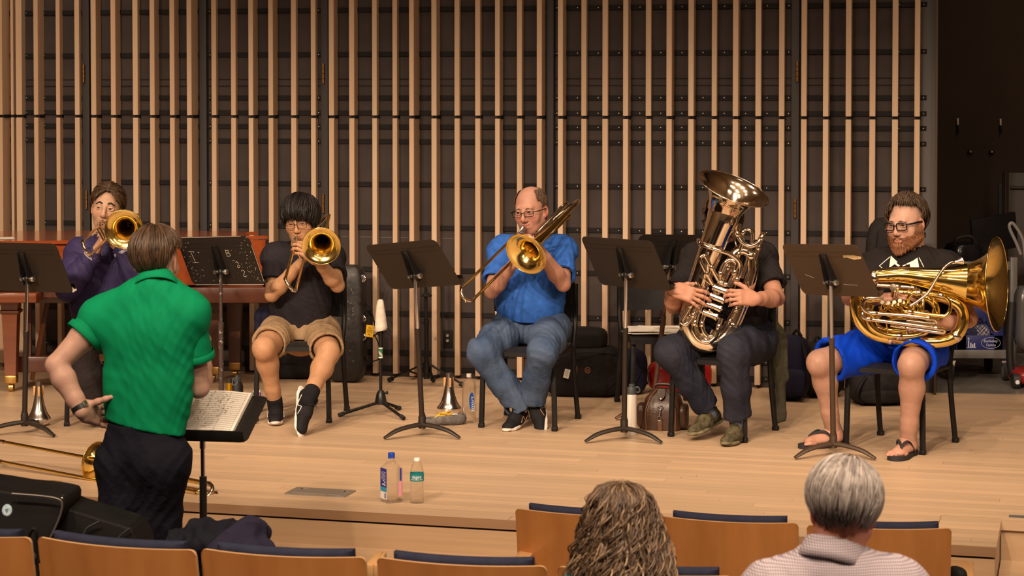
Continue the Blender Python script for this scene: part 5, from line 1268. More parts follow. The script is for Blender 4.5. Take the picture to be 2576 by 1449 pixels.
# ---------------------------------------------------------------- instruments
GOLD = mat('lacquer_gold', (0.84, 0.62, 0.20), 0.13, 1.0, var=0.06, vscale=6); GOLD_IN = mat('bell_inside_gold', (0.86, 0.66, 0.25), 0.16, 1.0, var=0.06, vscale=8)
NICKEL = mat('nickel_silver', (0.72, 0.60, 0.46), 0.16, 1.0); SILVER = mat('silver_plate', (0.86, 0.76, 0.62), 0.10, 1.0, var=0.04, vscale=5); SILV_MP = mat('mouthpiece_silver', (0.85, 0.80, 0.72), 0.26, 1.0)
PEARL = mat('pearl_button', (0.75, 0.66, 0.5), 0.3); CORK = mat('cork', (0.55, 0.30, 0.12), 0.85, var=0.15, vscale=60)
def trombone(label, M, E, w_px, bell_px, bell_d=0.216, xb=0.36, fatt=False, loc=None, wvec=None, Bc=None, sep=0.088, back=-0.24):
    M = V3(M); E = V3(E); a = nrm(E - M); Ls = np.linalg.norm(E - M)
    if wvec is None: W2 = V3(pplane(w_px[0], w_px[1], E, a)); wv = nrm(W2 - E)
    else: wv = nrm(V3(wvec) - a * np.dot(wvec, a))
    if Bc is None: Bc = V3(pplane(bell_px[0], bell_px[1], M + a * xb, a))
    ob = Bc - M - a * xb                                  # offset of the bell line from the upper slide tube
    g = wv * sep; pv = nrm(ob - g); sp = np.linalg.norm(ob - g); nv = np.cross(a, pv)
    root = thing('trombone', loc if loc is not None else (M[0], M[1], max(0, M[2] - 0.2)), label, 'trombone', 'trombones')
    mb = MB(); mb.lathe([(0.0050, 0.07), (0.0065, 0.042), (0.010, 0.032), (0.0155, 0.018), (0.0160, 0.008), (0.0142, 0.002), (0.0145, 0.0), (0.0125, -0.002), (0.009, 0.006), (0.002, 0.018)], M, a, 20); mb.tube([M + a * 0.055, M + a * 0.10], 0.0062, 12); mb.build('mouthpiece', SILV_MP, root, 60, True)
    xh = 0.13
    mb = MB(); mb.tube([M + a * 0.095, M + a * (xh + 0.05)], 0.0082, 12); mb.tube([M + g + a * 0.06, M + g + a * (xh + 0.05)], 0.0082, 12)
    mb.tube([M + a * xh, M + g + a * xh], 0.006, 10); mb.lathe([(0.0085, -0.012), (0.0112, -0.010), (0.0112, 0.012), (0.0085, 0.014)], M + a * xh, a, 14); mb.lathe([(0.0085, -0.012), (0.0112, -0.010), (0.0112, 0.012), (0.0085, 0.014)], M + g + a * xh, a, 14); mb.build('inner_slide', NICKEL, root, 60, True)
    mb = MB(); P = [M + a * (xh + 0.05), M + a * (Ls - 0.045)]; 
    for t in np.linspace(0, PI, 11): P.append(M + g / 2 - g / 2 * math.cos(t) + a * (Ls - 0.045 + 0.045 * math.sin(t)))
    P += [M + g + a * (xh + 0.05)]; mb.tube(P, 0.0080, 14, m=0); mb.build('outer_slide', GOLD, root, 60, True)
    mb = MB(); mb.tube(P[2:-1], 0.0088, 14); q = M + g + a * (Ls - 0.01); mb.ball(M + g * 0.75 + a * (Ls + 0.006), 0.008, 10); mb.lathe([(0.0098, -0.012), (0.0098, 0.012)], P[1], a, 14); mb.lathe([(0.0098, -0.012), (0.0098, 0.012)], M + g + a * (Ls - 0.045), a, 14); mb.build('slide_bow', NICKEL, root, 60, True)
    mb = MB(); mb.tube([M + a * (xh + 0.075), M + g + a * (xh + 0.075)], 0.0055, 10); mb.build('hand_brace', NICKEL, root, 60, True)
    # neck pipe, tuning slide, bell
    mb = MB(); mb.tube([M + g + a * 0.06, M + g + a * (back + 0.09)], 0.0088, 14); mb.build('neck_pipe', GOLD, root, 60, True)
    mb = MB(); P = [M + g + a * (back + 0.1)] + [M + g + (ob - g) / 2 * (1 - math.cos(t)) + a * (back + 0.05 - (sp / 2) * math.sin(t)) for t in np.linspace(0, PI, 13)] + [M + ob + a * (back + 0.1)]
    mb.tube(P, 0.0098, 14); mb.lathe([(0.0112, -0.01), (0.0112, 0.01)], P[1], a, 14); mb.lathe([(0.0118, -0.01), (0.0118, 0.01)], P[-2], a, 14); mb.build('tuning_slide', NICKEL if fatt else GOLD, root, 60, True)
    Rb = bell_d / 2; prof = [(0.0105, back + 0.08), (0.0125, back + 0.2), (0.0155, 0.05), (0.020, 0.15), (0.026, xb - 0.155), (0.033, xb - 0.11), (0.042, xb - 0.072), (0.055, xb - 0.04), (0.072, xb - 0.018), (0.092, xb - 0.005)]
    prof = [(r * (1 if r < 0.03 else 1 + (Rb / 0.108 - 1) * (r - 0.03) / 0.078), z) for r, z in prof] + [(Rb, xb)]
    pr = smooth_pts(np.array(prof), 4); o0 = M + ob
    mb = MB(); mb.lathe([(r, z) for r, z in pr], o0, a, 48); mb.lathe([(r - 0.0009, z + 0.0006) for r, z in pr[::-1]], o0, a, 48, 1)
    u = nrm(np.cross(a, (0, 0, 1.0))); v = np.cross(a, u); mb.tube([Bc + (u * math.cos(t) + v * math.sin(t)) * Rb for t in np.linspace(0, 2 * PI, 49)[:-1]], 0.0018, 8, closed=True)
    mb.build('bell', [GOLD, GOLD_IN], root, 60, True)
    for xx in (-0.06, 0.07):
        mb = MB(); p0, p1 = M + g + a * xx, M + ob + a * xx
        mb.tube([p0, p1], 0.0042, 8); mb.ball(mid(p0, p1), 0.007, 8); mb.build('bell_brace', NICKEL, root, 60, True)
    if fatt:
        for (off, x0, x1, wd, r) in ((0.030, 0.02, back - 0.02, 0.055, 0.0078), (-0.030, 0.03, back + 0.03, 0.06, 0.0078)):
            c = M + g + (ob - g) * 0.5 + nv * off; P = [c - pv * wd / 2 + a * x0, c - pv * wd / 2 + a * (x1 + wd / 2)] + [c - pv * wd / 2 * math.cos(t) + a * (x1 + wd / 2 - wd / 2 * math.sin(t)) for t in np.linspace(0.2, PI - 0.2, 8)] + [c + pv * wd / 2 + a * (x1 + wd / 2), c + pv * wd / 2 + a * x0]
            P += [c + pv * wd * 0.35 + a * (x0 + 0.03), c + a * (x0 + 0.045), c - pv * wd * 0.35 + a * (x0 + 0.03)]
            mb = MB(); mb.tube(P, r, 12, closed=True)
            for q in (P[1], P[-5]): mb.lathe([(r + 0.002, -0.008), (r + 0.002, 0.008)], q, a, 12)
            mb.build('valve_loop', NICKEL if off > 0 else GOLD, root, 60, True)
        mb = MB(); c = M + g + a * 0.02 + pv * 0.02; mb.lathe([(0.0001, -0.022), (0.019, -0.022), (0.021, -0.018), (0.021, 0.018), (0.019, 0.022), (0.0001, 0.022)], c, nv, 20); mb.tube([c + nv * 0.02, c + nv * 0.03 + pv * 0.02, c + a * 0.07 + pv * 0.02 + nv * 0.02], 0.003, 8, n=3); mb.build('rotary_valve', NICKEL, root, 50, True)
    return root
def mouth(H): return H.w((0, 0.112, -0.072))
M1 = mouth(H1); E1 = solve(M1, 205, 609, 0.74, -1)
trombone('trombone of the navy-jacket player, bell facing us over the conductor', M1, E1, (222, 642), (312, 577), 0.214)
M2 = mouth(H2); E2 = solve(M2, 716, 707, 0.74, -1)
trombone('trombone of the khaki-shorts player, valve loops rising behind its round bell', M2, E2, (747, 743), (808, 619), 0.214, fatt=True)
M3 = mouth(H3); E3 = solve(M3, 1153, 733, 0.72, -1)
trombone('bass trombone of the bald player, its long slide pointing down to the left', M3, E3, (1184, 769), (1323, 639), 0.246, fatt=True, back=-0.26)
T1 = V3(pY(196, 1192, 10.0)); a4_ = nrm((-0.84, 0.53, 0.045)); M4_ = T1 - a4_ * 0.42 + V3((0, 0, 0.088)); 
trombone('trombone lying on the stage floor behind the conductor', M4_, M4_ + a4_ * 0.98, None, None, 0.205, wvec=(0, -0.15, -1), Bc=V3(pplane(243, 1164, M4_ + a4_ * 0.36, a4_)), fatt=True, loc=(M4_[0], M4_[1], 0), back=-0.40, sep=0.098)

class Plane2D:
    def __init__(s, Y0): s.Y = Y0
    def p(s, q): return V3(pY(q[0], q[1], s.Y - (q[2] if len(q) > 2 else 0.0)))
    def path(s, pts, n=5, closed=False, r=None):
        A = [list(s.p(q)) + [q[3] if len(q) > 3 else r] for q in pts]; return smooth_pts(np.array(A), n, closed)
def tubing(name, PL, pts, m, root, r=0.01, closed=False, seg=14, ferr=(), n=5, fm=None):
    A = PL.path(pts, n, closed, r); mb = MB(); mb.tube(A[:, :3], A[:, 3], seg, closed=closed)
    for i in ferr:
        k = min(len(A) - 2, i * n); t = nrm(A[k + 1, :3] - A[k - 1, :3]) if k > 0 else nrm(A[1, :3] - A[0, :3]); rr = A[k, 3]
        mb.lathe([(rr, -0.016), (rr + 0.0025, -0.014), (rr + 0.0025, 0.014), (rr, 0.016)], A[k, :3], t, seg, m=1 if fm else 0)
    return mb.build(name, [m] + ([fm] if fm else []), root, 60, True)
def tuba_bell(PL, root, m, m_in, axis, rim_px, rim_dn, R, stem):
    """stem: (px,py,dn,r) from the throat outward to the small end; the flare is turned round the axis"""
    c = PL.p((rim_px[0], rim_px[1], rim_dn)); a = nrm(axis)
    prof = [(R, 0.0), (R * 0.93, -0.004), (R * 0.82, -0.016), (R * 0.70, -0.036), (R * 0.60, -0.062), (R * 0.52, -0.095), (R * 0.46, -0.13)]
    pr = smooth_pts(np.array(prof), 4); mb = MB()
    pts = [c + a * h for r, h in pr]; rad = [r for r, h in pr]
    A = PL.path(stem, 6); P = np.concatenate([pts, A[:, :3]]); rr = np.concatenate([rad, A[:, 3]])
    mb.tube(P, rr, 48, caps=False, m=0)
    inn = [(r - 0.001, h + 0.0008) for r, h in pr]; dp = [(R * 0.40, -0.18), (R * 0.34, -0.25), (R * 0.26, -0.34)]
    mb.lathe(inn + dp, c, a, 48, 1)
    u = nrm(np.cross(a, (0.3, 0.2, 1.0))); v = np.cross(a, u); mb.tube([c + (u * math.cos(t) + v * math.sin(t)) * R for t in np.linspace(0, 2 * PI, 61)[:-1]], 0.0032, 8, closed=True)
    return mb.build('bell', [m, m_in], root, 60, True)

# ---- the silver tuba, held upright
PL = Plane2D(11.10)
root = thing('tuba', PL.p((1785, 884, 0)), 'silver tuba held upright, bell up, hiding its player', 'tuba', 'tubas')
S_IN = mat('silver_inside', (0.80, 0.66, 0.50), 0.12, 1.0)
ax4 = nrm((0.325, -0.33, 0.89))
tuba_bell(PL, root, SILVER, S_IN, ax4, (1846, 474), 0.07, 0.2, [(1823, 545, 0.045, 0.080), (1808, 580, 0.035, 0.075), (1788, 632, 0.02, 0.069), (1766, 692, 0.005, 0.063), (1745, 756, 0.0, 0.058), (1736, 800, 0.0, 0.056)])
tubing('bottom_bow', PL, [(1737, 795, 0, .0565), (1735, 818, 0, .056), (1748, 850, 0, .054), (1785, 863, 0, .051), (1822, 850, 0, .047), (1846, 812, 0, .0435)], SILVER, root, seg=24, ferr=(0, 5), n=7)
tubing('outer_branch', PL, [(1845, 815, 0, .043), (1868, 760, 0, .039), (1884, 715, 0.005, .0355), (1893, 675, 0.01, .033), (1888, 643, 0.012, .031), (1868, 630, 0.015, .0295), (1848, 640, 0.018, .028), (1832, 672, 0.02, .026), (1814, 712, 0.02, .024), (1800, 742, 0.02, .023)], SILVER, root, seg=18, ferr=(1, 4, 7), n=7)
front = [('guard_tube', [(1757, 604, -0.03), (1760, 612, 0.06), (1780, 621, 0.105), (1812, 631, 0.11), (1840, 642, 0.10), (1860, 660, 0.09), (1864, 682, 0.085), (1853, 704, 0.08), (1838, 716, 0.06)], 0.0115),
 ('tuning_slide', [(1813, 716, 0.07), (1812, 690, 0.085), (1824, 662, 0.09), (1840, 654, 0.09), (1853, 664, 0.09), (1848, 686, 0.085), (1836, 712, 0.075)], 0.0125),
 ('valve_slide', [(1793, 716, 0.10), (1779, 690, 0.115), (1762, 655, 0.12), (1765, 645, 0.12), (1775, 646, 0.12), (1790, 674, 0.115), (1806, 704, 0.10)], 0.0100),
 ('valve_slide', [(1806, 706, 0.10), (1816, 712, 0.10), (1828, 716, 0.10), (1838, 714, 0.09)], 0.0100),
 ('upper_crook', [(1842, 690, 0.02), (1858, 640, 0.03), (1868, 606, 0.04), (1856, 588, 0.045), (1856, 572, 0.045), (1860, 562, 0.045)], 0.0135),
 ('upper_crook', [(1858, 566, 0.05), (1855, 588, 0.05), (1866, 609, 0.055), (1886, 619, 0.055), (1904, 613, 0.055), (1916, 597, 0.05), (1921, 584, 0.05)], 0.0130),
 ('upper_crook', [(1868, 600, 0.03), (1869, 584, 0.03), (1880, 577, 0.03), (1891, 584, 0.03), (1892, 606, 0.03), (1884, 640, 0.03), (1866, 700, 0.03)], 0.0105),
 ('branch_tube', [(1919, 588, 0.03), (1908, 622, 0.03), (1888, 690, 0.025), (1868, 742, 0.02), (1845, 800, 0.015)], 0.0120),
 ('slide_bow', [(1752, 742, 0.07), (1738, 768, 0.075), (1716, 804, 0.075), (1716, 813, 0.075), (1727, 815, 0.075), (1744, 792, 0.075), (1762, 758, 0.07)], 0.0120),
 ('slide_bow', [(1758, 782, 0.06), (1748, 812, 0.06), (1745, 834, 0.06), (1758, 854, 0.06), (1781, 861, 0.06), (1801, 846, 0.06), (1808, 822, 0.06), (1814, 800, 0.06)], 0.0130),
 ('slide_bow', [(1772, 792, 0.04), (1766, 815, 0.04), (1772, 838, 0.04), (1786, 847, 0.04), (1796, 830, 0.04)], 0.0130),
 ('branch_tube', [(1866, 750, 0.04), (1852, 778, 0.045), (1836, 808, 0.045), (1820, 836, 0.04)], 0.0090)]
for nm, pts, r in front: tubing(nm, PL, pts, SILVER, root, r, ferr=(1, len(pts) - 2))
dirv = nrm(PL.p((1790, 720, 0.06)) - PL.p((1832, 736, 0.09)))
for (cx_, cy_) in ((1829, 735), (1822, 757), (1814, 778), (1804, 798)):
    c = PL.p((cx_, cy_, 0.105)); mb = MB(); mb.lathe([(0.0001, -0.004), (0.017, -0.004), (0.0205, -0.001), (0.0205, 0.009), (0.017, 0.011), (0.017, 0.07), (0.0205, 0.072), (0.0205, 0.08), (0.0001, 0.084)], c, dirv, 22)
    mb.ball(c - dirv * 0.005, 0.005, 8); mb.tube([c + dirv * 0.03 + V3((0, 0.0, 0.004)), c + dirv * 0.045 + V3((0, 0.05, -0.01))], 0.014, 12)
    mb.build('rotary_valve', SILVER, root, 45, True)
for (x0, y0, x1, y1) in ((1783, 733, 1757, 722), (1778, 752, 1764, 744), (1772, 772, 1752, 765), (1786, 716, 1768, 700)):
    mb = MB(); p0, p1 = PL.p((x0, y0, 0.10)), PL.p((x1, y1, 0.105)); mb.tube([p0, p1], 0.003, 8); d = nrm(p1 - p0); up = nrm(np.cross(d, (0, -1, 0))); mb.plate([(0.028, 0), (0.02, 0.009), (0.0, 0.007), (-0.012, 0.002), (-0.012, -0.002), (0.0, -0.007), (0.02, -0.009)], p1, d, up, 0.0022); mb.build('paddle', NICKEL, root, 45, True)
mb = MB(); c = PL.p((1838, 715, 0.125)); mb.lathe([(0.0001, 0.003), (0.0175, 0.0025), (0.0185, 0.0), (0.0175, -0.003)], c, (0.1, -1, 0.1), 22); mb.build('stop_cap', SILVER, root, 45, True)
mb = MB()
for (a, b) in (((1781, 726), (1762, 786)), ((1852, 712), (1834, 770)), ((1785, 780), (1806, 800)), ((1760, 783), (1800, 797))): mb.tube([PL.p((*a, 0.11)), PL.p((*b, 0.105))], 0.0035, 8); mb.ball(PL.p((*a, 0.11)), 0.006, 8); mb.ball(PL.p((*b, 0.105)), 0.006, 8)
mb.build('valve_linkage', SILVER, root, 45, True)
for (a, b) in (((1858, 742), (1873, 735)), ((1852, 758), (1868, 766))):
    mb = MB(); p0, p1 = PL.p((*a, 0.10)), PL.p((*b, 0.10)); d = nrm(p1 - p0); mb.plate([(-0.02, 0.003), (0.0, 0.004), (0.02, 0.011), (0.032, 0.010), (0.034, -0.010), (0.02, -0.011), (0.0, -0.004), (-0.02, -0.003)], p0, d, nrm(np.cross(d, (0, -1, 0))), 0.002); mb.build('paddle', NICKEL, root, 45, True)
mb = MB(); A = PL.path([(1858, 640, -0.01), (1848, 605, -0.03), (1834, 588, -0.06)], 5, r=0.007); mb.tube(A[:, :3], 0.007, 12); mb.build('leadpipe', SILVER, root, 60, True)

# ---- the gold tuba lying across the lap
PL = Plane2D(10.66)
root = thing('tuba', PL.p((2290, 876, 0)), 'gold lacquered tuba lying across the lap, bell facing right', 'tuba', 'tubas')
tuba_bell(PL, root, GOLD, GOLD_IN, (0.895, -0.445, 0.03), (2508, 714), 0.03, 0.244, [(2385, 706, -0.01, 0.071), (2350, 702, -0.01, 0.060), (2310, 697, -0.01, 0.050), (2262, 692, 0.0, 0.041), (2215, 695, 0.0, 0.037)])
tubing('main_bow', PL, [(2222, 694, 0, .0375), (2198, 698, 0, .0365), (2170, 717, 0, .0355), (2154, 757, 0, .0345), (2160, 802, 0, .0335), (2190, 836, 0, .0325), (2240, 851, 0, .032), (2300, 858, 0, .032), (2360, 860, 0, .032), (2404, 845, 0, .032), (2424, 807, 0, .031), (2416, 774, 0, .030), (2386, 754, -0.005, .028), (2340, 744, -0.01, .025), (2285, 738, -0.01, .022), (2240, 734, -0.01, .020)], GOLD, root, seg=24, ferr=(1, 6, 9), n=7, fm=NICKEL)
gold_t = [('inner_bow', [(2188, 764, 0.02), (2184, 795, 0.025), (2194, 824, 0.03), (2222, 840, 0.03), (2262, 846, 0.03), (2306, 843, 0.03), (2336, 828, 0.03), (2354, 800, 0.03), (2354, 772, 0.03), (2336, 753, 0.03), (2318, 750, 0.02)], 0.0185, GOLD, (4,)),
 ('inner_bow', [(2200, 800, 0.02), (2212, 822, 0.02), (2240, 830, 0.02), (2290, 833, 0.02), (2318, 826, 0.02)], 0.012, GOLD, (1, 3)),
 ('valve_slide', [(2284, 762, 0.08), (2286, 748, 0.085), (2296, 738, 0.09), (2312, 737, 0.09), (2368, 744, 0.09), (2386, 755, 0.09), (2391, 775, 0.09), (2383, 791, 0.09), (2366, 795, 0.09), (2290, 785, 0.085), (2268, 782, 0.07)], 0.0102, GOLD, (3, 4, 9)),
 ('valve_slide', [(2222, 752, 0.085), (2192, 750, 0.09), (2176, 756, 0.09), (2170, 770, 0.09), (2178, 783, 0.09), (2200, 788, 0.09), (2270, 793, 0.09), (2336, 801, 0.09), (2352, 804, 0.085), (2355, 811, 0.08), (2345, 814, 0.07), (2280, 806, 0.06)], 0.0102, NICKEL, (5, 7)),
 ('valve_slide', [(2186, 778, 0.07), (2171, 786, 0.085), (2172, 798, 0.09), (2186, 803, 0.09), (2260, 813, 0.09), (2356, 826, 0.09), (2374, 829, 0.085), (2374, 836, 0.08), (2360, 836, 0.075), (2290, 826, 0.07), (2240, 818, 0.06)], 0.0102, NICKEL, (3, 5)),
 ('upper_tube', [(2206, 718, 0.05), (2258, 721, 0.05), (2298, 725, 0.05), (2316, 735, 0.045), (2324, 752, 0.04)], 0.0092, NICKEL, (1, 2)),
 ('valve_knuckle', [(2232, 772, 0.05), (2226, 786, 0.05), (2240, 794, 0.05), (2256, 786, 0.05), (2262, 774, 0.04)], 0.0105, GOLD, ()),
 ('valve_knuckle', [(2262, 778, 0.05), (2268, 792, 0.05), (2282, 796, 0.05), (2296, 786, 0.05), (2300, 770, 0.045)], 0.0105, GOLD, ()),
 ('valve_knuckle', [(2300, 760, 0.05), (2312, 774, 0.055), (2306, 792, 0.055), (2290, 800, 0.05), (2250, 800, 0.045), (2238, 808, 0.04)], 0.0115, GOLD, ()),
 ('valve_knuckle', [(2322, 752, 0.05), (2320, 775, 0.06), (2322, 795, 0.055)], 0.0115, GOLD, ()),
 ('valve_knuckle', [(2196, 768, 0.04), (2192, 785, 0.045), (2202, 800, 0.045), (2216, 790, 0.045), (2214, 770, 0.04)], 0.010, GOLD, ()),
 ('valve_knuckle', [(2168, 745, 0.06), (2178, 756, 0.07), (2194, 757, 0.075), (2216, 754, 0.07)], 0.009, GOLD, ())]
for nm, pts, r, m, fr in gold_t: tubing(nm, PL, pts, m, root, r, ferr=fr, fm=NICKEL)
for (bx, by) in ((2219, 760), (2234, 762), (2249, 760), (2263, 756)):
    c = PL.p((bx, by, 0.135)); d = nrm(PL.p((bx + 34, by + 28, 0.03)) - c); mb = MB()
    mb.lathe([(0.0001, 0.0), (0.0098, 0.0), (0.0105, 0.002), (0.0105, 0.006), (0.004, 0.007)], c, d, 16, 0); mb.lathe([(0.0036, 0.006), (0.0036, 0.03), (0.010, 0.031), (0.014, 0.034), (0.014, 0.045), (0.0128, 0.046), (0.0128, 0.15), (0.0145, 0.151), (0.0145, 0.16), (0.0001, 0.163)], c, d, 18, 1)
    mb.build('piston_valve', [PEARL, GOLD], root, 45, True)
mb = MB(); c = PL.p((2247, 723, 0.12)); mb.lathe([(0.0001, 0.004), (0.0175, 0.0035), (0.0185, 0.0), (0.0175, -0.004), (0.004, -0.006)], c, (-0.1, -1, 0.15), 22); mb.tube([c, PL.p((2244, 745, 0.07))], 0.009, 12); mb.tube([PL.p((2258, 726, 0.09)), PL.p((2254, 748, 0.07))], 0.008, 12); mb.build('rotary_valve', NICKEL, root, 45, True)
mb = MB(); A = PL.path([(2404, 659, 0.045), (2392, 661, 0.05), (2376, 673, 0.06), (2358, 698, 0.075), (2334, 737, 0.095), (2310, 757, 0.10), (2290, 770, 0.095)], 6, r=0.0078); mb.tube(A[:, :3], np.linspace(0.0062, 0.0088, len(A)), 12); mb.build('leadpipe', NICKEL, root, 60, True)
mb = MB(); p0 = PL.p((2400, 660, 0.045)); d = nrm(PL.p((2424, 655, 0.045)) - p0); mb.lathe([(0.0065, -0.012), (0.0075, 0.006), (0.010, 0.018), (0.0155, 0.030), (0.0185, 0.040), (0.0195, 0.046), (0.0175, 0.048), (0.010, 0.038)], p0, d, 20); mb.build('mouthpiece', SILV_MP, root, 60, True)
for (a, b) in (((2349, 748), (2346, 790)), ((2212, 786), (2219, 766)), ((2230, 815), (2234, 838)), ((2278, 824), (2284, 843)), ((2360, 735), (2372, 722))):
    mb = MB(); mb.tube([PL.p((*a, 0.08)), PL.p((*b, 0.04))], 0.0038, 8); mb.build('brace', GOLD, root, 45, True)
mb = MB(); A = PL.path([(2275, 742, 0.07), (2273, 734, 0.08), (2280, 737, 0.085), (2286, 732, 0.085), (2287, 726, 0.08)], 4, r=0.0035); mb.tube(A[:, :3], 0.0035, 8); mb.build('water_key', NICKEL, root, 45, True)
# ---------------------------------------------------------------- the conductor, seen from behind
Y = 8.06; ZF = -0.50; fc = V3((0.22, 0.975, 0)); xc = V3((-0.975, 0.22, 0))     # facing the stage
J = dict(pel=pY(362, 1110, Y), neck=pY(393, 706, Y - 0.0), head=pY(394, 656, Y + 0.05), shL=pY(256, 800, Y + 0.05), shR=pY(474, 790, Y - 0.02), hipL=pY(316, 1160, Y + 0.03), hipR=pY(408, 1160, Y - 0.03))
J['elL'] = pY(141, 918, Y - 0.03); J['wrL'] = pY(206, 1034, Y - 0.07)
J['elR'] = solve(J['shR'], 500, 975, 0.31, 1); J['wrR'] = solve(J['elR'], 514, 905, 0.25, 1)
J['knL'] = pY(300, 1462, Y + 0.05); J['knR'] = pY(368, 1462, Y + 0.10); J['anL'] = V3(J['knL']) * (1, 1, 0) + V3((0, 0, ZF + 0.09)); J['anR'] = V3(J['knR']) * (1, 1, 0) + V3((0.02, -0.08, ZF + 0.09))
for k in list(J): J[k] = V3(J[k])
H6 = Head(J['head'], 180 + 14, 3, 0, 1.02)
SK6 = SKIN('rose_fair', (0.50, 0.32, 0.25))
hv, hf = neck_sd(H6, J, 0.058)
sdl = dict(d=(0.45, 0.84, -0.30), n=(0.85, -0.47, 0.15), thumbdir=V3((0, 0, 1)), curl=(0.15, 0.25, 0.2), sc=1.05, thumb=(0.12, 0.25, 1.0), tcurl=0.0)
aL = limb_mesh(J, 'L', sdl, 1.08); aR = limb_mesh(J, 'R', dict(d=(0.05, 0.3, 0.95), n=(-1, 0.1, 0), thumbdir=V3((0, 1, 0.2)), curl=(0.9, 1.2, 0.8)), 1.08)
w = (0.16, 0.155, 0.18); core = core_mesh(J, fc, xc, w, 0.62, True, 1.0)
P6 = person('conductor seen from behind in a green polo, left hand on the hip', (J['pel'][0], Y, ZF), [core, aL, aR, (hv, hf)], SK6,
    [flat_tint(len(core[0]), (1, 1, 1)), flat_tint(len(aL[0]), (0.95, 0.88, 0.86)), flat_tint(len(aR[0]), (1, 0.95, 0.94)), H6.tint(hv, (1, 0.95, 0.93))])
GREEN = cloth('green_pique', (0.0015, 0.21, 0.085), 0.8, 0.10, 6, 0.2, 900, 0.0)
sd, wst, ch, up = torso_sd(J, fc, xc, (0.172, 0.168, 0.192), 0.62)
# drawn-in waist: hem cut slants down to the right as in the hand-on-hip pose
hemp = V3(pY(362, 1085, Y - 0.1)); hemn = nrm(V3((-0.20, 0, -1)))
s6 = shirt(P6, 'shirt', GREEN, J, fc, xc, (0.172, 0.170, 0.190), 0.62, (0.42, 0.60), (0.072, 0.078), hemp, 0.066, disp=folds([(0.5, 0.1, 1), (1, 0, 0.5), (0.8, 0.2, -0.7)], 0.007, 26, 41, 4), hemn=hemn, h=0.0065)
collar_mesh(s6, GREEN, J['neck'] + V3((0, -0.004, -0.008)), nrm(J['head'] - J['neck']), 0.066, 0.090, 0.036, 'collar', 0.056, fc, 0.6)
for i, s in enumerate(('L', 'R')):
    e = mid(J['sh' + s], J['el' + s], (0.42, 0.60)[i]); d = nrm(J['el' + s] - J['sh' + s]); mb = MB()
    mb.lathe([(0.0775, -0.028), (0.0805, -0.026), (0.081, -0.002), (0.0785, 0.001), (0.066, -0.004)], e, d, 30); mb.build('sleeve_band', GREEN, s6, 60, True)
NAVYP = cloth('navy_trouser', (0.0095, 0.0095, 0.0165), 0.85)
trousers(P6, NAVYP, J, fc, xc, 0.150, 0.72, ((0.108, 0.100, 0.084), (0.085, 0.078, 0.085)), (1.05, 1.05), top=J['pel'] + V3((0, 0, 0.075)), seat=None, disp=folds([(0.7, 0.2, 1), (1, 0.2, -0.4)], 0.009, 24, 43))
for s in ('L', 'R'): shoe(P6, J['an' + s], fc, (0, 0, 1), BLK, mat('sole_black'), 0.30, drop=0.09)
HB6 = mat('hair_mid_brown', (0.045, 0.025, 0.014), 0.42, var=0.4, vscale=25, spec=0.4); HB6b = mat('hair_mid_light', (0.085, 0.049, 0.028), 0.42, spec=0.4)
def e6(phi): a = abs(phi); return 1.35 if a < 0.8 else (1.45 if a < 1.95 else 1.6 + 0.80 * min(1, (a - 1.95) / 0.35))
H6.hair(P6, HB6, e6, lambda p, t: 0.012 + 0.003 * math.sin(t * 2) - 0.010 * max(0, t - 1.5), 1300, 0.0024, (0.006, -0.01, 0.120), 0.0008, 19, jit=0.14, rnd=0.005, m2=HB6b, seg=5)
mb = MB(); d = nrm(J['wrL'] - J['elL']); c = mid(J['elL'], J['wrL'], 0.93); mb.lathe([(0.032, -0.011), (0.0345, -0.009), (0.0345, 0.009), (0.032, 0.011)], c, d, 24)
t = nrm(V3((0.8, -0.5, 0.3)) - d * np.dot((0.8, -0.5, 0.3), d)); mb.box(c + t * 0.034, (0.006, 0.022, 0.026), np.stack([t, np.cross(d, t), d], 1), 0.002, 1); mb.build('wristband', [mat('band_black', (0.01, 0.01, 0.014), 0.4), mat('band_clasp', (0.5, 0.42, 0.36), 0.3, 1.0)], P6, 40, True)
H6.eyes(P6)

# the conductor's stand with the open score
c0 = V3(pY(565, 1092, 8.35)); WHITEP = mat('score_paper', (0.86, 0.80, 0.72), 0.8, var=0.04, vscale=5)
ft = V3((pY(512, 1300, 8.30)[0], 8.30, ZF)); root = thing('music_stand', ft, "conductor's low black music stand holding an open score, beside the green shirt", 'music stand', 'music stands on the stage')
r_ = nrm((0.985, -0.17, 0)); tl_ = math.radians(24); up_ = nrm(V3((0.17, 0.985, 0)) * math.cos(tl_) + V3((0, 0, math.sin(tl_)))); n_ = np.cross(r_, up_)
BRp = V3(pY(622, 1126, 8.16)); c_ = BRp - r_ * 0.254 + up_ * 0.17 + n_ * 0.024
R_ = np.stack([r_, up_, n_], 1)
ws = lambda a, b, c=0.0: c_ + R_ @ V3((a, b, c))
mb = MB(); mb.plate(rrect(0.508, 0.34, 0.03), ws(0, 0), r_, up_, 0.0025); mb.box(ws(0, -0.169, 0.026), (0.49, 0.0025, 0.052), R_, 0.001); mb.box(ws(0, -0.155, -0.0), (0.48, 0.02, 0.004), R_); mb.build('desk', P_BLACK, root, 30, True)
mb = MB(); top = ws(-0.03, -0.02, -0.03); low = V3((ft[0], ft[1], ZF + 0.5)); mb.tube([ws(-0.06, -0.02, -0.025), ws(0.06, -0.02, -0.025)], 0.010, 12); mb.ball(top, 0.02, 10); mb.build('tilt_head', mat('bracket_black'), root, 40, True)
jn = V3(pY(511, 1205, 8.30)); ptop = V3(pY(510, 1128, 8.30)); 
mb = MB(); mb.tube([jn, ptop, ], 0.0095, 14); mb.tube([ptop, ptop + V3((0, 0, 0.05))], 0.013, 12); mb.build('inner_tube', CHROME, root, 40, True)
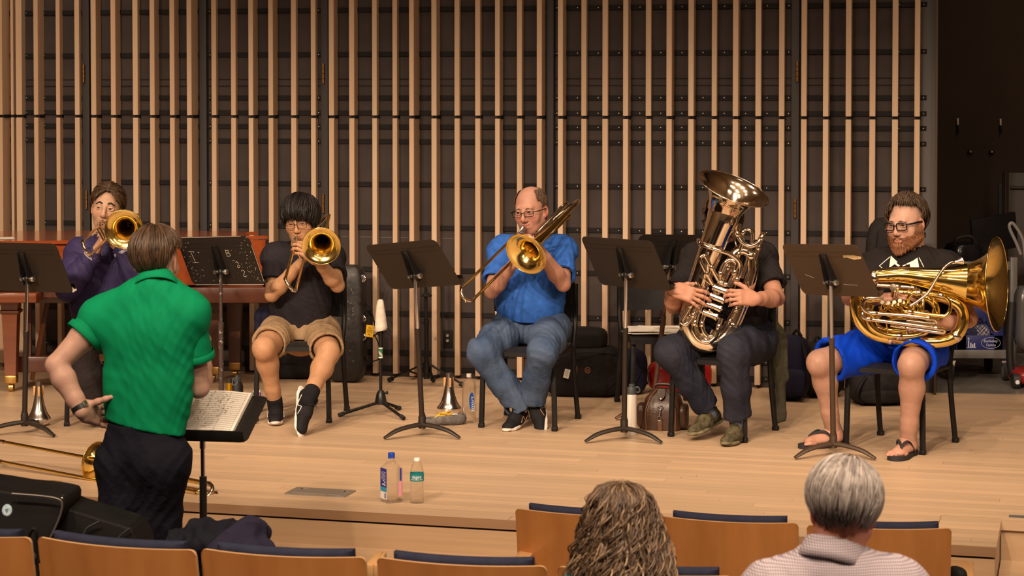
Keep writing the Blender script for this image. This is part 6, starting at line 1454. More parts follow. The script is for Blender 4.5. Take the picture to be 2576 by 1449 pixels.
mb = MB(); mb.tube([V3((jn[0], jn[1], ZF + 0.05)), jn + V3((0, 0, 0.01))], 0.015, 14); mb.build('lower_tube', P_BLACK, root, 40, True)
for k in range(3):
    a = math.radians(30 + 120 * k); e = V3((math.cos(a), math.sin(a), 0)); q = V3((jn[0], jn[1], ZF)); mb = MB(); mb.tube([q + V3((0, 0, 0.07)), q + e * 0.1 + V3((0, 0, 0.06)), q + e * 0.235 + V3((0, 0, 0.011))], [0.022, 0.02, 0.011], 8, n=4, flat=0.6); mb.build('leg', P_BLACK, root, 40, True)
# the score
sc = thing('open_score', ws(0, -0.15, 0.01), "open full score with handwritten marks on the conductor's stand", 'music score')
INK = mat('ink', (0.03, 0.026, 0.024), 0.8); PENCIL = mat('pencil_mark', (0.10, 0.085, 0.08), 0.8)
def page(xs, z0, bulge, nm):
    mb = MB(); n = 14; V = []; Fc = []
    for lay in (0, 1):
        for i in range(n + 1):
            t = i / n; x = xs[0] + (xs[1] - xs[0]) * t; z = (z0 + bulge * math.sin(PI * min(1, t * 1.05)) * (1 - 0.4 * t)) if lay else 0.0035
            for y in (-0.142, 0.163): V.append(ws(x, y, z))
    for i in range(n):
        a = 2 * i; b = 2 * (n + 1) + a; Fc += [[b, b + 2, b + 3, b + 1], [a, a + 1, a + 3, a + 2], [a, a + 2, b + 2, b], [a + 1, b + 1, b + 3, a + 3]]
    b = 2 * (n + 1); Fc += [[0, b, b + 1, 1], [2 * n, 2 * n + 1, b + 2 * n + 1, b + 2 * n]]
    mb.add(V, Fc); o = mb.build(nm, WHITEP, sc, 30, True)
    f = lambda t, y: ws(xs[0] + (xs[1] - xs[0]) * t, y, z0 + bulge * math.sin(PI * min(1, t * 1.05)) * (1 - 0.4 * t) + 0.0008)
    return o, f
pr_, fr_ = page((-0.052, 0.185), 0.020, 0.010, 'right_page'); pl_, fl_ = page((-0.052, -0.20), 0.020, 0.055, 'left_page')
random.seed(11)
for pg, fp in ((pr_, fr_), (pl_, fl_)):
    mb = MB()
    for k in range(20):
        y = -0.13 + 0.0145 * k
        for dy in (0, 0.0026, 0.0052): mb.tube([fp(t, y + dy) for t in np.linspace(0.07, 0.95, 8)], 0.00018, 4, caps=False)
    for t in (0.07, 0.36, 0.66, 0.95): mb.tube([fp(t, -0.13), fp(t, 0.155)], 0.0005, 4)
    mb.build('staves', INK, pg, 0, True); mb = MB()
    for k in range(110):
        t = random.gauss(0.5, 0.2); y = random.gauss(0.03, 0.075)
        if 0.1 < t < 0.93 and -0.13 < y < 0.155:
            dx = random.uniform(-0.015, 0.03); mb.tube([fp(t, y), fp(min(0.94, max(0.08, t + dx)), y + random.uniform(-0.006, 0.008))], 0.0011, 4)
    mb.build('pencil_notes', PENCIL, pg, 0, True)
# ---------------------------------------------------------------- things on the stage
def clear_mat(name, tint=(1, 1, 1), fac=0.55, ior=1.25):
    if name in _M: return _M[name]
    m = bpy.data.materials.new(name); m.use_nodes = True; nt = m.node_tree; N = nt.nodes; L = nt.links; b = N['Principled BSDF']
    b.inputs['Base Color'].default_value = (*tint, 1); b.inputs['Transmission Weight'].default_value = 1.0; b.inputs['Roughness'].default_value = 0.03; b.inputs['IOR'].default_value = ior
    t = N.new('ShaderNodeBsdfTransparent'); t.inputs['Color'].default_value = (*tint, 1); mx = N.new('ShaderNodeMixShader'); mx.inputs['Fac'].default_value = fac
    L.new(b.outputs[0], mx.inputs[1]); L.new(t.outputs[0], mx.inputs[2]); L.new(mx.outputs[0], N['Material Output'].inputs['Surface']); _M[name] = m; return m
CLEAR = clear_mat('clear_plastic', (0.97, 0.96, 0.95), 0.5)
def superbox(mb, c, size, R=None, p=5.0, n=22, noise=0.0, seed=0, m=0, flat_bottom=True):
    V = []; Fc = []; rs = np.random.RandomState(seed); W = [(rs.normal(size=3) * 9, rs.uniform(0, 6)) for _ in range(4)]
    R = np.eye(3) if R is None else np.array(R)
    for i in range(n + 1):
        t = PI * i / n
        for j in range(2 * n):
            a = PI * j / n; v = np.array((math.sin(t) * math.cos(a), math.sin(t) * math.sin(a), math.cos(t)))
            q = v / (np.sum(np.abs(v) ** p) ** (1 / p)); q = q * np.array(size) / 2
            q = q * (1 + noise * sum(math.sin(q @ w + f) for w, f in W) / 2)
            if flat_bottom: q[2] = max(q[2], -size[2] / 2)
            V.append(np.array(c) + R @ q)
    for i in range(n):
        for j in range(2 * n): j2 = (j + 1) % (2 * n); Fc.append([i * 2 * n + j, (i + 1) * 2 * n + j, (i + 1) * 2 * n + j2, i * 2 * n + j2])
    return mb.add(V, Fc, m)
def rotz(a): a = math.radians(a); return np.array(((math.cos(a), -math.sin(a), 0), (math.sin(a), math.cos(a), 0), (0, 0, 1)))
def label_wrap(mb, txt, size, cen, r, z, ang, m=0, squash=1.0, vertical=False):
    """lettering wrapped round an upright cylinder; ang: direction it faces (radians in plan)"""
    V, Fc = text_mesh(txt, size); out = []
    for x, y, zz in V:
        if vertical: x, y = -y, x
        t = ang + x * squash / r; out.append((cen[0] + (r + 0.0006 + zz) * math.cos(t), cen[1] + (r + 0.0006 + zz) * math.sin(t), z + y))
    mb.add(out, Fc, m)
def band(mb, cen, r, z0, z1, a0, a1, m=0, n=24):
    V = []; Fc = []
    for i in range(n + 1):
        t = a0 + (a1 - a0) * i / n
        for z in (z0, z1): V.append((cen[0] + r * math.cos(t), cen[1] + r * math.sin(t), z))
    for i in range(n): Fc.append([2 * i, 2 * i + 2, 2 * i + 3, 2 * i + 1])
    mb.add(V, Fc, m)
A_CAM = -PI / 2
# the two water bottles at the stage edge
p = pz(985, 1262, 0); root = thing('water_bottle', p, 'taller square-shouldered water bottle with blue cap at the stage edge', 'bottle', 'bottles at the stage edge')
s = 5200 / p.y; w = 0.0435; hh = 0.20
def sq_sect(z, hw, rr): return [(x, y, z) for x, y in rrect(2 * hw, 2 * hw, rr, 4)]
mb = MB(); secs = [(0.0, 0.036, .012), (0.006, 0.0405, .014), (0.012, 0.0415, .014), (0.150, 0.0415, .014), (0.158, 0.040, .015), (0.188, 0.016, .0155), (0.192, 0.0135, .0134), (0.206, 0.0135, .0134)]
V = []; Fc = []
Rb_ = rotz(33)
for z, hw, rr in secs: V += [tuple(Rb_ @ np.array(q)) for q in sq_sect(z, hw, rr)]
k = len(sq_sect(0, .03, .01))
for i in range(len(secs) - 1):
    for j in range(k): j2 = (j + 1) % k; Fc.append([i * k + j, i * k + j2, (i + 1) * k + j2, (i + 1) * k + j])
Fc.append(list(range(k))[::-1]); Fc.append([(len(secs) - 1) * k + j for j in range(k)])
mb.add(V, Fc); mb.build('bottle_body', CLEAR, root, 40)
mb = MB(); mb.lathe([(0.0155, 0.204), (0.0158, 0.207), (0.0158, 0.222), (0.0145, 0.226), (0.0001, 0.2265)], (0, 0, 0), seg=28); mb.lathe([(0.017, 0.2), (0.017, 0.203)], (0, 0, 0), seg=20); mb.build('cap', mat('cap_blue', (0.01, 0.06, 0.42), 0.35), root, 40)
BL = mat('label_blue', (0.02, 0.03, 0.28), 0.5); BL2 = mat('label_teal', (0.02, 0.30, 0.52), 0.5); PK = mat('label_pink', (0.62, 0.25, 0.33), 0.5); LW = mat('label_white', (0.75, 0.74, 0.76), 0.6)
mb = MB()
def face(mb, ang, x0, x1, z0, z1, m, off=0.0420):
    R = rotz(ang); V = [R @ np.array((x, -off, z)) for x, z in ((x0, z0), (x1, z0), (x1, z1), (x0, z1))]; mb.add(V, [[0, 1, 2, 3]], m)
face(mb, 33 - 90, -0.029, 0.029, 0.052, 0.158, 0); face(mb, 33 - 90, -0.029, 0.029, 0.052, 0.072, 1, 0.0422); face(mb, 33 - 90, -0.029, 0.029, 0.018, 0.05, 3)
face(mb, 33, 0.02, 0.029, 0.10, 0.158, 0); face(mb, 33, 0.013, 0.029, 0.03, 0.10, 2); 
for q in range(7): face(mb, 33 - 90, -0.02, 0.022 - 0.004 * (q % 3), 0.14 - 0.0055 * q, 0.1415 - 0.0055 * q, 3, 0.0424)
for q, (a, b) in enumerate(((0.0, 0.10), (0.012, 0.094), (0.004, 0.085), (-0.006, 0.082), (0.01, 0.08))): face(mb, 33 - 90, a - 0.006, a + 0.009, b, b + 0.004, 3, 0.0425)
for q in range(8): face(mb, 33 - 90, 0.008 + 0.002 * q, 0.009 + 0.002 * q, 0.022, 0.046, 0, 0.0424)
mb.build('label', [BL, BL2, PK, LW], root, 0)
p = pz(1049, 1264, 0); root = thing('water_bottle', p, 'smaller round water bottle with teal label and white cap at the stage edge', 'bottle', 'bottles at the stage edge')
prof = [(0.0001, 0.004), (0.02, 0.002), (0.030, 0.0), (0.0315, 0.006)]
for q in range(9): z = 0.012 + 0.0095 * q; prof += [(0.0315 - 0.0012 * math.sin(q * 1.1), z), (0.0298 - 0.0012 * math.sin(q * 1.1), z + 0.0045)]
prof += [(0.0315, 0.100), (0.0315, 0.136), (0.030, 0.150), (0.0245, 0.170), (0.017, 0.186), (0.0125, 0.193), (0.0125, 0.199), (0.0001, 0.199)]
mb = MB(); mb.lathe(prof, (0, 0, 0), seg=32); mb.build('bottle_body', CLEAR, root, 60)
mb = MB(); mb.lathe([(0.0145, 0.192), (0.0146, 0.203), (0.0135, 0.205), (0.0001, 0.205)], (0, 0, 0), seg=28); mb.build('cap', mat('cap_white', (0.72, 0.72, 0.74), 0.4), root, 40)
mb = MB(); band(mb, (0, 0), 0.0320, 0.101, 0.136, 0, 2 * PI, 0, 36); label_wrap(mb, 'niagara', 0.0215, (0, 0), 0.0322, 0.122, A_CAM, 1, 0.75); label_wrap(mb, 'PURIFIED DRINKING WATER', 0.0046, (0, 0), 0.0322, 0.109, A_CAM, 1)
band(mb, (0, 0), 0.0325, 0.1065, 0.112, A_CAM - 0.09, A_CAM + 0.05, 2, 4); mb.build('label', [mat('label_seagreen', (0.01, 0.19, 0.21), 0.45), LW, mat('label_orange', (0.7, 0.25, 0.03), 0.5)], root, 0)
# water bottle by the bald player's chair
p = pz(1180, 1063, 0); root = thing('water_bottle', p, 'clear one-litre water bottle with blue label by the bald player\'s chair', 'bottle')
prof = [(0.0001, 0.004), (0.03, 0.0), (0.038, 0.006), (0.0405, 0.016), (0.0405, 0.20), (0.038, 0.225), (0.028, 0.245), (0.015, 0.252), (0.0125, 0.256), (0.0125, 0.275), (0.0001, 0.276)]
mb = MB(); mb.lathe(prof, (0, 0, 0), seg=32); mb.build('bottle_body', CLEAR, root, 60)
mb = MB(); mb.lathe([(0.0148, 0.262), (0.015, 0.266), (0.0148, 0.272), (0.0148, 0.28), (0.0001, 0.281)], (0, 0, 0), seg=24); mb.build('cap', mat('cap_frost', (0.6, 0.58, 0.56), 0.3), root, 40)
mb = MB(); V = []; 
for t in np.linspace(0, 2 * PI, 33)[:-1]: x = 0.0165 * math.cos(t); V.append((0.0412 * math.cos(A_CAM + 0.42 + x / 0.0412), 0.0412 * math.sin(A_CAM + 0.42 + x / 0.0412), 0.128 + 0.05 * math.sin(t)))
mb.add(V, [list(range(32))], 0); label_wrap(mb, 'smart', 0.038, (0, 0), 0.0414, 0.112, A_CAM + 0.50, 1, 0.8, True); label_wrap(mb, 'glaceau', 0.016, (0, 0), 0.0414, 0.150, A_CAM + 0.16, 0, 0.8, True); label_wrap(mb, 'water', 0.016, (0, 0), 0.0414, 0.085, A_CAM + 0.85, 1, 0.8, True)
for q in range(7): band(mb, (0, 0), 0.0411, 0.07 + 0.003 * q, 0.0715 + 0.003 * q, A_CAM - 0.95, A_CAM - 0.75, 1, 2)
mb.build('label', [mat('label_royal', (0.02, 0.09, 0.42), 0.4), LW], root, 0)
# steel bottle with a pale body by the brown bag
p = pz(1589, 1093, 0); root = thing('drinks_flask', p, 'white steel drinks flask with dark loop lid, beside the brown leather bag', 'flask')
mb = MB(); mb.lathe([(0.0001, 0.001), (0.026, 0.0), (0.0275, 0.004), (0.0275, 0.215), (0.0255, 0.222), (0.0001, 0.223)], (0, 0, 0), seg=30); label_wrap(mb, 'OTTER', 0.012, (0, 0), 0.0276, 0.025, A_CAM + 0.1, 1); mb.build('flask_body', [mat('flask_white', (0.62, 0.56, 0.50), 0.45), mat('bracket_black')], root, 40)
mb = MB(); mb.lathe([(0.0255, 0.221), (0.026, 0.226), (0.0265, 0.255), (0.024, 0.262), (0.016, 0.263), (0.016, 0.278), (0.0001, 0.279)], (0, 0, 0), seg=24); mb.tube([(0.016, -0.004, 0.258), (0.034, -0.006, 0.262), (0.043, -0.006, 0.245), (0.036, -0.004, 0.232), (0.024, 0, 0.236)], 0.0055, 8, n=4); mb.build('lid', mat('lid_slate', (0.05, 0.055, 0.062), 0.5), root, 40)
# black insulated flask and the gold cone by the worn stand
p = pz(597, 1030, 0); root = thing('drinks_flask', p, 'black insulated flask with a white round emblem, behind the yellow cone mute', 'flask')
mb = MB(); mb.lathe([(0.0001, 0.001), (0.034, 0.0), (0.0355, 0.004), (0.0355, 0.135), (0.030, 0.158), (0.022, 0.166), (0.0001, 0.166)], (0, 0, 0), seg=30); mb.build('flask_body', mat('flask_black', (0.012, 0.011, 0.012), 0.55), root, 40)
mb = MB(); mb.lathe([(0.021, 0.165), (0.022, 0.17), (0.022, 0.19), (0.012, 0.193), (0.011, 0.203), (0.0001, 0.204)], (0, 0, 0), seg=22); mb.tube([(-0.02, -0.008, 0.188), (-0.026, -0.02, 0.168), (-0.02, -0.03, 0.15), (0.0, -0.034, 0.15), (0.006, -0.024, 0.172)], 0.0045, 8, n=4); mb.build('lid', mat('lid_slate'), root, 40)
mb = MB(); P = [(0.0362 * math.cos(A_CAM - 0.3 + 0.014 * math.cos(t) / 0.036), 0.0362 * math.sin(A_CAM - 0.3 + 0.014 * math.cos(t) / 0.036), 0.075 + 0.021 * math.sin(t)) for t in np.linspace(0, 2 * PI, 25)[:-1]]; mb.tube(P, 0.0012, 5, closed=True)
mb.add([(x * 1.004, y * 1.004, 0.075 + (z - 0.075) * 0.7) for x, y, z in P], [list(range(24))]); mb.build('emblem', LW, root, 0)
p = pz(577, 1046, 0); root = thing('cone_mute', p, 'yellow-gold cone mute with dark tip, on the floor behind the score', 'mute', 'brass mutes on the stage')
mb = MB(); mb.lathe([(0.0001, 0.001), (0.047, 0.0), (0.047, 0.004), (0.030, 0.05), (0.0215, 0.10), (0.0165, 0.16), (0.0155, 0.195)], (0, 0, 0), seg=30); mb.build('mute_body', mat('anodised_gold', (0.75, 0.40, 0.015), 0.28, 0.85), root, 60)
mb = MB(); mb.lathe([(0.0158, 0.193), (0.0158, 0.214), (0.013, 0.216), (0.0001, 0.21)], (0, 0, 0), seg=24); mb.build('tip', mat('tip_dark', (0.02, 0.016, 0.015), 0.5), root, 40)
# pen cup with pens
p = pz(646, 1037, 0); root = thing('pen_pot', p, 'navy pen pot full of pens beside the chair leg of the khaki-shorts player', 'pot')
mb = MB(); mb.lathe([(0.0001, 0.001), (0.024, 0.0), (0.025, 0.004), (0.027, 0.066), (0.0255, 0.066), (0.0235, 0.01), (0.0001, 0.01)], (0, 0, 0), seg=24); mb.build('pot_body', mat('pot_navy', (0.012, 0.018, 0.065), 0.5), root, 40)
for i, (cx_, cy_, c, h) in enumerate(((-0.008, -0.008, (0.65, 0.62, 0.62), .1), (0.004, -0.01, (0.03, 0.15, 0.35), .112), (0.012, -0.002, (0.3, 0.12, 0.45), .108), (-0.002, 0.008, (0.04, 0.04, 0.06), .12), (0.014, 0.008, (0.33, 0.16, 0.5), .1), (-0.013, 0.004, (0.05, 0.3, 0.42), .105))):
    t = thing('pen', V3(p) + (cx_, cy_, 0.012), ('white pen at the left of the navy pen pot', 'blue pen at the front of the navy pen pot', 'purple pen at the front right of the navy pen pot', 'black pen standing tallest in the navy pen pot', 'lilac pen at the back right of the navy pen pot', 'teal pen at the left back of the navy pen pot')[i], 'pen', 'pens in the navy pot')
    mb = MB(); mb.tube([(0, 0, 0), (cx_ * 0.5, cy_ * 0.5, h)], 0.0042, 8); mb.build('barrel', mat('pen_%d' % i, c, 0.4), t, 40); mb = MB(); mb.tube([(cx_ * 0.5, cy_ * 0.5, h), (cx_ * 0.56, cy_ * 0.56, h + 0.012)], 0.0030, 8); mb.build('clicker', LW, t, 40)
# silver straight mutes
ALU = mat('spun_aluminium', (0.78, 0.74, 0.70), 0.2, 1.0); COPPER = mat('copper_plate', (0.72, 0.45, 0.32), 0.2, 1.0)
def mute(px, py, hgt, rb, label, endm, z=0.0):
    p = pz(px, py, z); root = thing('straight_mute', p, label, 'mute', 'brass mutes on the stage'); k = hgt / 0.25
    mb = MB(); prof = [(rb, 0.040), (rb * 0.97, 0.046), (rb * 0.70, 0.075), (rb * 0.49, 0.12), (rb * 0.36, 0.17), (rb * 0.27, 0.225), (rb * 0.24, 0.25), (0.0001, 0.25)]
    pr = smooth_pts(np.array([(r, h * k) for r, h in prof[:-1]]), 4); mb.lathe([(r, h) for r, h in pr] + [(0.0001, 0.25 * k)], (0, 0, 0), seg=36); mb.build('mute_body', ALU, root, 50)
    mb = MB(); mb.lathe([(0.0001, 0.0), (rb * 0.6, 0.001), (rb * 0.9, 0.012 * k), (rb * 1.02, 0.028 * k), (rb * 1.03, 0.040 * k), (rb, 0.041 * k)], (0, 0, 0), seg=36); mb.build('end_cap', endm, root, 50)
    for q in range(3):
        a = -PI / 2 + 0.25 + q * 2 * PI / 3; mb = MB(); r = rb * 0.30; R = rotz(math.degrees(a) + 90)
        mb.box(np.array((math.cos(a), math.sin(a), 0)) * (r + 0.006) + np.array((0, 0, 0.195 * k)), (0.012, 0.012, 0.055 * k), R, 0.002); mb.build('cork_pad', CORK, root, 40)
    return root
mute(98, 1070, 0.25, 0.066, 'silver straight mute at the far left, beside the dark stand', ALU)
mute(1130, 1043, 0.245, 0.071, 'silver straight mute behind the grey cap', ALU)
# grey cap with a lanyard in it
p = pz(1120, 1066, 0); root = thing('flat_cap', p, 'upturned grey cap holding a yellow lanyard, by the silver mute', 'cap')
WOOL = cloth('grey_wool', (0.13, 0.12, 0.115), 0.95, 0.2, 60); LIN = cloth('navy_lining', (0.02, 0.025, 0.06), 0.8)
mb = MB(); V = []; Fc = []; n = 40; prof = [(0.75, 0.0), (0.98, 0.012), (1.04, 0.03), (1.0, 0.05), (0.94, 0.055), (0.88, 0.04), (0.7, 0.018), (0.0, 0.015)]
for r, z in prof:
    for j in range(n): t = 2 * PI * j / n; V.append((0.118 * r * math.cos(t), 0.082 * r * math.sin(t), z * (0.8 + 0.25 * math.cos(t + 0.6)) + (0.004 * math.sin(3 * t))))
for i in range(len(prof) - 1):
    for j in range(n): j2 = (j + 1) % n; Fc.append([i * n + j, i * n + j2, (i + 1) * n + j2, (i + 1) * n + j])
mb.add(V, Fc); mb.mi = [0 if i < 5 * n else 1 for i in range(len(mb.f))]; mb.build('crown', [WOOL, LIN], root, 60)
mb = MB(); q = [(-0.125 + 0.03 * math.cos(t), 0.02 * math.sin(t) * 1.8) for t in np.linspace(PI / 2, 3 * PI / 2, 9)] + [(-0.10, -0.03), (-0.10, 0.03)]; mb.plate(q, (0, 0, 0.012), (1, 0, 0), (0, 1, 0), 0.01); mb.build('peak', WOOL, root, 60)
lan = thing('lanyard', V3(p) + (0, -0.01, 0.03), 'yellow ribbon lanyard lying inside the grey cap', 'lanyard'); YEL = mat('ribbon_yellow', (0.72, 0.42, 0.01), 0.6)
mb = MB(); mb.tube([(-0.06, -0.02, 0.01), (-0.03, 0.0, 0.022), (0.0, -0.02, 0.02), (0.03, 0.01, 0.03), (0.0, 0.03, 0.03), (-0.02, 0.0, 0.03), (0.02, -0.03, 0.022), (0.05, -0.01, 0.024)], 0.0065, 6, n=5, flat=0.25)
mb.tube([(-0.05, 0.01, 0.016), (-0.02, 0.03, 0.03), (0.03, 0.03, 0.034), (0.01, 0.0, 0.036)], 0.0065, 6, n=5, flat=0.25); mb.build('ribbon', YEL, lan, 60); mb = MB(); mb.box((0.055, -0.01, 0.028), (0.03, 0.022, 0.003), rotz(30), 0.001); mb.build('badge', LW, lan, 40)
# instrument peg stand with a cloth over it
p = pz(958, 1042, 0); root = thing('instrument_stand', p, 'black tripod peg stand with green sticker, left of the plain dark stand', 'stand'); zt = pY(955, 830, p.y).z
mb = MB(); mb.tube([(0, 0, 0.12), (0, 0, zt)], 0.0092, 14); mb.tube([(0, 0, zt - 0.10), (0, 0, zt)], 0.012, 14); mb.lathe([(0.014, zt - 0.03), (0.016, zt - 0.025), (0.016, zt - 0.005), (0.012, zt)], seg=14); mb.ball((0.022, 0, zt - 0.02), 0.008, 8); mb.build('pole', BLACKM, root, 40)
mb = MB(); mb.lathe([(0.034, 0.06), (0.035, 0.075), (0.024, 0.125), (0.015, 0.14), (0.0093, 0.142)], seg=24, capa=True); mb.build('hub', mat('bracket_black'), root, 40)
mb = MB(); mb.tube([(0.018, -0.01, 0.128), (0.036, -0.014, 0.128)], 0.006, 10); mb.lathe([(0.0001, 0.006), (0.009, 0.005), (0.009, -0.005)], (0.038, -0.014, 0.128), (1, -0.2, 0), 12, capb=True); mb.build('clamp_knob', BLACKM, root, 40)
for e in ((852, 1050), (1016, 1058), (1006, 1032)):
    q = V3(pz(*e, 0.0)) - V3(p); q[2] = 0.013; d = nrm(q); mb = MB(); mb.tube([d * 0.02 + V3((0, 0, 0.068)), q], 0.0088, 10); leg_ = mb.build('leg', BLACKM, root, 40); mb = MB(); mb.tube([q - d * 0.035 + V3((0, 0, 0.01)), q], 0.0125, 12); mb.build('rubber_foot', mat('rubber', (0.012, 0.012, 0.012), 0.8), leg_, 40)
mb = MB(); zs = pY(954, 887, p.y).z; label = []
V = []; n = 20
band(mb, (0, 0), 0.0126, zs - 0.028, zs + 0.028, A_CAM - 1.7, A_CAM + 1.7, 0, 16); band(mb, (0, 0), 0.0127, zs + 0.024, zs + 0.03, A_CAM - 1.7, A_CAM + 1.7, 1, 16); band(mb, (0, 0), 0.0127, zs - 0.031, zs - 0.025, A_CAM - 1.7, A_CAM + 1.7, 1, 16)
for off, mm in ((0.0, 1), (0.008, 2), (0.016, 1)):
    V = []; Fc = []
    for i in range(13): t = A_CAM - 1.2 + 2.4 * i / 12; z = zs + 0.016 - 0.030 * i / 12 - off * 0.6; V += [(0.0128 * math.cos(t), 0.0128 * math.sin(t), z), (0.0128 * math.cos(t), 0.0128 * math.sin(t), z - 0.005)]
    for i in range(12): Fc.append([2 * i, 2 * i + 2, 2 * i + 3, 2 * i + 1])
    mb.add(V, Fc, mm)
mb.build('sticker', [mat('sticker_green', (0.02, 0.16, 0.07), 0.5), LW, mat('sticker_red', (0.5, 0.03, 0.02), 0.5)], root, 0)
cl = MB(); V = []; Fc = []; n = 28; z0 = zt; prof = [(0.034, 0.0), (0.039, 0.012), (0.036, 0.03), (0.030, 0.09), (0.024, 0.14), (0.019, 0.172), (0.012, 0.182), (0.0001, 0.184)]
for k_, (r, z) in enumerate(prof):
    for j in range(n): t = 2 * PI * j / n; V.append((r * (1 + 0.07 * math.sin(3 * t + z * 30)) * math.cos(t), r * (1 + 0.07 * math.sin(3 * t + z * 30)) * math.sin(t), z + 0.006 * math.cos(t) * (k_ < 3)))
for i in range(len(prof) - 1):
    for j in range(n): j2 = (j + 1) % n; Fc.append([i * n + j, i * n + j2, (i + 1) * n + j2, (i + 1) * n + j])
cl.add(V, Fc); o = cl.build('cloth_cover', cloth('white_fleece', (0.62, 0.55, 0.47), 0.95, 0.08, 30), None, 60); o.location = (p.x, p.y, z0 - 0.004); tag(o, 'off-white cloth cone cover on top of the black peg stand', 'cover')
# tall black stand behind it
p = pz(1073, 972, 0); root = thing('tripod_stand', p, 'tall black tripod stand with a disc, against the slatted wall behind the dark stand', 'stand'); zd = pY(1070, 748, p.y).z
mb = MB(); mb.tube([(0, 0, 0.06), (-0.005, 0, zd + 0.25)], 0.0105, 12); mb.tube([(0, 0, 0.06), (0, 0, 0.42)], 0.0145, 12); mb.lathe([(0.018, 0.40), (0.018, 0.43)], seg=12); mb.box((-0.022, 0, 0.415), (0.03, 0.014, 0.02), None, 0.003); mb.lathe([(0.018, 0.13), (0.018, 0.16)], seg=12); mb.lathe([(0.02, 0.05), (0.02, 0.075)], seg=12); mb.build('pole', BLACKM, root, 40)
mb = MB(); mb.lathe([(0.0001, zd), (0.012, zd + 0.003), (0.035, zd + 0.006), (0.037, zd + 0.012), (0.02, zd + 0.028), (0.0106, zd + 0.03)], seg=24); mb.build('disc', BLACKM, root, 40)
for e in ((978, 962), (1168, 976), (1090, 962)):
    q = V3(pz(*e, 0.0)) - V3(p); q[2] = 0.016; d = nrm(q * V3((1, 1, 0))); mb = MB(); mb.bar(d * 0.018 + V3((0, 0, 0.145)), q, 0.02, 0.010, bev=0.003); mb.bar(d * 0.02 + V3((0, 0, 0.062)), mid((0, 0, 0.145), q, 0.45), 0.014, 0.008); leg_ = mb.build('leg', BLACKM, root, 40); mb = MB(); mb.tube([q - d * 0.03 + V3((0, 0, 0.012)), q], 0.016, 10); mb.build('rubber_foot', mat('rubber'), leg_, 40)
# cover plate in the stage floor
mb = MB(); mb.plate(rrect(0.30, 0.165, 0.014), (0, 0, 0.003), (1, 0, 0), (0, 1, 0), 0.006); 
for (a, b, c, d) in ((-0.115, 0.04, -0.115, 0.062), (-0.115, 0.062, -0.085, 0.062), (0.085, 0.062, 0.115, 0.062), (0.115, 0.062, 0.115, 0.03), (-0.12, -0.055, 0.05, -0.055), (0.06, -0.058, 0.12, -0.058)): mb.bar((a, b, 0.0064), (c, d, 0.0064), 0.004, 0.0012, m=1)
mb.box((0.108, 0.04, 0.0065), (0.008, 0.022, 0.0012), None, 0, 2); mb.box((-0.11, 0.045, 0.0065), (0.006, 0.02, 0.0012), None, 0, 2)
o = mb.build('floor_box', [mat('zinc_plate', (0.34, 0.30, 0.26), 0.45, 0.6), mat('plate_bright', (0.5, 0.46, 0.42), 0.4, 0.6), RAIL], None, 30); q = pz(806, 1240, 0.0); o.location = q; o.rotation_euler = (0, 0, -TH_S); tag(o, 'rectangular metal floor socket cover set in the stage near the edge', 'floor box')
# little bits on the boards
for i, (a, b) in enumerate(((1714, 1202), (1752, 1198))): mb = MB(); mb.ball((0, 0, 0.0015), (0.003, 0.002, 0.0015), 6); o = mb.build('crumb', GAPM, None, 60); o.location = pz(a, b, 0.0005); tag(o, 'tiny dark crumb on the stage boards, %s of two' % ('left' if i == 0 else 'right'), 'crumb', 'crumbs on the boards')
# printed music on the empty chair
ch = CH['spare']; n = 7; PAPER = mat('paper_white', (0.70, 0.64, 0.56), 0.8); PICT = mat('magazine_print', (0.40, 0.26, 0.16), 0.6, var=0.7, vscale=16, col2=(0.75, 0.68, 0.6))
for i in range(n):
    c = (ch.location.x - 0.02 + 0.02 * math.sin(i * 2.1), ch.location.y - 0.06 + 0.015 * math.cos(i * 1.7), 0.461 + i * 0.0035); a = -10 + 13 * math.sin(i * 1.3)
    w_, d_ = (0.30, 0.40); mb = MB(); mb.box((0, 0, 0), (w_ * 1.25, d_ * 0.7, 0.0032), None, 0.001); 
    if i == n - 1: mb.box((0.05, 0.0, 0.0018), (0.14, 0.12, 0.0006), rotz(10), 0, 1)
    o = mb.build('sheet_music', [PAPER, PICT], None, 0); o.location = c; o.rotation_euler = (0, 0, math.radians(a))
    tag(o, ('printed sheets on the empty chair behind, %s of the pile' % ('bottom', 'second from the bottom', 'third from the bottom', 'middle', 'third from the top', 'second from the top', 'top')[i]), 'sheet music', 'sheets on the empty chair')

# ---------------------------------------------------------------- bags and cases behind the players
NYL = cloth('black_nylon', (0.012, 0.011, 0.011), 0.6, 0.25, 12, 0.2, 300, 0.0); NYL2 = cloth('black_cordura', (0.017, 0.015, 0.015), 0.8, 0.2, 40, 0.2, 500, 0.0); NYN = cloth('navy_nylon_bag', (0.014, 0.014, 0.032), 0.7, 0.2, 14, 0.2, 300, 0.0)
ZIP = mat('zip_metal', (0.5, 0.45, 0.38), 0.35, 1.0)
def at(px, py, Y): return V3(pY(px, py, Y))
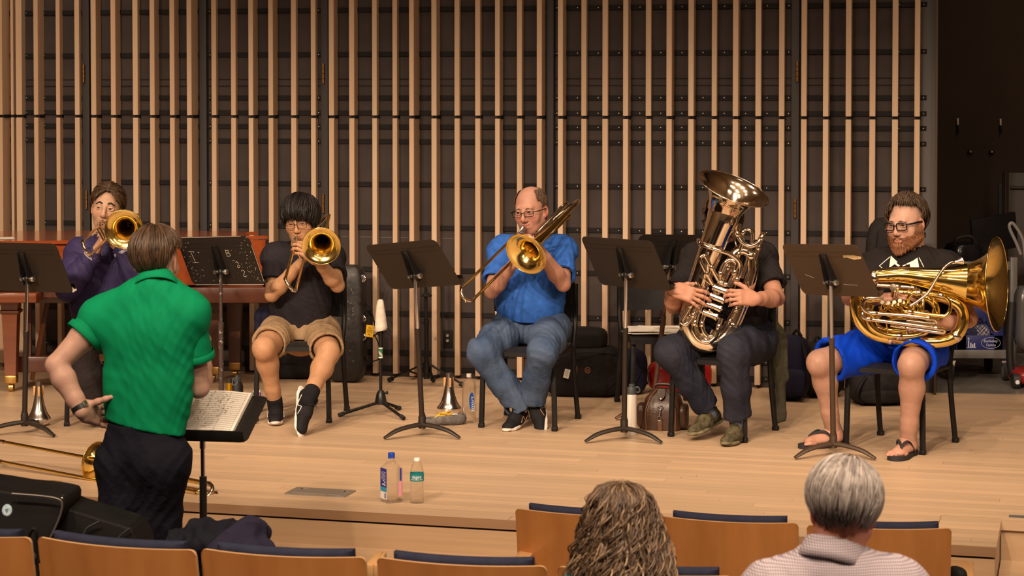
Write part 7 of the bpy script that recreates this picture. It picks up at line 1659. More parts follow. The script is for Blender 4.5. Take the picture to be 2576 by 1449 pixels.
# hard case leaning behind the khaki-shorts player
c = pz(868, 962, 0); root = thing('instrument_case', (c.x, c.y, 0), 'tall scuffed black instrument case standing right of the khaki-shorts player', 'case', 'instrument cases on the stage')
mb = MB(); superbox(mb, (0.005, 0.03, 0.385), (0.26, 0.16, 0.76), rotz(-10), 6, 20, 0.0); mb.build('case_shell', mat('case_scuffed', (0.016, 0.014, 0.014), 0.45, var=0.5, vscale=30, rvar=0.2), root, 50)
mb = MB(); mb.tube([(0.07, -0.052, 0.08), (0.075, -0.055, 0.4), (0.07, -0.05, 0.70)], 0.006, 8, n=4); mb.build('seam_strip', mat('case_edge', (0.04, 0.038, 0.038), 0.5), root, 40)
for z in (0.30, 0.42, 0.68): mb = MB(); mb.box((0.118, -0.03, z), (0.022, 0.03, 0.05), rotz(-30), 0.004); mb.tube([(0.13, -0.05, z - 0.015), (0.14, -0.055, z), (0.13, -0.05, z + 0.018)], 0.003, 8, n=3); mb.build('latch', CHROME, root, 40)
mb = MB()
for i in range(26): x = random.uniform(-0.02, 0.08); z = random.uniform(0.1, 0.7); mb.bar((x, -0.062 + 0.12 * max(0, x - .05), z), (x + random.uniform(-.012, .012), -0.062 + 0.12 * max(0, x - .05), z + random.uniform(-.02, .02)), 0.0012, 0.0012)
mb.build('scuff_marks', SCRATCH, root, 0)
mb = MB(); mb.tube([(0.13, -0.0, 0.46), (0.19, -0.02, 0.40), (0.215, -0.02, 0.33), (0.16, -0.03, 0.29)], 0.009, 8, n=5, flat=0.5); mb.tube([(0.13, 0, 0.52), (0.17, 0.0, 0.47), (0.20, -0.01, 0.36), (0.24, 0.0, 0.25), (0.23, 0.0, 0.16), (0.15, -0.01, 0.14), (0.12, 0, 0.2)], 0.008, 8, n=5, flat=0.5); mb.tube([(0.13, -0.01, 0.26), (0.17, -0.03, 0.31), (0.20, -0.03, 0.30), (0.23, -0.03, 0.22), (0.235, -0.02, 0.15)], 0.007, 8, n=5, flat=0.5); mb.build('strap', NYL, root, 60)
tg = MB(); tg.box((0, 0, 0), (0.052, 0.003, 0.078), None, 0.001); 
for i, (t_, sz, z) in enumerate((('IMA', 0.011, .02), ('CONCERT', 0.008, .006), ('HALL PASS', 0.008, -.005), ('EVENT', 0.006, -.022))):
    V, Fc = text_mesh(t_, sz); tg.add([(x, -0.0022 - z2, y + z) for x, y, z2 in V], Fc, 1)
o = tg.build('luggage_tag', [YEL, INK], None, 0); q = at(930, 833, c.y - 0.06); o.location = q; o.rotation_euler = (0, math.radians(6), math.radians(-12)); tag(o, 'yellow paper luggage tag hanging on the straps of the scuffed black case', 'tag')
c = pz(735, 955, 0); root = thing('instrument_case', c, 'low black case on the floor behind the khaki-shorts player', 'case', 'instrument cases on the stage')
mb = MB(); superbox(mb, (-0.02, 0.1, 0.105), (0.34, 0.22, 0.21), None, 7, 18, 0.01, 3); mb.build('case_body', NYL2, root, 50); mb = MB(); mb.tube([(-0.19, 0.0, 0.10), (-0.02, -0.012, 0.11), (0.15, 0.0, 0.10)], 0.004, 6, n=4); mb.build('zip', NYL, root, 40); mb = MB(); mb.tube([(-0.1, 0.1, 0.2), (-0.06, 0.1, 0.235), (0.02, 0.1, 0.235), (0.06, 0.1, 0.2)], 0.009, 8, n=4); mb.build('handle', NYL, root, 60)
# navy jacket over the khaki player's chair
c = V3(CH['polo'].location); sd = SDF(); sd.cone(at(662, 800, c[1] + 0.28), at(672, 850, c[1] + 0.28), 0.06, 0.05, 0.03); sd.cone(at(690, 785, c[1] + 0.27), at(720, 800, c[1] + 0.3), 0.05, 0.06, 0.04); sd.cone(at(655, 830, c[1] + 0.26), at(660, 880, c[1] + 0.26), 0.035, 0.025, 0.04); sd.disp = folds([(1, 0.2, 0.6)], 0.012, 40, 5)
V, Fc = sd.mesh(0.008); o = meshobj('jacket', V - c, Fc, NYN, None, 180); o.location = c; tag(o, 'dark navy jacket bunched over the chair behind the khaki-shorts player', 'jacket')
# black gig bag stack behind the bald player
c = pz(1470, 1002, 0); root = thing('gig_bag', c, 'black gig bag with an orange ring logo, behind the bald player', 'bag', 'bags along the wall')
mb = MB(); superbox(mb, (0.0, 0.14, 0.155), (0.46, 0.26, 0.31), rotz(-6), 6, 20, 0.012, 4); mb.build('bag_body', NYL2, root, 50)
mb = MB(); superbox(mb, (-0.03, 0.15, 0.35), (0.36, 0.22, 0.15), rotz(-6), 4, 18, 0.03, 5); mb.build('top_pocket', NYL, root, 50)
mb = MB(); mb.tube([(-0.17, 0.1, 0.36), (-0.185, 0.08, 0.44), (-0.14, 0.08, 0.48), (-0.10, 0.1, 0.44), (-0.04, 0.11, 0.40), (0.05, 0.1, 0.37)], 0.013, 8, n=5, flat=0.5); mb.build('carry_handle', NYL, root, 60)
mb = MB(); mb.tube([(-0.2, 0.0, 0.24), (0.0, -0.012, 0.285), (0.2, 0.01, 0.27)], 0.004, 6, n=5); mb.tube([(0.21, 0.02, 0.28), (0.2, 0.0, 0.12), (0.12, -0.01, 0.05)], 0.004, 6, n=5); mb.build('zip', RAIL, root, 40)
ORN = mat('orange_print', (0.62, 0.20, 0.07), 0.6); yb = 0.002; mb = MB(); cx_, cz = (1478 - 1470) / 5200 * c.y, pY(1478, 930, c.y + 0.02).z
mb.tube([(cx_ + 0.0155 * math.cos(t), -0.007, cz + 0.0175 * math.sin(t)) for t in np.linspace(0, 2 * PI, 25)[:-1]], 0.0013, 5, closed=True)
for q in (-0.005, 0.0, 0.005): mb.tube([(cx_ + q, -0.0075, cz - 0.008), (cx_ + q * 1.6, -0.0075, cz), (cx_ + q, -0.0075, cz + 0.008)], 0.0009, 5)
V, Fc = text_mesh('STRAAD', 0.013)
mb.add([(-0.048 - y, -0.0068 - z2, cz + 0.0 + x) for x, y, z2 in V], Fc); mb.build('logo', ORN, root, 0)
tg = MB(); tg.plate(rrect(0.043, 0.072, 0.006), (0, 0, 0), (1, 0, 0), (0, 0, 1), 0.003); tg.plate(rrect(0.034, 0.056, 0.003), (0, -0.0022, -0.003), (1, 0, 0), (0, 0, 1), 0.001, 1)
for i in range(6): tg.box((-0.001, -0.003, 0.017 - 0.007 * i), (0.022 - 0.004 * (i % 2), 0.0006, 0.0014), None, 0, 2)
tg.tube([(0, 0, 0.036), (0.006, 0, 0.06), (0.0, 0.004, 0.075)], 0.002, 6)
o = tg.build('luggage_tag', [NYL, PAPER, INK], None, 0); o.location = V3(c) + (-0.108, -0.015, at(1428, 938, c.y)[2]); o.rotation_euler = (0, math.radians(14), 0); tag(o, 'black luggage tag with white paper hanging on the gig bag behind the bald player', 'tag')
c = pz(1572, 1000, 0); root = thing('gig_bag', (c.x + 0.03, c.y + 0.05, 0), 'black rounded bag on the floor between the gig bag and the empty chair', 'bag', 'bags along the wall')
mb = MB(); superbox(mb, (0.0, 0.12, 0.14), (0.24, 0.2, 0.28), None, 3.5, 18, 0.02, 6); mb.build('bag_body', NYN, root, 50); mb = MB(); mb.tube([(0.02, 0.01, 0.05), (0.07, 0.015, 0.16), (0.05, 0.03, 0.24)], 0.004, 6, n=5); mb.build('zip', RAIL, root, 40)
# black pouch hanging by the bald player's back
mb = MB(); superbox(mb, (0, 0, 0), (0.035, 0.05, 0.095), None, 6, 12, 0.03, 2); mb.box((-0.004, -0.024, 0.02), (0.03, 0.012, 0.016), None, 0.003); o = mb.build('belt_pouch', NYL, None, 50); o.location = at(1250, 762, 11.88); tag(o, 'small black pouch at the back of the bald player\'s belt', 'pouch')
# red bag behind the silver tuba player
c = pz(1705, 992, 0); root = thing('shoulder_bag', c, 'glossy red bag on the floor behind the silver tuba player', 'bag', 'bags along the wall')
mb = MB(); superbox(mb, (0.02, 0.11, 0.10), (0.40, 0.20, 0.20), rotz(4), 4, 20, 0.02, 8); mb.build('bag_body', mat('red_vinyl', (0.36, 0.012, 0.014), 0.3, var=0.2, vscale=9), root, 50); mb = MB(); mb.tube([(-0.18, 0.05, 0.14), (0.0, 0.02, 0.19), (0.2, 0.05, 0.14)], 0.004, 6, n=5); mb.build('zip', mat('red_piping', (0.5, 0.03, 0.02), 0.4), root, 40)
# brown leather bag
LEA = mat('oiled_leather', (0.052, 0.022, 0.012), 0.36, var=0.45, vscale=7, bump=0.15, bscale=90); LEA2 = mat('leather_edge', (0.11, 0.045, 0.018), 0.4, var=0.3, vscale=12)
c = pz(1662, 1084, 0); root = thing('leather_bag', c, 'dark brown leather briefcase bag with a steel clip beside the white flask', 'bag')
Rl = rotz(-12); T = lambda q: tuple(Rl @ np.array(q))
mb = MB(); V = []; Fc = []; prof = [(0.0, 0.105, 0.10), (0.02, 0.112, 0.105), (0.12, 0.108, 0.10), (0.18, 0.09, 0.08), (0.215, 0.055, 0.035), (0.225, 0.04, 0.018)]
for z, hx, hy in prof:
    for x, y in rrect(2 * hx, 2 * hy, min(hx, hy) * 0.35, 4): V.append(T((x, y + 0.10, z)))
k = len(rrect(1, 1, .1, 4))
for i in range(len(prof) - 1):
    for j in range(k): j2 = (j + 1) % k; Fc.append([i * k + j, i * k + j2, (i + 1) * k + j2, (i + 1) * k + j])
Fc.append([(len(prof) - 1) * k + j for j in range(k)]); Fc.append(list(range(k))[::-1]); mb.add(V, Fc); mb.build('bag_body', LEA, root, 50)
for sx in (-1, 1): mb = MB(); superbox(mb, T((sx * 0.118, 0.08, 0.075)), (0.05, 0.13, 0.13), Rl, 5, 12, 0.02, 3); mb.build('side_pocket', LEA, root, 50)
mb = MB(); mb.tube([T((-0.08, -0.003, 0.004)), T((-0.083, -0.006, 0.11)), T((-0.06, 0.02, 0.18)), T((-0.03, 0.07, 0.222))], 0.005, 8, n=5); mb.tube([T((0.08, -0.003, 0.004)), T((0.083, -0.006, 0.11)), T((0.06, 0.02, 0.18)), T((0.03, 0.07, 0.222))], 0.005, 8, n=5); mb.build('piping', LEA2, root, 60)
mb = MB(); mb.plate([(-0.02, 0.0), (0.02, 0.0), (0.022, -0.04), (0.012, -0.062), (-0.012, -0.062), (-0.022, -0.04)], T((0, 0.035, 0.228)), T((1, 0, 0)), T((0, 0.55, 0.83)), 0.008); mb.lathe([(0.0001, 0.003), (0.005, 0.002), (0.006, 0)], T((0, 0.0, 0.178)), T((0, -1, 0.3)), 10, 1); mb.build('flap', [LEA, ZIP], root, 40)
mb = MB(); mb.tube([T((-0.05, 0.1, 0.225)), T((-0.04, 0.1, 0.245)), T((0.04, 0.1, 0.245)), T((0.05, 0.1, 0.225))], 0.010, 8, n=4); mb.build('handle', LEA, root, 60)
mb = MB(); mb.tube([T((0.0 + 0.012 * math.cos(t), -0.014, 0.135 + 0.012 * math.sin(t))) for t in np.linspace(0, 2 * PI, 13)[:-1]], 0.0022, 6, closed=True); mb.tube([T((0, -0.014, 0.122)), T((-0.004, -0.015, 0.085))], 0.004, 8); mb.tube([T((-0.005 + 0.011 * math.cos(t), -0.015, 0.072 + 0.012 * math.sin(t))) for t in np.linspace(0, 2 * PI, 13)[:-1]], 0.0022, 6, closed=True); mb.build('clip', CHROME, root, 60)
mb = MB(); mb.box(T((-0.003, -0.011, 0.03)), (0.026, 0.004, 0.06), Rl, 0.001); mb.build('front_strap', LEA2, root, 30)
# olive jacket hanging on the silver player's chair
c = V3(CH['silver'].location); OLI = cloth('olive_cotton', (0.055, 0.05, 0.032), 0.9, 0.15, 12); sd = SDF(); yb_ = c[1] + 0.16
sd.chain([at(1938, 790, yb_), at(1956, 860, yb_), at(1962, 950, yb_), at(1962, 1035, yb_ - 0.02)], [0.035, 0.05, 0.042, 0.030], 0.02, (0, 1, 0), 0.6); sd.chain([at(1916, 800, yb_ + 0.02), at(1930, 880, yb_ + 0.02)], [0.05, 0.05], 0.03, (0, 1, 0), 0.6); sd.cone(at(1962, 1038, yb_ - 0.02), at(1962, 1052, yb_ - 0.02), 0.034, 0.03, 0.004, (0, 1, 0), 0.6); sd.disp = folds([(1, 0.3, 0.1)], 0.010, 70, 3)
V, Fc = sd.mesh(0.006); o = meshobj('jacket', V - c, Fc, OLI, None, 180); o.location = c; tag(o, 'olive jacket hanging over the back of the silver tuba player\'s chair', 'jacket')
# backpacks and cases at the right
def backpack(px, py, size, label, m, yaw=0, seed=0, dy=0.1, straps=True):
    c = pz(px, py, 0); root = thing('backpack', c, label, 'backpack', 'backpacks at the right of the stage'); w_, d_, h_ = size; R = rotz(yaw)
    mb = MB(); superbox(mb, (0, dy, h_ / 2), (w_, d_, h_), R, 3.6, 20, 0.02, seed); mb.build('bag_body', m, root, 50)
    mb = MB(); superbox(mb, R @ V3((0, dy * 0 - d_ * 0.5 + dy + 0.01, h_ * 0.3)), (w_ * 0.75, 0.08, h_ * 0.42), R, 4, 14, 0.03, seed + 1); mb.build('front_pocket', m, root, 50)
    if straps:
        for sx in (-1, 1): mb = MB(); mb.tube([R @ V3((sx * w_ * 0.25, dy - d_ * 0.5 + 0.02, h_ * 0.93)), R @ V3((sx * w_ * 0.42, dy - d_ * 0.62, h_ * 0.6)), R @ V3((sx * w_ * 0.44, dy - d_ * 0.6, h_ * 0.3)), R @ V3((sx * w_ * 0.3, dy - d_ * 0.5, h_ * 0.08))], 0.012, 8, n=5, flat=0.4); mb.build('strap', NYL, root, 60)
    mb = MB(); mb.tube([R @ V3((-0.03, dy, h_ * 0.98)), R @ V3((0, dy, h_ + 0.03)), R @ V3((0.03, dy, h_ * 0.98))], 0.008, 8, n=4); mb.build('handle', NYL, root, 60)
backpack(1995, 1012, (0.22, 0.2, 0.40), 'navy backpack standing behind the olive jacket', NYN, -20, 1)
backpack(2075, 1005, (0.26, 0.22, 0.34), 'dark backpack with slack straps between the two tuba players', NYL, 10, 4, 0.15)
backpack(2215, 1022, (0.34, 0.24, 0.19), 'black bag lying under the bearded player\'s chair', NYL2, 4, 7, 0.12)
c = pz(2205, 1000, 0); root = thing('instrument_case', (c.x, 12.35, 0), 'tall black padded tuba case standing behind the bearded player', 'case', 'instrument cases on the stage'); zt = pY(2205, 548, 12.35).z
mb = MB(); superbox(mb, (0.05, 0.1, zt / 2), (0.34, 0.2, zt), rotz(-8), 5, 20, 0.006, 2); mb.build('case_body', NYL2, root, 50); mb = MB(); mb.tube([(-0.08, 0.0, 0.1), (-0.1, -0.0, zt * 0.6), (-0.06, 0.02, zt * 0.93)], 0.004, 6, n=5); mb.build('zip', RAIL, root, 40)

# ---------------------------------------------------------------- grand piano by the left
MAH = wood_nodes('mahogany', (0.34, 0.075, 0.020), (0.25, 0.05, 0.012), 0.22, 'X', coat=0.8, grain=0.7); MAHD = wood_nodes('mahogany_dark', (0.10, 0.026, 0.010), (0.062, 0.016, 0.007), 0.38, 'Z', coat=0.15, grain=0.7); MAHL = wood_nodes('mahogany_light', (0.21, 0.055, 0.016), (0.15, 0.036, 0.010), 0.32, 'X', coat=0.3, grain=0.7)
BRASS = mat('old_brass', (0.55, 0.33, 0.10), 0.35, 1.0)
px0 = pY(-60, 600, 13.05); root = thing('grand_piano', (px0.x, 13.3, 0), 'red-brown grand piano standing against the wall behind the conductor', 'piano'); O = V3(root.location)
xr = pY(604, 600, 13.5).x - O[0]
out = [(0.0, -0.42), (0.9, -0.40), (1.15, -0.36), (1.4, -0.22), (1.62, -0.06), (1.8, 0.0), (xr - 0.05, 0.02), (xr, 0.06), (xr, 0.30), (xr - 0.06, 0.40), (0.0, 0.42)]
def soft(o, n=5): return [tuple(q) for q in smooth_pts(np.array(o), n, True)]
mb = MB(); mb.plate(soft(out), (0, 0, 0.80), (1, 0, 0), (0, 1, 0), 0.27); mb.build('case_rim', MAH, root, 40)
mb = MB(); mb.plate([(x * 1.008, y * 1.06) for x, y in soft(out)], (0, 0, 0.952), (1, 0, 0), (0, 1, 0), 0.022); mb.build('lid', MAH, root, 40)
mb = MB(); xk = pY(107, 740, 12.9).x - O[0]; mb.box((xk / 2 - 0.3, -0.42, 0.612), (xk + 0.6, 0.30, 0.056), None, 0.006); mb.build('key_bed', MAHL, root, 40)
mb = MB(); mb.box((xk / 2 + 0.1, -0.25, 0.70), (xk + 0.35, 0.30, 0.20), None, 0.004); mb.build('cheek_block', MAHD, root, 40)
mb = MB(); mb.box((1.0, 0.0, 0.60), (1.9, 0.5, 0.10), None, 0.01); mb.build('bottom_frame', MAHD, root, 40)
def pleg(x, y, w_, zt):
    lg = MB(); secs = [(0.10, 0.036), (0.14, 0.038), (zt - 0.11, 0.052), (zt - 0.10, 0.064), (zt - 0.085, 0.066), (zt - 0.08, 0.056), (zt - 0.05, 0.058), (zt - 0.02, 0.076), (zt, 0.078)]; V = []; Fc = []
    for z, h in secs: V += [(x - h * w_, y - h * w_, z), (x + h * w_, y - h * w_, z), (x + h * w_, y + h * w_, z), (x - h * w_, y + h * w_, z)]
    for i in range(len(secs) - 1):
        for j in range(4): j2 = (j + 1) % 4; Fc.append([4 * i + j, 4 * i + j2, 4 * i + 4 + j2, 4 * i + 4 + j])
    Fc += [[3, 2, 1, 0], [4 * (len(secs) - 1) + j for j in range(4)]]; lg.add(V, Fc); L_ = lg.build('leg', MAHL if x < 0.4 else MAHD, root, 20)
    b = MB(); b.box((x, y, 0.078), (0.078 * w_, 0.078 * w_, 0.05), None, 0.004); b.build('foot_cap', BRASS, L_, 30); b = MB(); b.tube([(x - 0.014, y, 0.027), (x + 0.014, y, 0.027)], 0.027, 16); b.build('caster', BRASS, L_, 40)
pleg(pY(28, 800, 12.98).x - O[0], -0.32, 0.92, 0.60); pleg(pY(540, 800, 13.5).x - O[0], 0.12, 1.05, 0.66); pleg(pY(590, 800, 13.6).x - O[0], 0.32, 0.95, 0.66)
mb = MB(); mb.bar((pY(122, 790, 13.1).x - O[0], -0.18, 0.60), (pY(84, 930, 13.1).x - O[0], -0.24, 0.06), 0.022, 0.022); mb.build('lyre_brace', MAHD, root, 30)
mb = MB(); mb.box((pY(70, 930, 13).x - O[0], -0.2, 0.16), (0.30, 0.10, 0.10), None, 0.006); mb.bar((pY(64, 900, 13).x - O[0], -0.2, 0.2), (pY(64, 790, 13).x - O[0], -0.2, 0.58), 0.03, 0.03); mb.build('pedal_lyre', MAHD, root, 30)
mb = MB(); mb.box((0, 0, 0.001), (0.22, 0.16, 0.002)); o = mb.build('sheet_music', PAPER, None, 0); q = at(-10, 596, 13.0); o.location = (q[0], 13.0, 0.965); o.rotation_euler = (0, 0, 0.3); tag(o, 'white sheet of paper lying on the piano lid at the far left', 'sheet music')

# ---------------------------------------------------------------- backstage at the right
GRYM = mat('cart_grey', (0.13, 0.12, 0.115), 0.5, 0.2); Yc = 13.6
c = pz(2460, 945, 0); xl, xrr = pY(2372, 800, Yc).x, pY(2536, 800, Yc).x; root = thing('utility_cart', ((xl + xrr) / 2, Yc, 0), 'grey wheeled utility cart in the dark space behind the gold tuba bell', 'cart'); hw = (xrr - xl) / 2
for nm, z in (('lower_shelf', pY(2460, 880, Yc).z), ('upper_shelf', pY(2460, 660, Yc).z)):
    mb = MB(); mb.box((0, 0.12, z), (2 * hw, 0.5, 0.006)); 
    for y in (-0.13, 0.37): mb.box((0, y, z - 0.012), (2 * hw, 0.008, 0.055), None, 0.002)
    mb.build(nm, GRYM, root, 30)
for x in (-hw, hw):
    for y in (-0.13, 0.37): mb = MB(); mb.box((x, y, 0.46), (0.045, 0.045, 0.70), None, 0.003); mb.build('post', GRYM, root, 30)
for x in (-hw + 0.02, hw - 0.05):
    for y in (-0.14, 0.34): mb = MB(); mb.tube([(x - 0.016, y, 0.062), (x + 0.016, y, 0.062)], 0.06, 20); mb.lathe([(0.0001, 0.001), (0.035, 0.001), (0.04, 0)], (x - 0.017, y, 0.062), (-1, 0, 0), 16, 1); w_ = mb.build('caster', [mat('rubber'), GRYM], root, 40); mb = MB(); mb.plate([(-0.012, 0), (0.012, 0), (0.03, 0.075), (-0.03, 0.075)], (x + 0.0, y - 0.026, 0.06), (1, 0, 0.1), (0, 0, 1), 0.004); mb.box((x, y, 0.133), (0.06, 0.06, 0.006)); mb.build('fork', CHROME, w_, 30)
# blue milk crate
BLU = mat('crate_blue', (0.012, 0.018, 0.115), 0.45); zs = pY(2460, 880, Yc).z + 0.01; root = thing('milk_crate', (pY(2455, 800, Yc).x, Yc - 0.02, zs), 'blue plastic milk crate on the lower shelf of the grey cart', 'crate'); zc = pY(2455, 765, Yc).z - zs; hx = 0.15
mb = MB()
for y in (-0.10, 0.2):
    mb.box((0, y, 0.05), (2 * hx, 0.008, 0.10), None, 0.002); mb.box((0, y, zc - 0.04), (2 * hx, 0.008, 0.08), None, 0.002)
    for x in (-hx + 0.03, hx - 0.03): mb.box((x, y, zc / 2), (0.06, 0.008, zc), None, 0.002)
for x in (-hx, hx): mb.box((x, 0.05, zc / 2), (0.008, 0.3, zc), None, 0.002)
mb.box((0, 0.05, 0.004), (2 * hx, 0.3, 0.008)); mb.build('crate_shell', BLU, root, 30)
mb = MB(); n = 6
for i in range(-n, n + 1):
    x0 = i * 0.03
    for sgn in (-1, 1):
        a, b = np.array((x0, 0.10)), np.array((x0 + sgn * (zc - 0.18), zc - 0.08)); a[0] = np.clip(a[0], -0.09, 0.09); b[0] = np.clip(b[0], -0.09, 0.09)
        if abs(a[0] - b[0]) > 0.01: mb.bar((a[0], -0.101, a[1]), (b[0], -0.101, b[1]), 0.004, 0.004)
mb.build('lattice', BLU, root, 0)
mb = MB(); V, Fc = text_mesh('Berkeley', 0.026); mb.add([(x + 0.07, -0.1045 - z, y + 0.062) for x, y, z in V], Fc); V, Fc = text_mesh('Farms', 0.026); mb.add([(x + 0.072, -0.1045 - z, y + 0.036) for x, y, z in V], Fc)
mb.tube([(0.071 + 0.062 * math.cos(t), -0.105, 0.05 + 0.036 * math.sin(t)) for t in np.linspace(0, 2 * PI, 33)[:-1]], 0.0014, 5, closed=True)
for x, h in ((-0.075, 0.045), (-0.06, 0.03), (-0.048, 0.02), (-0.036, 0.028)): mb.box((x, -0.105, 0.022 + h / 2), (0.008, 0.001, h))
mb.box((-0.055, -0.105, 0.02), (0.06, 0.001, 0.004)); mb.ball((-0.075, -0.105, 0.078), (0.007, 0.001, 0.007), 8); mb.build('printing', mat('print_pale', (0.45, 0.45, 0.5), 0.6), root, 0)
for i, (x, c_, nm) in enumerate(((0.05, (0.55, 0.5, 0.45), 'pale crumpled bundle in the blue milk crate, right side'), (-0.045, (0.06, 0.055, 0.055), 'dark cable bundle in the blue milk crate, left side'))):
    mb = MB(); superbox(mb, (0, 0, 0.07), (0.10, 0.14, 0.14), rotz(20 * i), 3, 14, 0.12, i + 3); o = mb.build('cable_bundle', mat('bundle_%d' % i, c_, 0.7, var=0.4, vscale=25), None, 60); o.location = V3(root.location) + (x, 0.05, 0.009); tag(o, nm, 'cable bundle', 'bundles in the crate')
# monitor on the cart, with clutter
root = thing('computer_monitor', at(2500, 640, Yc + 0.1), 'black computer monitor turned away on the upper shelf of the cart', 'monitor'); O = V3(root.location)
R = rotz(24); mb = MB(); mb.box((0.0, 0, 0.14), (0.36, 0.03, 0.24), R @ np.array(Matrix.Rotation(math.radians(-7), 3, 'Y')), 0.006); mb.build('screen', mat('screen_black', (0.006, 0.006, 0.008), 0.25), root, 30); mb = MB(); mb.box((0, 0.02, -0.0), (0.06, 0.03, 0.14), R, 0.004); mb.box((0, 0.03, -0.065), (0.2, 0.16, 0.012), R, 0.004); mb.build('foot', BLACKM, root, 30)
root = thing('mixer_case', at(2425, 640, Yc + 0.05), 'dark padded equipment case left of the monitor on the cart', 'case'); mb = MB(); superbox(mb, (0, 0.05, -0.02), (0.20, 0.22, 0.20), rotz(12), 5, 14, 0.02, 9); mb.build('case_body', mat('screen_black'), root, 50); mb = MB(); mb.tube([(-0.07, -0.02, 0.06), (-0.05, -0.03, 0.11), (0.04, -0.03, 0.12), (0.08, -0.02, 0.07)], 0.012, 8, n=5); mb.build('handle', BLACKM, root, 60)
# vacuum cleaner at the right edge
Yv = 13.2; c = pz(2565, 962, 0); root = thing('vacuum_cleaner', (pY(2565, 962, Yv).x, Yv, 0), 'upright vacuum cleaner with grey handle and red base at the right edge', 'vacuum cleaner'); O = V3(root.location); g = lambda px, py, dy=0: at(px, py, Yv + dy) - O
mb = MB(); superbox(mb, (0.06, 0.0, 0.072), (0.24, 0.3, 0.10), None, 4, 16, 0); mb.build('base', mat('vacuum_red', (0.22, 0.012, 0.012), 0.3), root, 50)
for dx in (-0.055, 0.17): mb = MB(); mb.tube([(dx - 0.02, -0.12, 0.05), (dx + 0.02, -0.12, 0.05)], 0.05, 20); mb.lathe([(0.0001, 0.002), (0.012, 0.002), (0.014, 0)], (dx, -0.17, 0.05), (0, -1, 0), 14, 1); mb.build('wheel', [mat('wheel_dark', (0.025, 0.024, 0.024), 0.4), LW], root, 40)
mb = MB(); A = [g(2550, 950), g(2542, 920), g(2540, 860), g(2546, 760)]; mb.tube(A, 0.024, 12, n=4); mb.build('hose', mat('hose_black', (0.014, 0.013, 0.013), 0.4), root, 60)
mb = MB(); superbox(mb, g(2585, 800, 0.05), (0.17, 0.16, 0.42), None, 4, 16, 0); mb.build('dust_bin', mat('smoky_plastic', (0.06, 0.058, 0.06), 0.25), root, 50)
mb = MB(); A = [g(2585, 700), g(2578, 640), g(2572, 600), g(2552, 566), g(2542, 562), g(2540, 575), g(2556, 610), g(2568, 640)]; mb.tube(A, 0.011, 10, n=5); mb.tube([g(2585, 700), g(2585, 640)], 0.016, 12); mb.build('handle', mat('handle_grey', (0.16, 0.15, 0.15), 0.35), root, 60)
# dark folded tables against the backstage wall
mb = MB(); mb.box((0, 0, 0.62), (1.6, 0.05, 1.22), None, 0.004); o = mb.build('stacked_panel', mat('panel_umber', (0.022, 0.013, 0.008), 0.55), None, 30); o.location = (4.35, 15.0, 0); o.rotation_euler = (0, 0, math.radians(-8)); tag(o, 'dark brown panel leaning along the backstage wall behind the cart', 'panel')
mb = MB(); mb.box((0, 0, 0.66), (0.9, 0.06, 1.3), None, 0.004); mb.tube([(-0.43, -0.04, 0.0), (-0.43, -0.04, 1.33)], 0.018, 10); mb.tube([(-0.4, -0.04, 1.2), (0.43, -0.04, 1.2)], 0.012, 10); o = mb.build('folded_table', mat('panel_umber2', (0.03, 0.018, 0.012), 0.5), None, 30); o.location = (4.0, 14.9, 0); o.rotation_euler = (0, 0, math.radians(-8)); tag(o, 'folded dark table with a metal frame standing behind the cart', 'folded table')
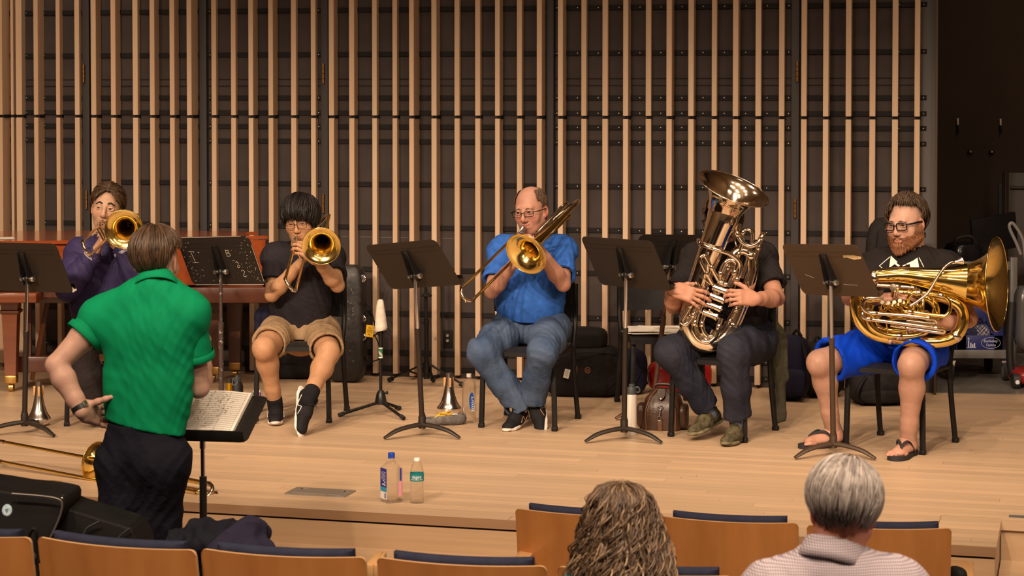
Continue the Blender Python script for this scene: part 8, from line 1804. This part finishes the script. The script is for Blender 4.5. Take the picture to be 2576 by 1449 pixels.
# ---------------------------------------------------------------- the stalls: seats and the two listeners
NAVYC = cloth('seat_navy', (0.024, 0.027, 0.052), 0.85, 0.12, 30, 0.25, 700, 0.0); ARMW = wood_nodes('arm_beech', (0.52, 0.30, 0.13), (0.44, 0.24, 0.10), 0.4, 'Y')
def theatre_seat(l, r, zt, label, group, hgt=0.52, zf=-0.5, lseam=0.05):
    L_, R_ = V3(pz(*l, zt)), V3(pz(*r, zt)); c = (L_ + R_) / 2; w = np.linalg.norm((R_ - L_)[:2]); x = nrm((R_ - L_) * V3((1, 1, 0))); y = np.cross((0, 0, 1.0), x)      # y: towards the stage
    root = thing('theatre_seat', (c[0], c[1], zf), label, 'theatre seat', group); a = math.atan2(x[1], x[0]); root.rotation_euler = (0, 0, a); zb = zt - zf
    bulge = 0.055; n = 26; mz = 12; rc = 0.018
    def sh(t, v, off): # t -1..1 across, v 0..1 up
        xx = t * w / 2; yy = -bulge * (1 - t * t) + bulge - 0.10 * (v - 1) * 0.9 + off; zz = zb - hgt * (1 - v)
        d = w / 2 - abs(xx)
        if d < rc and v > 1 - rc / hgt: zz = min(zz, zb - rc + math.sqrt(max(0, rc * rc - (rc - d) ** 2)))
        return (xx, yy - bulge, zz)
    def panel(nm, t0, t1, v0, v1, o0, o1, mats, edge=None, parent=root, dz=0.0, rnd=False):
        V = []; Fc = []; q = (n + 1) * (mz + 1)
        for k_, off in enumerate((o0, o1)):
            for i in range(n + 1):
                for j in range(mz + 1):
                    t = t0 + (t1 - t0) * (0.5 - 0.5 * math.cos(PI * i / n)); vv = j / mz; v = v0 + (v1 - v0) * (1 - (1 - vv) ** 2); p = sh(t, v, off); e = 0
                    if rnd: f_ = min(1, 12 * (0.5 - 0.5 * math.cos(PI * min(i, n - i) / n)), 3.0 * (1 - v) / max(1e-6, v1 - v0) * 6 + 0.001); e = (1 - math.sqrt(max(0, 1 - (1 - f_) ** 2))) * 0.018 * (1 if k_ else -1) * -1
                    V.append((p[0], p[1] + e, p[2] + dz))
        for i in range(n):
            for j in range(mz): a_ = i * (mz + 1) + j; b_ = a_ + mz + 1; Fc.append([a_, b_, b_ + 1, a_ + 1]); Fc.append([q + a_, q + a_ + 1, q + b_ + 1, q + b_])
        ne = len(Fc)
        for i in range(n):
            for j, s_ in ((0, 1), (mz, -1)): a_ = i * (mz + 1) + j; b_ = a_ + mz + 1; Fc.append([a_, a_ + q, b_ + q, b_][::s_])
        for j in range(mz):
            for i, s_ in ((0, -1), (n, 1)): a_ = i * (mz + 1) + j; Fc.append([a_, a_ + q, a_ + 1 + q, a_ + 1][::s_])
        mi = [0] * ne + [1 if edge else 0] * (len(Fc) - ne); mb = MB(); mb.add(V, Fc); mb.mi = mi; return mb.build(nm, mats, parent, 40)
    panel('back_shell', -1, 1, 0, 1, 0.0, 0.014, [BEECH, BEECH_EDGE], True)
    panel('back_cushion', -1 + 2 * lseam / w * 1.0, 1 - 2 * lseam / w * 0.9, 0.05, 1, 0.016, 0.075, [NAVYC], None, root, 0.018, True)
    mb = MB(); superbox(mb, (0, 0.30, zb - 0.47), (w * 0.9, 0.42, 0.10), None, 6, 14, 0); mb.build('seat_pad', NAVYC, root, 50)
    mb = MB(); mb.box((0, 0.28, zb - 0.55), (w * 0.86, 0.40, 0.03), None, 0.006); mb.box((0, 0.24, (zb - 0.56) / 2), (0.05, 0.2, zb - 0.56)); mb.build('seat_base', BEECH_EDGE, root, 30)
    return root
gA, gB = 'theatre seats in the near row', 'theatre seats in the front row'
ZA, ZB = 0.42, 0.27
theatre_seat((-300, 1330), (76, 1352), ZA, 'near-row seat cut off at the left edge of the picture', gA)
theatre_seat((94, 1350), (490, 1384), ZA, 'near-row seat behind the black instrument case', gA)
theatre_seat((505, 1380), (919, 1402), ZA, 'near-row seat with the dark coats heaped over it', gA)
theatre_seat((948, 1402), (1374, 1424), ZA, 'near-row seat left of the curly-haired listener, fully visible', gA)
theatre_seat((1402, 1424), (1842, 1450), ZA, 'near-row seat just behind the curly-haired listener', gA)
theatre_seat((1296, 1279), (1652, 1300), ZB, 'front-row seat to the left behind the curly hair', gB)
theatre_seat((1658, 1298), (2008, 1316), ZB, 'front-row seat between the two listeners', gB)
theatre_seat((2030, 1320), (2394, 1329), ZB, 'front-row seat at the right, before the grey-haired listener', gB)
theatre_seat((-240, 1205), (104, 1232), ZB, 'front-row seat at the far left edge, beyond the instrument case', gB)
def armrest(px, py, z, yaw, label, L=0.30, w=0.065, th=0.05):
    p = pz(px, py, z); root = thing('seat_armrest', (p.x, p.y, z - th), label, 'armrest', 'wooden seat armrests'); R = rotz(yaw); mb = MB(); mb.box(R @ V3((0, L / 2, th / 2)), (w, L, th), R, 0.006); mb.build('arm_top', ARMW, root, 30)
    mb = MB(); mb.box(R @ V3((0, L / 2 + 0.02, -0.2)), (0.035, L * 0.6, 0.40), R, 0.004); mb.build('arm_panel', BEECH_EDGE, root, 30); return root
armrest(58, 1228, 0.13, -30, 'wooden armrest at the left, before the stage edge', 0.22); armrest(248, 1306, 0.12, -30, 'small wooden armrest end beside the conductor\'s leg', 0.2, 0.075)
armrest(928, 1420, 0.30, -8, 'pale wooden armrest left of the gap between the near-row seats', 0.2, 0.03); armrest(946, 1420, 0.30, -4, 'pale wooden armrest right of the gap between the near-row seats', 0.2, 0.02)
armrest(2420, 1449, 0.03, -12, 'pale wooden armrest at the end of the front row', 0.28, 0.09); armrest(1302, 1415, 0.10, -10, 'pale wooden armrest left of the front-row seats', 0.2, 0.06)
# black instrument case lying over the seats at the left
Yk = 7.35; root = thing('instrument_case', V3(pz(150, 1449, 0.0)) * V3((1, 0, 0)) + V3((0, Yk, -0.1)), 'black soft trombone case with a round pale sticker, lying over the seats at left', 'case', 'instrument cases in the stalls'); O = V3(root.location)
K = lambda px, py, dy=0.0: at(px, py, Yk + dy)
sd = SDF(); a, b = K(-60, 1330, 0.0), K(100, 1335, -0.02)
q = [K(-120, 1300), K(75, 1318), K(128, 1330)]; 
# bell end: a flat rounded slab; then a tapering slide end
P0 = [(-140, 1232), (40, 1240), (140, 1252), (160, 1268), (150, 1310), (120, 1365), (95, 1420), (-140, 1420)]
def slab_from_px(name, px_poly, Y0, th, m, parent, n=4, lean=0.0, tilt=0.18):
    mb = MB(); poly = smooth_pts(np.array(px_poly, float), n, True); A = [K(x, y, Y0 - Yk + tilt * (1300 - y) / 700.0) for x, y in poly]; k = len(A); B = [p_ + V3((0.02, th, 0.01)) for p_ in A]; Fc = [list(range(k))[::-1], list(range(k, 2 * k))]
    for i in range(k): j = (i + 1) % k; Fc.append([i, j, j + k, i + k])
    mb.add(A + B, Fc); V = np.concatenate(mb.v); mb2 = MB()
    o = mb.build(name, m, parent, 50, True); bv = o.modifiers.new('round', 'BEVEL'); bv.width = 0.02; bv.segments = 4; bv.limit_method = 'ANGLE'; return o
BCASE = cloth('case_black', (0.0095, 0.0085, 0.009), 0.6, 0.2, 12, 0.15, 300, 0.0)
slab_from_px('bell_section', P0, 7.30, 0.22, BCASE, root, 3)
slab_from_px('slide_section', [(110, 1268), (180, 1283), (260, 1308), (318, 1326), (336, 1340), (338, 1420), (100, 1420)], 7.38, 0.18, BCASE, root, 3)
mb = MB(); A = [K(*q, -0.07) for q in ((30, 1242), (95, 1247), (142, 1254), (156, 1268), (148, 1306), (122, 1362))]; mb.tube(A, 0.004, 8, n=5); mb.build('zip', mat('case_piping', (0.16, 0.14, 0.13), 0.35, 0.5), root, 60, True)
mb = MB(); A = [K(*q, -0.0) for q in ((205, 1360), (218, 1330), (250, 1312))]; mb.tube(A, 0.004, 8, n=5); A = [K(*q, -0.0) for q in ((290, 1365), (305, 1345), (328, 1328))]; mb.tube(A, 0.003, 8, n=5); mb.build('seam', mat('case_seam', (0.03, 0.028, 0.03), 0.6), root, 60, True)
mb = MB(); c = K(18, 1283, -0.045); u, v = V3((1, 0, 0)), nrm((0, 0.2, 1)); e = [(0.018 * math.cos(t), 0.021 * math.sin(t)) for t in np.linspace(0, 2 * PI, 29)[:-1]]
mb.plate(e, c, u, v, 0.003); mb.plate([(x * 0.82, y * 0.82) for x, y in e], c - V3((0, 0.0015, 0)), u, v, 0.003, 1); mb.plate([(-0.008, 0.004), (0.006, 0.006), (0.002, -0.008), (-0.002, -0.010)], c - V3((0, 0.003, 0)), u, v, 0.002, 2); mb.build('sticker', [mat('sticker_sky', (0.35, 0.5, 0.62), 0.5), mat('sticker_pale', (0.5, 0.6, 0.66), 0.5, var=0.3, vscale=40), mat('sticker_slate', (0.1, 0.2, 0.3), 0.5)], root, 30, True)
mb = MB(); c = K(156, 1254, -0.02); mb.ball(c, 0.006, 8); mb.tube([c, c + V3((0.003, 0, 0.012))], 0.003, 6); mb.build('zip_pull', ZIP, root, 60, True)
mb = MB(); A = [K(*q, -0.30) for q in ((78, 1449), (70, 1400), (72, 1352), (84, 1330), (92, 1340), (90, 1380), (96, 1449))]; mb.tube(A, 0.012, 8, n=5, flat=0.5); mb.lathe([(0.006, -0.01), (0.009, 0), (0.006, 0.01)], K(84, 1398, -0.33), (0, 0, 1), 10, 1); mb.build('carry_strap', [NYL, ZIP], root, 60, True)
# dark coats heaped on a seat
def heap(label, pts, m, seed, amp=0.014, freq=34, name='coat'):
    sd = SDF()
    for (p1, p2, y, r1, r2) in pts: sd.cone(at(*p1, y), at(*p2, y + 0.04), r1, r2, 0.03)
    sd.disp = folds([(0.7, 0.3, 1), (1, 0.2, -0.4)], amp, freq, seed, 4.0); V, Fc = sd.mesh(0.008); c = np.array(((V[:, 0].min() + V[:, 0].max()) / 2, (V[:, 1].min() + V[:, 1].max()) / 2, V[:, 2].min())); o = meshobj(name, V - c, Fc, m, None, 180); o.location = c; return tag(o, label, 'coat', 'coats heaped on the near-row seat')
heap('black coat heaped on the near-row seat, left one', [((455, 1365), (520, 1340), 6.95, 0.05, 0.05), ((500, 1340), (590, 1345), 6.95, 0.045, 0.05), ((520, 1372), (600, 1372), 6.9, 0.05, 0.05), ((450, 1378), (480, 1430), 6.9, 0.05, 0.04), ((495, 1380), (498, 1449), 6.75, 0.03, 0.03)], cloth('coat_black', (0.0085, 0.009, 0.0145), 0.85), 3)
heap('navy fleece coat heaped on the near-row seat, right one', [((600, 1335), (625, 1325), 6.85, 0.035, 0.03), ((585, 1365), (640, 1345), 6.85, 0.05, 0.05), ((640, 1330), (662, 1340), 6.85, 0.028, 0.026), ((600, 1385), (675, 1378), 6.8, 0.045, 0.03), ((545, 1392), (600, 1380), 6.8, 0.035, 0.045)], cloth('coat_navy', (0.019, 0.017, 0.035), 0.9), 8)
mb = MB(); superbox(mb, (0, 0, 0.03), (0.05, 0.1, 0.07), rotz(20), 3, 12, 0.15, 5); o = mb.build('bag_strap', NYL, None, 60); q = at(2407, 1449, 7.6); o.location = q - V3((0, 0, 0.03)); tag(o, 'crumpled black bag end beside the last front-row seat', 'bag')

# grey-haired listener
Y = 5.42; f = V3((0.0, 1, 0)); x = V3((-1.0, 0, 0)); ZF2 = -0.43
J = dict(pel=at(2105, 1950, Y + 0.05), neck=at(2095, 1398, Y), head=at(2122, 1280, Y + 0.03), shL=at(1945, 1496, Y), shR=at(2258, 1490, Y)); J['elL'] = at(1880, 1760, Y + 0.08); J['wrL'] = J['elL'] + V3((0.06, 0.25, -0.02)); J['elR'] = at(2320, 1760, Y + 0.08); J['wrR'] = J['elR'] + V3((-0.06, 0.25, -0.02))
J['hipL'] = J['pel'] + V3((-0.09, 0, 0)); J['hipR'] = J['pel'] + V3((0.09, 0, 0))
for s in ('L', 'R'): J['kn' + s] = J['hip' + s] + V3((0, 0.43, 0.03)); J['an' + s] = J['kn' + s] + V3((0, 0.05, -0.40))
H7 = Head(J['head'], 180 + 10, 4, 1, 0.98); SK7 = SKIN('flushed', (0.62, 0.30, 0.22)); hv, hf = neck_sd(H7, J, 0.062, fat=0.004)
aL = limb_mesh(J, 'L', dict(d=(0.2, 1, 0), n=(0, 0, -1), thumbdir=V3((1, 0, 0)))); aR = limb_mesh(J, 'R', dict(d=(-0.2, 1, 0), n=(0, 0, -1), thumbdir=V3((-1, 0, 0)))); w = (0.18, 0.18, 0.19); core = core_mesh(J, f, x, w, 0.66)
P7 = person('grey-haired listener in a fine-checked shirt, seen from behind at lower right', (J['pel'][0], Y, ZF2), [core, aL, aR, (hv, hf)], SK7, [flat_tint(len(core[0]), (1, 1, 1)), flat_tint(len(aL[0]), (1, 1, 1)), flat_tint(len(aR[0]), (1, 1, 1)), H7.tint(hv, (1, 0.92, 0.9), blush=(1, 0.62, 0.55))])
def check_mat():
    m = bpy.data.materials.new('cloth_fine_check'); m.use_nodes = True; nt = m.node_tree; N = nt.nodes; L = nt.links; b = N['Principled BSDF']; tc = N.new('ShaderNodeTexCoord'); sp = N.new('ShaderNodeSeparateXYZ'); L.new(tc.outputs['Object'], sp.inputs[0]); outs = []
    for ax, sc in (('X', 155), ('Z', 155)):
        mu = N.new('ShaderNodeMath'); mu.operation = 'MULTIPLY'; mu.inputs[1].default_value = sc; L.new(sp.outputs[ax], mu.inputs[0]); fr = N.new('ShaderNodeMath'); fr.operation = 'FRACT'; L.new(mu.outputs[0], fr.inputs[0]); lt = N.new('ShaderNodeMath'); lt.operation = 'LESS_THAN'; lt.inputs[1].default_value = 0.28; L.new(fr.outputs[0], lt.inputs[0]); outs.append(lt)
    ad = N.new('ShaderNodeMath'); ad.operation = 'ADD'; L.new(outs[0].outputs[0], ad.inputs[0]); L.new(outs[1].outputs[0], ad.inputs[1]); rp = N.new('ShaderNodeValToRGB'); e = rp.color_ramp.elements; e[0].position = 0; e[0].color = (0.50, 0.43, 0.47, 1); e[1].position = 1; e[1].color = (0.13, 0.12, 0.17, 1); e2_ = rp.color_ramp.elements.new(0.5); e2_.color = (0.235, 0.20, 0.25, 1)
    mu = N.new('ShaderNodeMath'); mu.operation = 'MULTIPLY'; mu.inputs[1].default_value = 0.5; L.new(ad.outputs[0], mu.inputs[0]); L.new(mu.outputs[0], rp.inputs[0]); L.new(rp.outputs[0], b.inputs['Base Color']); b.inputs['Roughness'].default_value = 0.85; return m
CHECK = check_mat()
s7 = shirt(P7, 'shirt', CHECK, J, f, x, (0.2, 0.2, 0.205), 0.68, (0.8, 0.8), (0.078, 0.074), J['pel'] + (0, 0, -0.05), 0.062, disp=folds([(0.4, 0.1, 1), (1, 0, 0.3)], 0.005, 30, 51), h=0.0065)
collar_mesh(s7, CHECK, J['neck'] + V3((0, -0.004, 0.0)), nrm(J['head'] - J['neck']), 0.076, 0.092, 0.042, 'collar', 0.055, f, 0.3)
trousers(P7, NAVYP, J, f, x, 0.17, 0.75, top=J['pel'] + (0, 0, 0.05), seat=None, h=0.014); 
for s in ('L', 'R'): shoe(P7, J['an' + s], f, (0, 0, 1), BLK, mat('sole_black'), 0.28, drop=max(0.07, J['an' + s][2] - ZF2))
HG = mat('hair_grey', (0.30, 0.26, 0.245), 0.42, var=0.35, vscale=40); HG2 = mat('hair_silver', (0.46, 0.41, 0.385), 0.42); HG3 = mat('hair_pepper', (0.10, 0.08, 0.07), 0.45)
def e7(phi): a = abs(phi); return 1.0 if a < 0.7 else (1.45 if a < 1.75 else 1.75 + 0.45 * min(1, (a - 1.75) / 0.5))
H7.hair(P7, HG, e7, lambda p, t: 0.013 + 0.004 * math.sin(t * 2.0) - 0.008 * max(0, t - 1.6), 1700, 0.0022, (-0.016, 0.015, 0.120), 0.0012, 29, jit=0.22, rnd=0.006, m2=HG2, seg=5, flow=lambda p, t: 0.25 * math.sin(2 * p) * t)
def e7b(phi): a = abs(phi); return 0.0 if a < 1.9 else 2.24
H7.hair(P7, HG3, e7b, lambda p, t: 0.008 if t < 1.8 else 0.007, 260, 0.0022, (0, -0.02, 0.12), 0.001, 31, base=False, start=1.7, jit=0.2, part='nape_hair')
H7.eyes(P7)

# curly-haired listener
Y = 6.05; J = dict(pel=at(1545, 1900, Y + 0.05), neck=at(1556, 1420, Y), head=at(1562, 1318, Y + 0.03), shL=at(1438, 1530, Y), shR=at(1680, 1530, Y)); J['elL'] = at(1405, 1710, Y + 0.06); J['wrL'] = J['elL'] + V3((0.08, 0.23, -0.02)); J['elR'] = at(1705, 1710, Y + 0.06); J['wrR'] = J['elR'] + V3((-0.08, 0.23, -0.02))
J['hipL'] = J['pel'] + V3((-0.09, 0, 0)); J['hipR'] = J['pel'] + V3((0.09, 0, 0))
for s in ('L', 'R'): J['kn' + s] = J['hip' + s] + V3((0, 0.40, 0.03)); J['an' + s] = J['kn' + s] + V3((0, 0.05, -0.38))
H8 = Head(J['head'], 180 + 2, 2, 0, 1.0); hv, hf = neck_sd(H8, J, 0.050, nose=0.9)
aL = limb_mesh(J, 'L', dict(d=(0.3, 1, 0), n=(0, 0, -1), thumbdir=V3((1, 0, 0))), 0.85); aR = limb_mesh(J, 'R', dict(d=(-0.3, 1, 0), n=(0, 0, -1), thumbdir=V3((-1, 0, 0))), 0.85); w = (0.165, 0.15, 0.165); core = core_mesh(J, f, x, w, 0.66, True, 0.95)
P8 = person('listener with long curly ash-blond hair, seen from behind', (J['pel'][0], Y, ZF2), [core, aL, aR, (hv, hf)], SK6, [flat_tint(len(core[0]), (1, 1, 1)), flat_tint(len(aL[0]), (1, 1, 1)), flat_tint(len(aR[0]), (1, 1, 1)), H8.tint(hv, (1, 1, 1))])
shirt(P8, 'shirt', cloth('teal_knit', (0.12, 0.33, 0.36), 0.85), J, f, x, (0.175, 0.16, 0.175), 0.66, (0.9, 0.9), (0.066, 0.062), J['pel'] + (0, 0, -0.05), 0.06, h=0.008)
trousers(P8, NAVYP, J, f, x, 0.17, 0.75, top=J['pel'] + (0, 0, 0.05), seat=None, h=0.014)
for s in ('L', 'R'): shoe(P8, J['an' + s], f, (0, 0, 1), BLK, mat('sole_black'), 0.25, drop=max(0.07, J['an' + s][2] - ZF2))
H8.eyes(P8)
HC = [mat('curl_brown', (0.115, 0.070, 0.042), 0.38, var=0.4, vscale=30), mat('curl_ash', (0.25, 0.165, 0.105), 0.36, var=0.3, vscale=30), mat('curl_blond', (0.42, 0.285, 0.165), 0.36), mat('curl_dark', (0.055, 0.033, 0.022), 0.4)]
def curls(H, parent, n, seed):
    rs = np.random.RandomState(seed); mb = MB()
    zc = [0.128, 0.115, 0.08, 0.03, -0.03, -0.09, -0.15, -0.21, -0.25]; rc = [0.02, 0.060, 0.090, 0.105, 0.120, 0.140, 0.156, 0.164, 0.164]
    def R_(z): return np.interp(-z, [-q for q in zc], rc)
    V = []; Fc = []; k = 36; zz = [0.118, 0.105, 0.08, 0.03, -0.03, -0.09, -0.15, -0.2]
    for z in zz:
        for j in range(k): t = 2 * PI * j / k; fr = max(0, math.cos(t)); r = (R_(z) - 0.018) * (1 - (0.55 * fr if z < 0.06 else 0)); V.append(H.w((r * math.sin(t), r * math.cos(t) * 1.05 - 0.015, z)))
    for i in range(len(zz) - 1):
        for j in range(k): j2 = (j + 1) % k; Fc.append([i * k + j, (i + 1) * k + j, (i + 1) * k + j2, i * k + j2])
    V.append(H.w((0, -0.015, 0.122))); Fc += [[len(V) - 1, j, (j + 1) % k] for j in range(k)]; mb.add(V, Fc, 3)
    for i in range(n):
        phi = rs.uniform(0.75, 2 * PI - 0.75); z0 = rs.choice([0.122, 0.11, 0.09, 0.05, 0.0, -0.06], p=[.22, .2, .18, .16, .14, .10]) + rs.normal() * 0.006; z1 = z0 - rs.uniform(0.10, 0.28); z1 = max(z1, -0.27 + 0.05 * rs.rand())
        m = 26; P = []; f0 = rs.uniform(0, 6.3); fr = rs.uniform(36, 70); am = rs.uniform(0.010, 0.022); ro = rs.uniform(-0.018, 0.006); dph = rs.normal() * 0.35; ph2 = rs.uniform(0, 6.3)
        for j in range(m):
            u = j / (m - 1); z = z0 + (z1 - z0) * u; aa = am * (0.25 + 0.75 * min(1, u * 2.2)) * (0.6 + 0.4 * math.sin(ph2 + u * 4)); ph = phi + dph * u + aa * math.cos(f0 + fr * (z0 - z)) / 0.11; r = R_(z) + ro + aa * math.sin(f0 + fr * (z0 - z)) + (0.012 * u * rs.rand() if j == m - 1 else 0)
            P.append(H.w((r * math.sin(ph), r * math.cos(ph) * 1.05 - 0.015, z)))
        rr = rs.uniform(0.0011, 0.0030); q = np.linspace(0, 1, m); prof = rr * np.minimum(1, np.minimum(q * 6 + 0.3, (1 - q) * 4 + 0.25)); mb.tube(P, prof, 5, flat=0.6, m=int(rs.choice([0, 1, 2, 3], p=([.45, .22, .05, .28] if z0 > 0.085 else [.34, .32, .18, .16]))))
    return mb.build('hair', HC, parent, 180, True)
curls(H8, P8, 1500, 3)
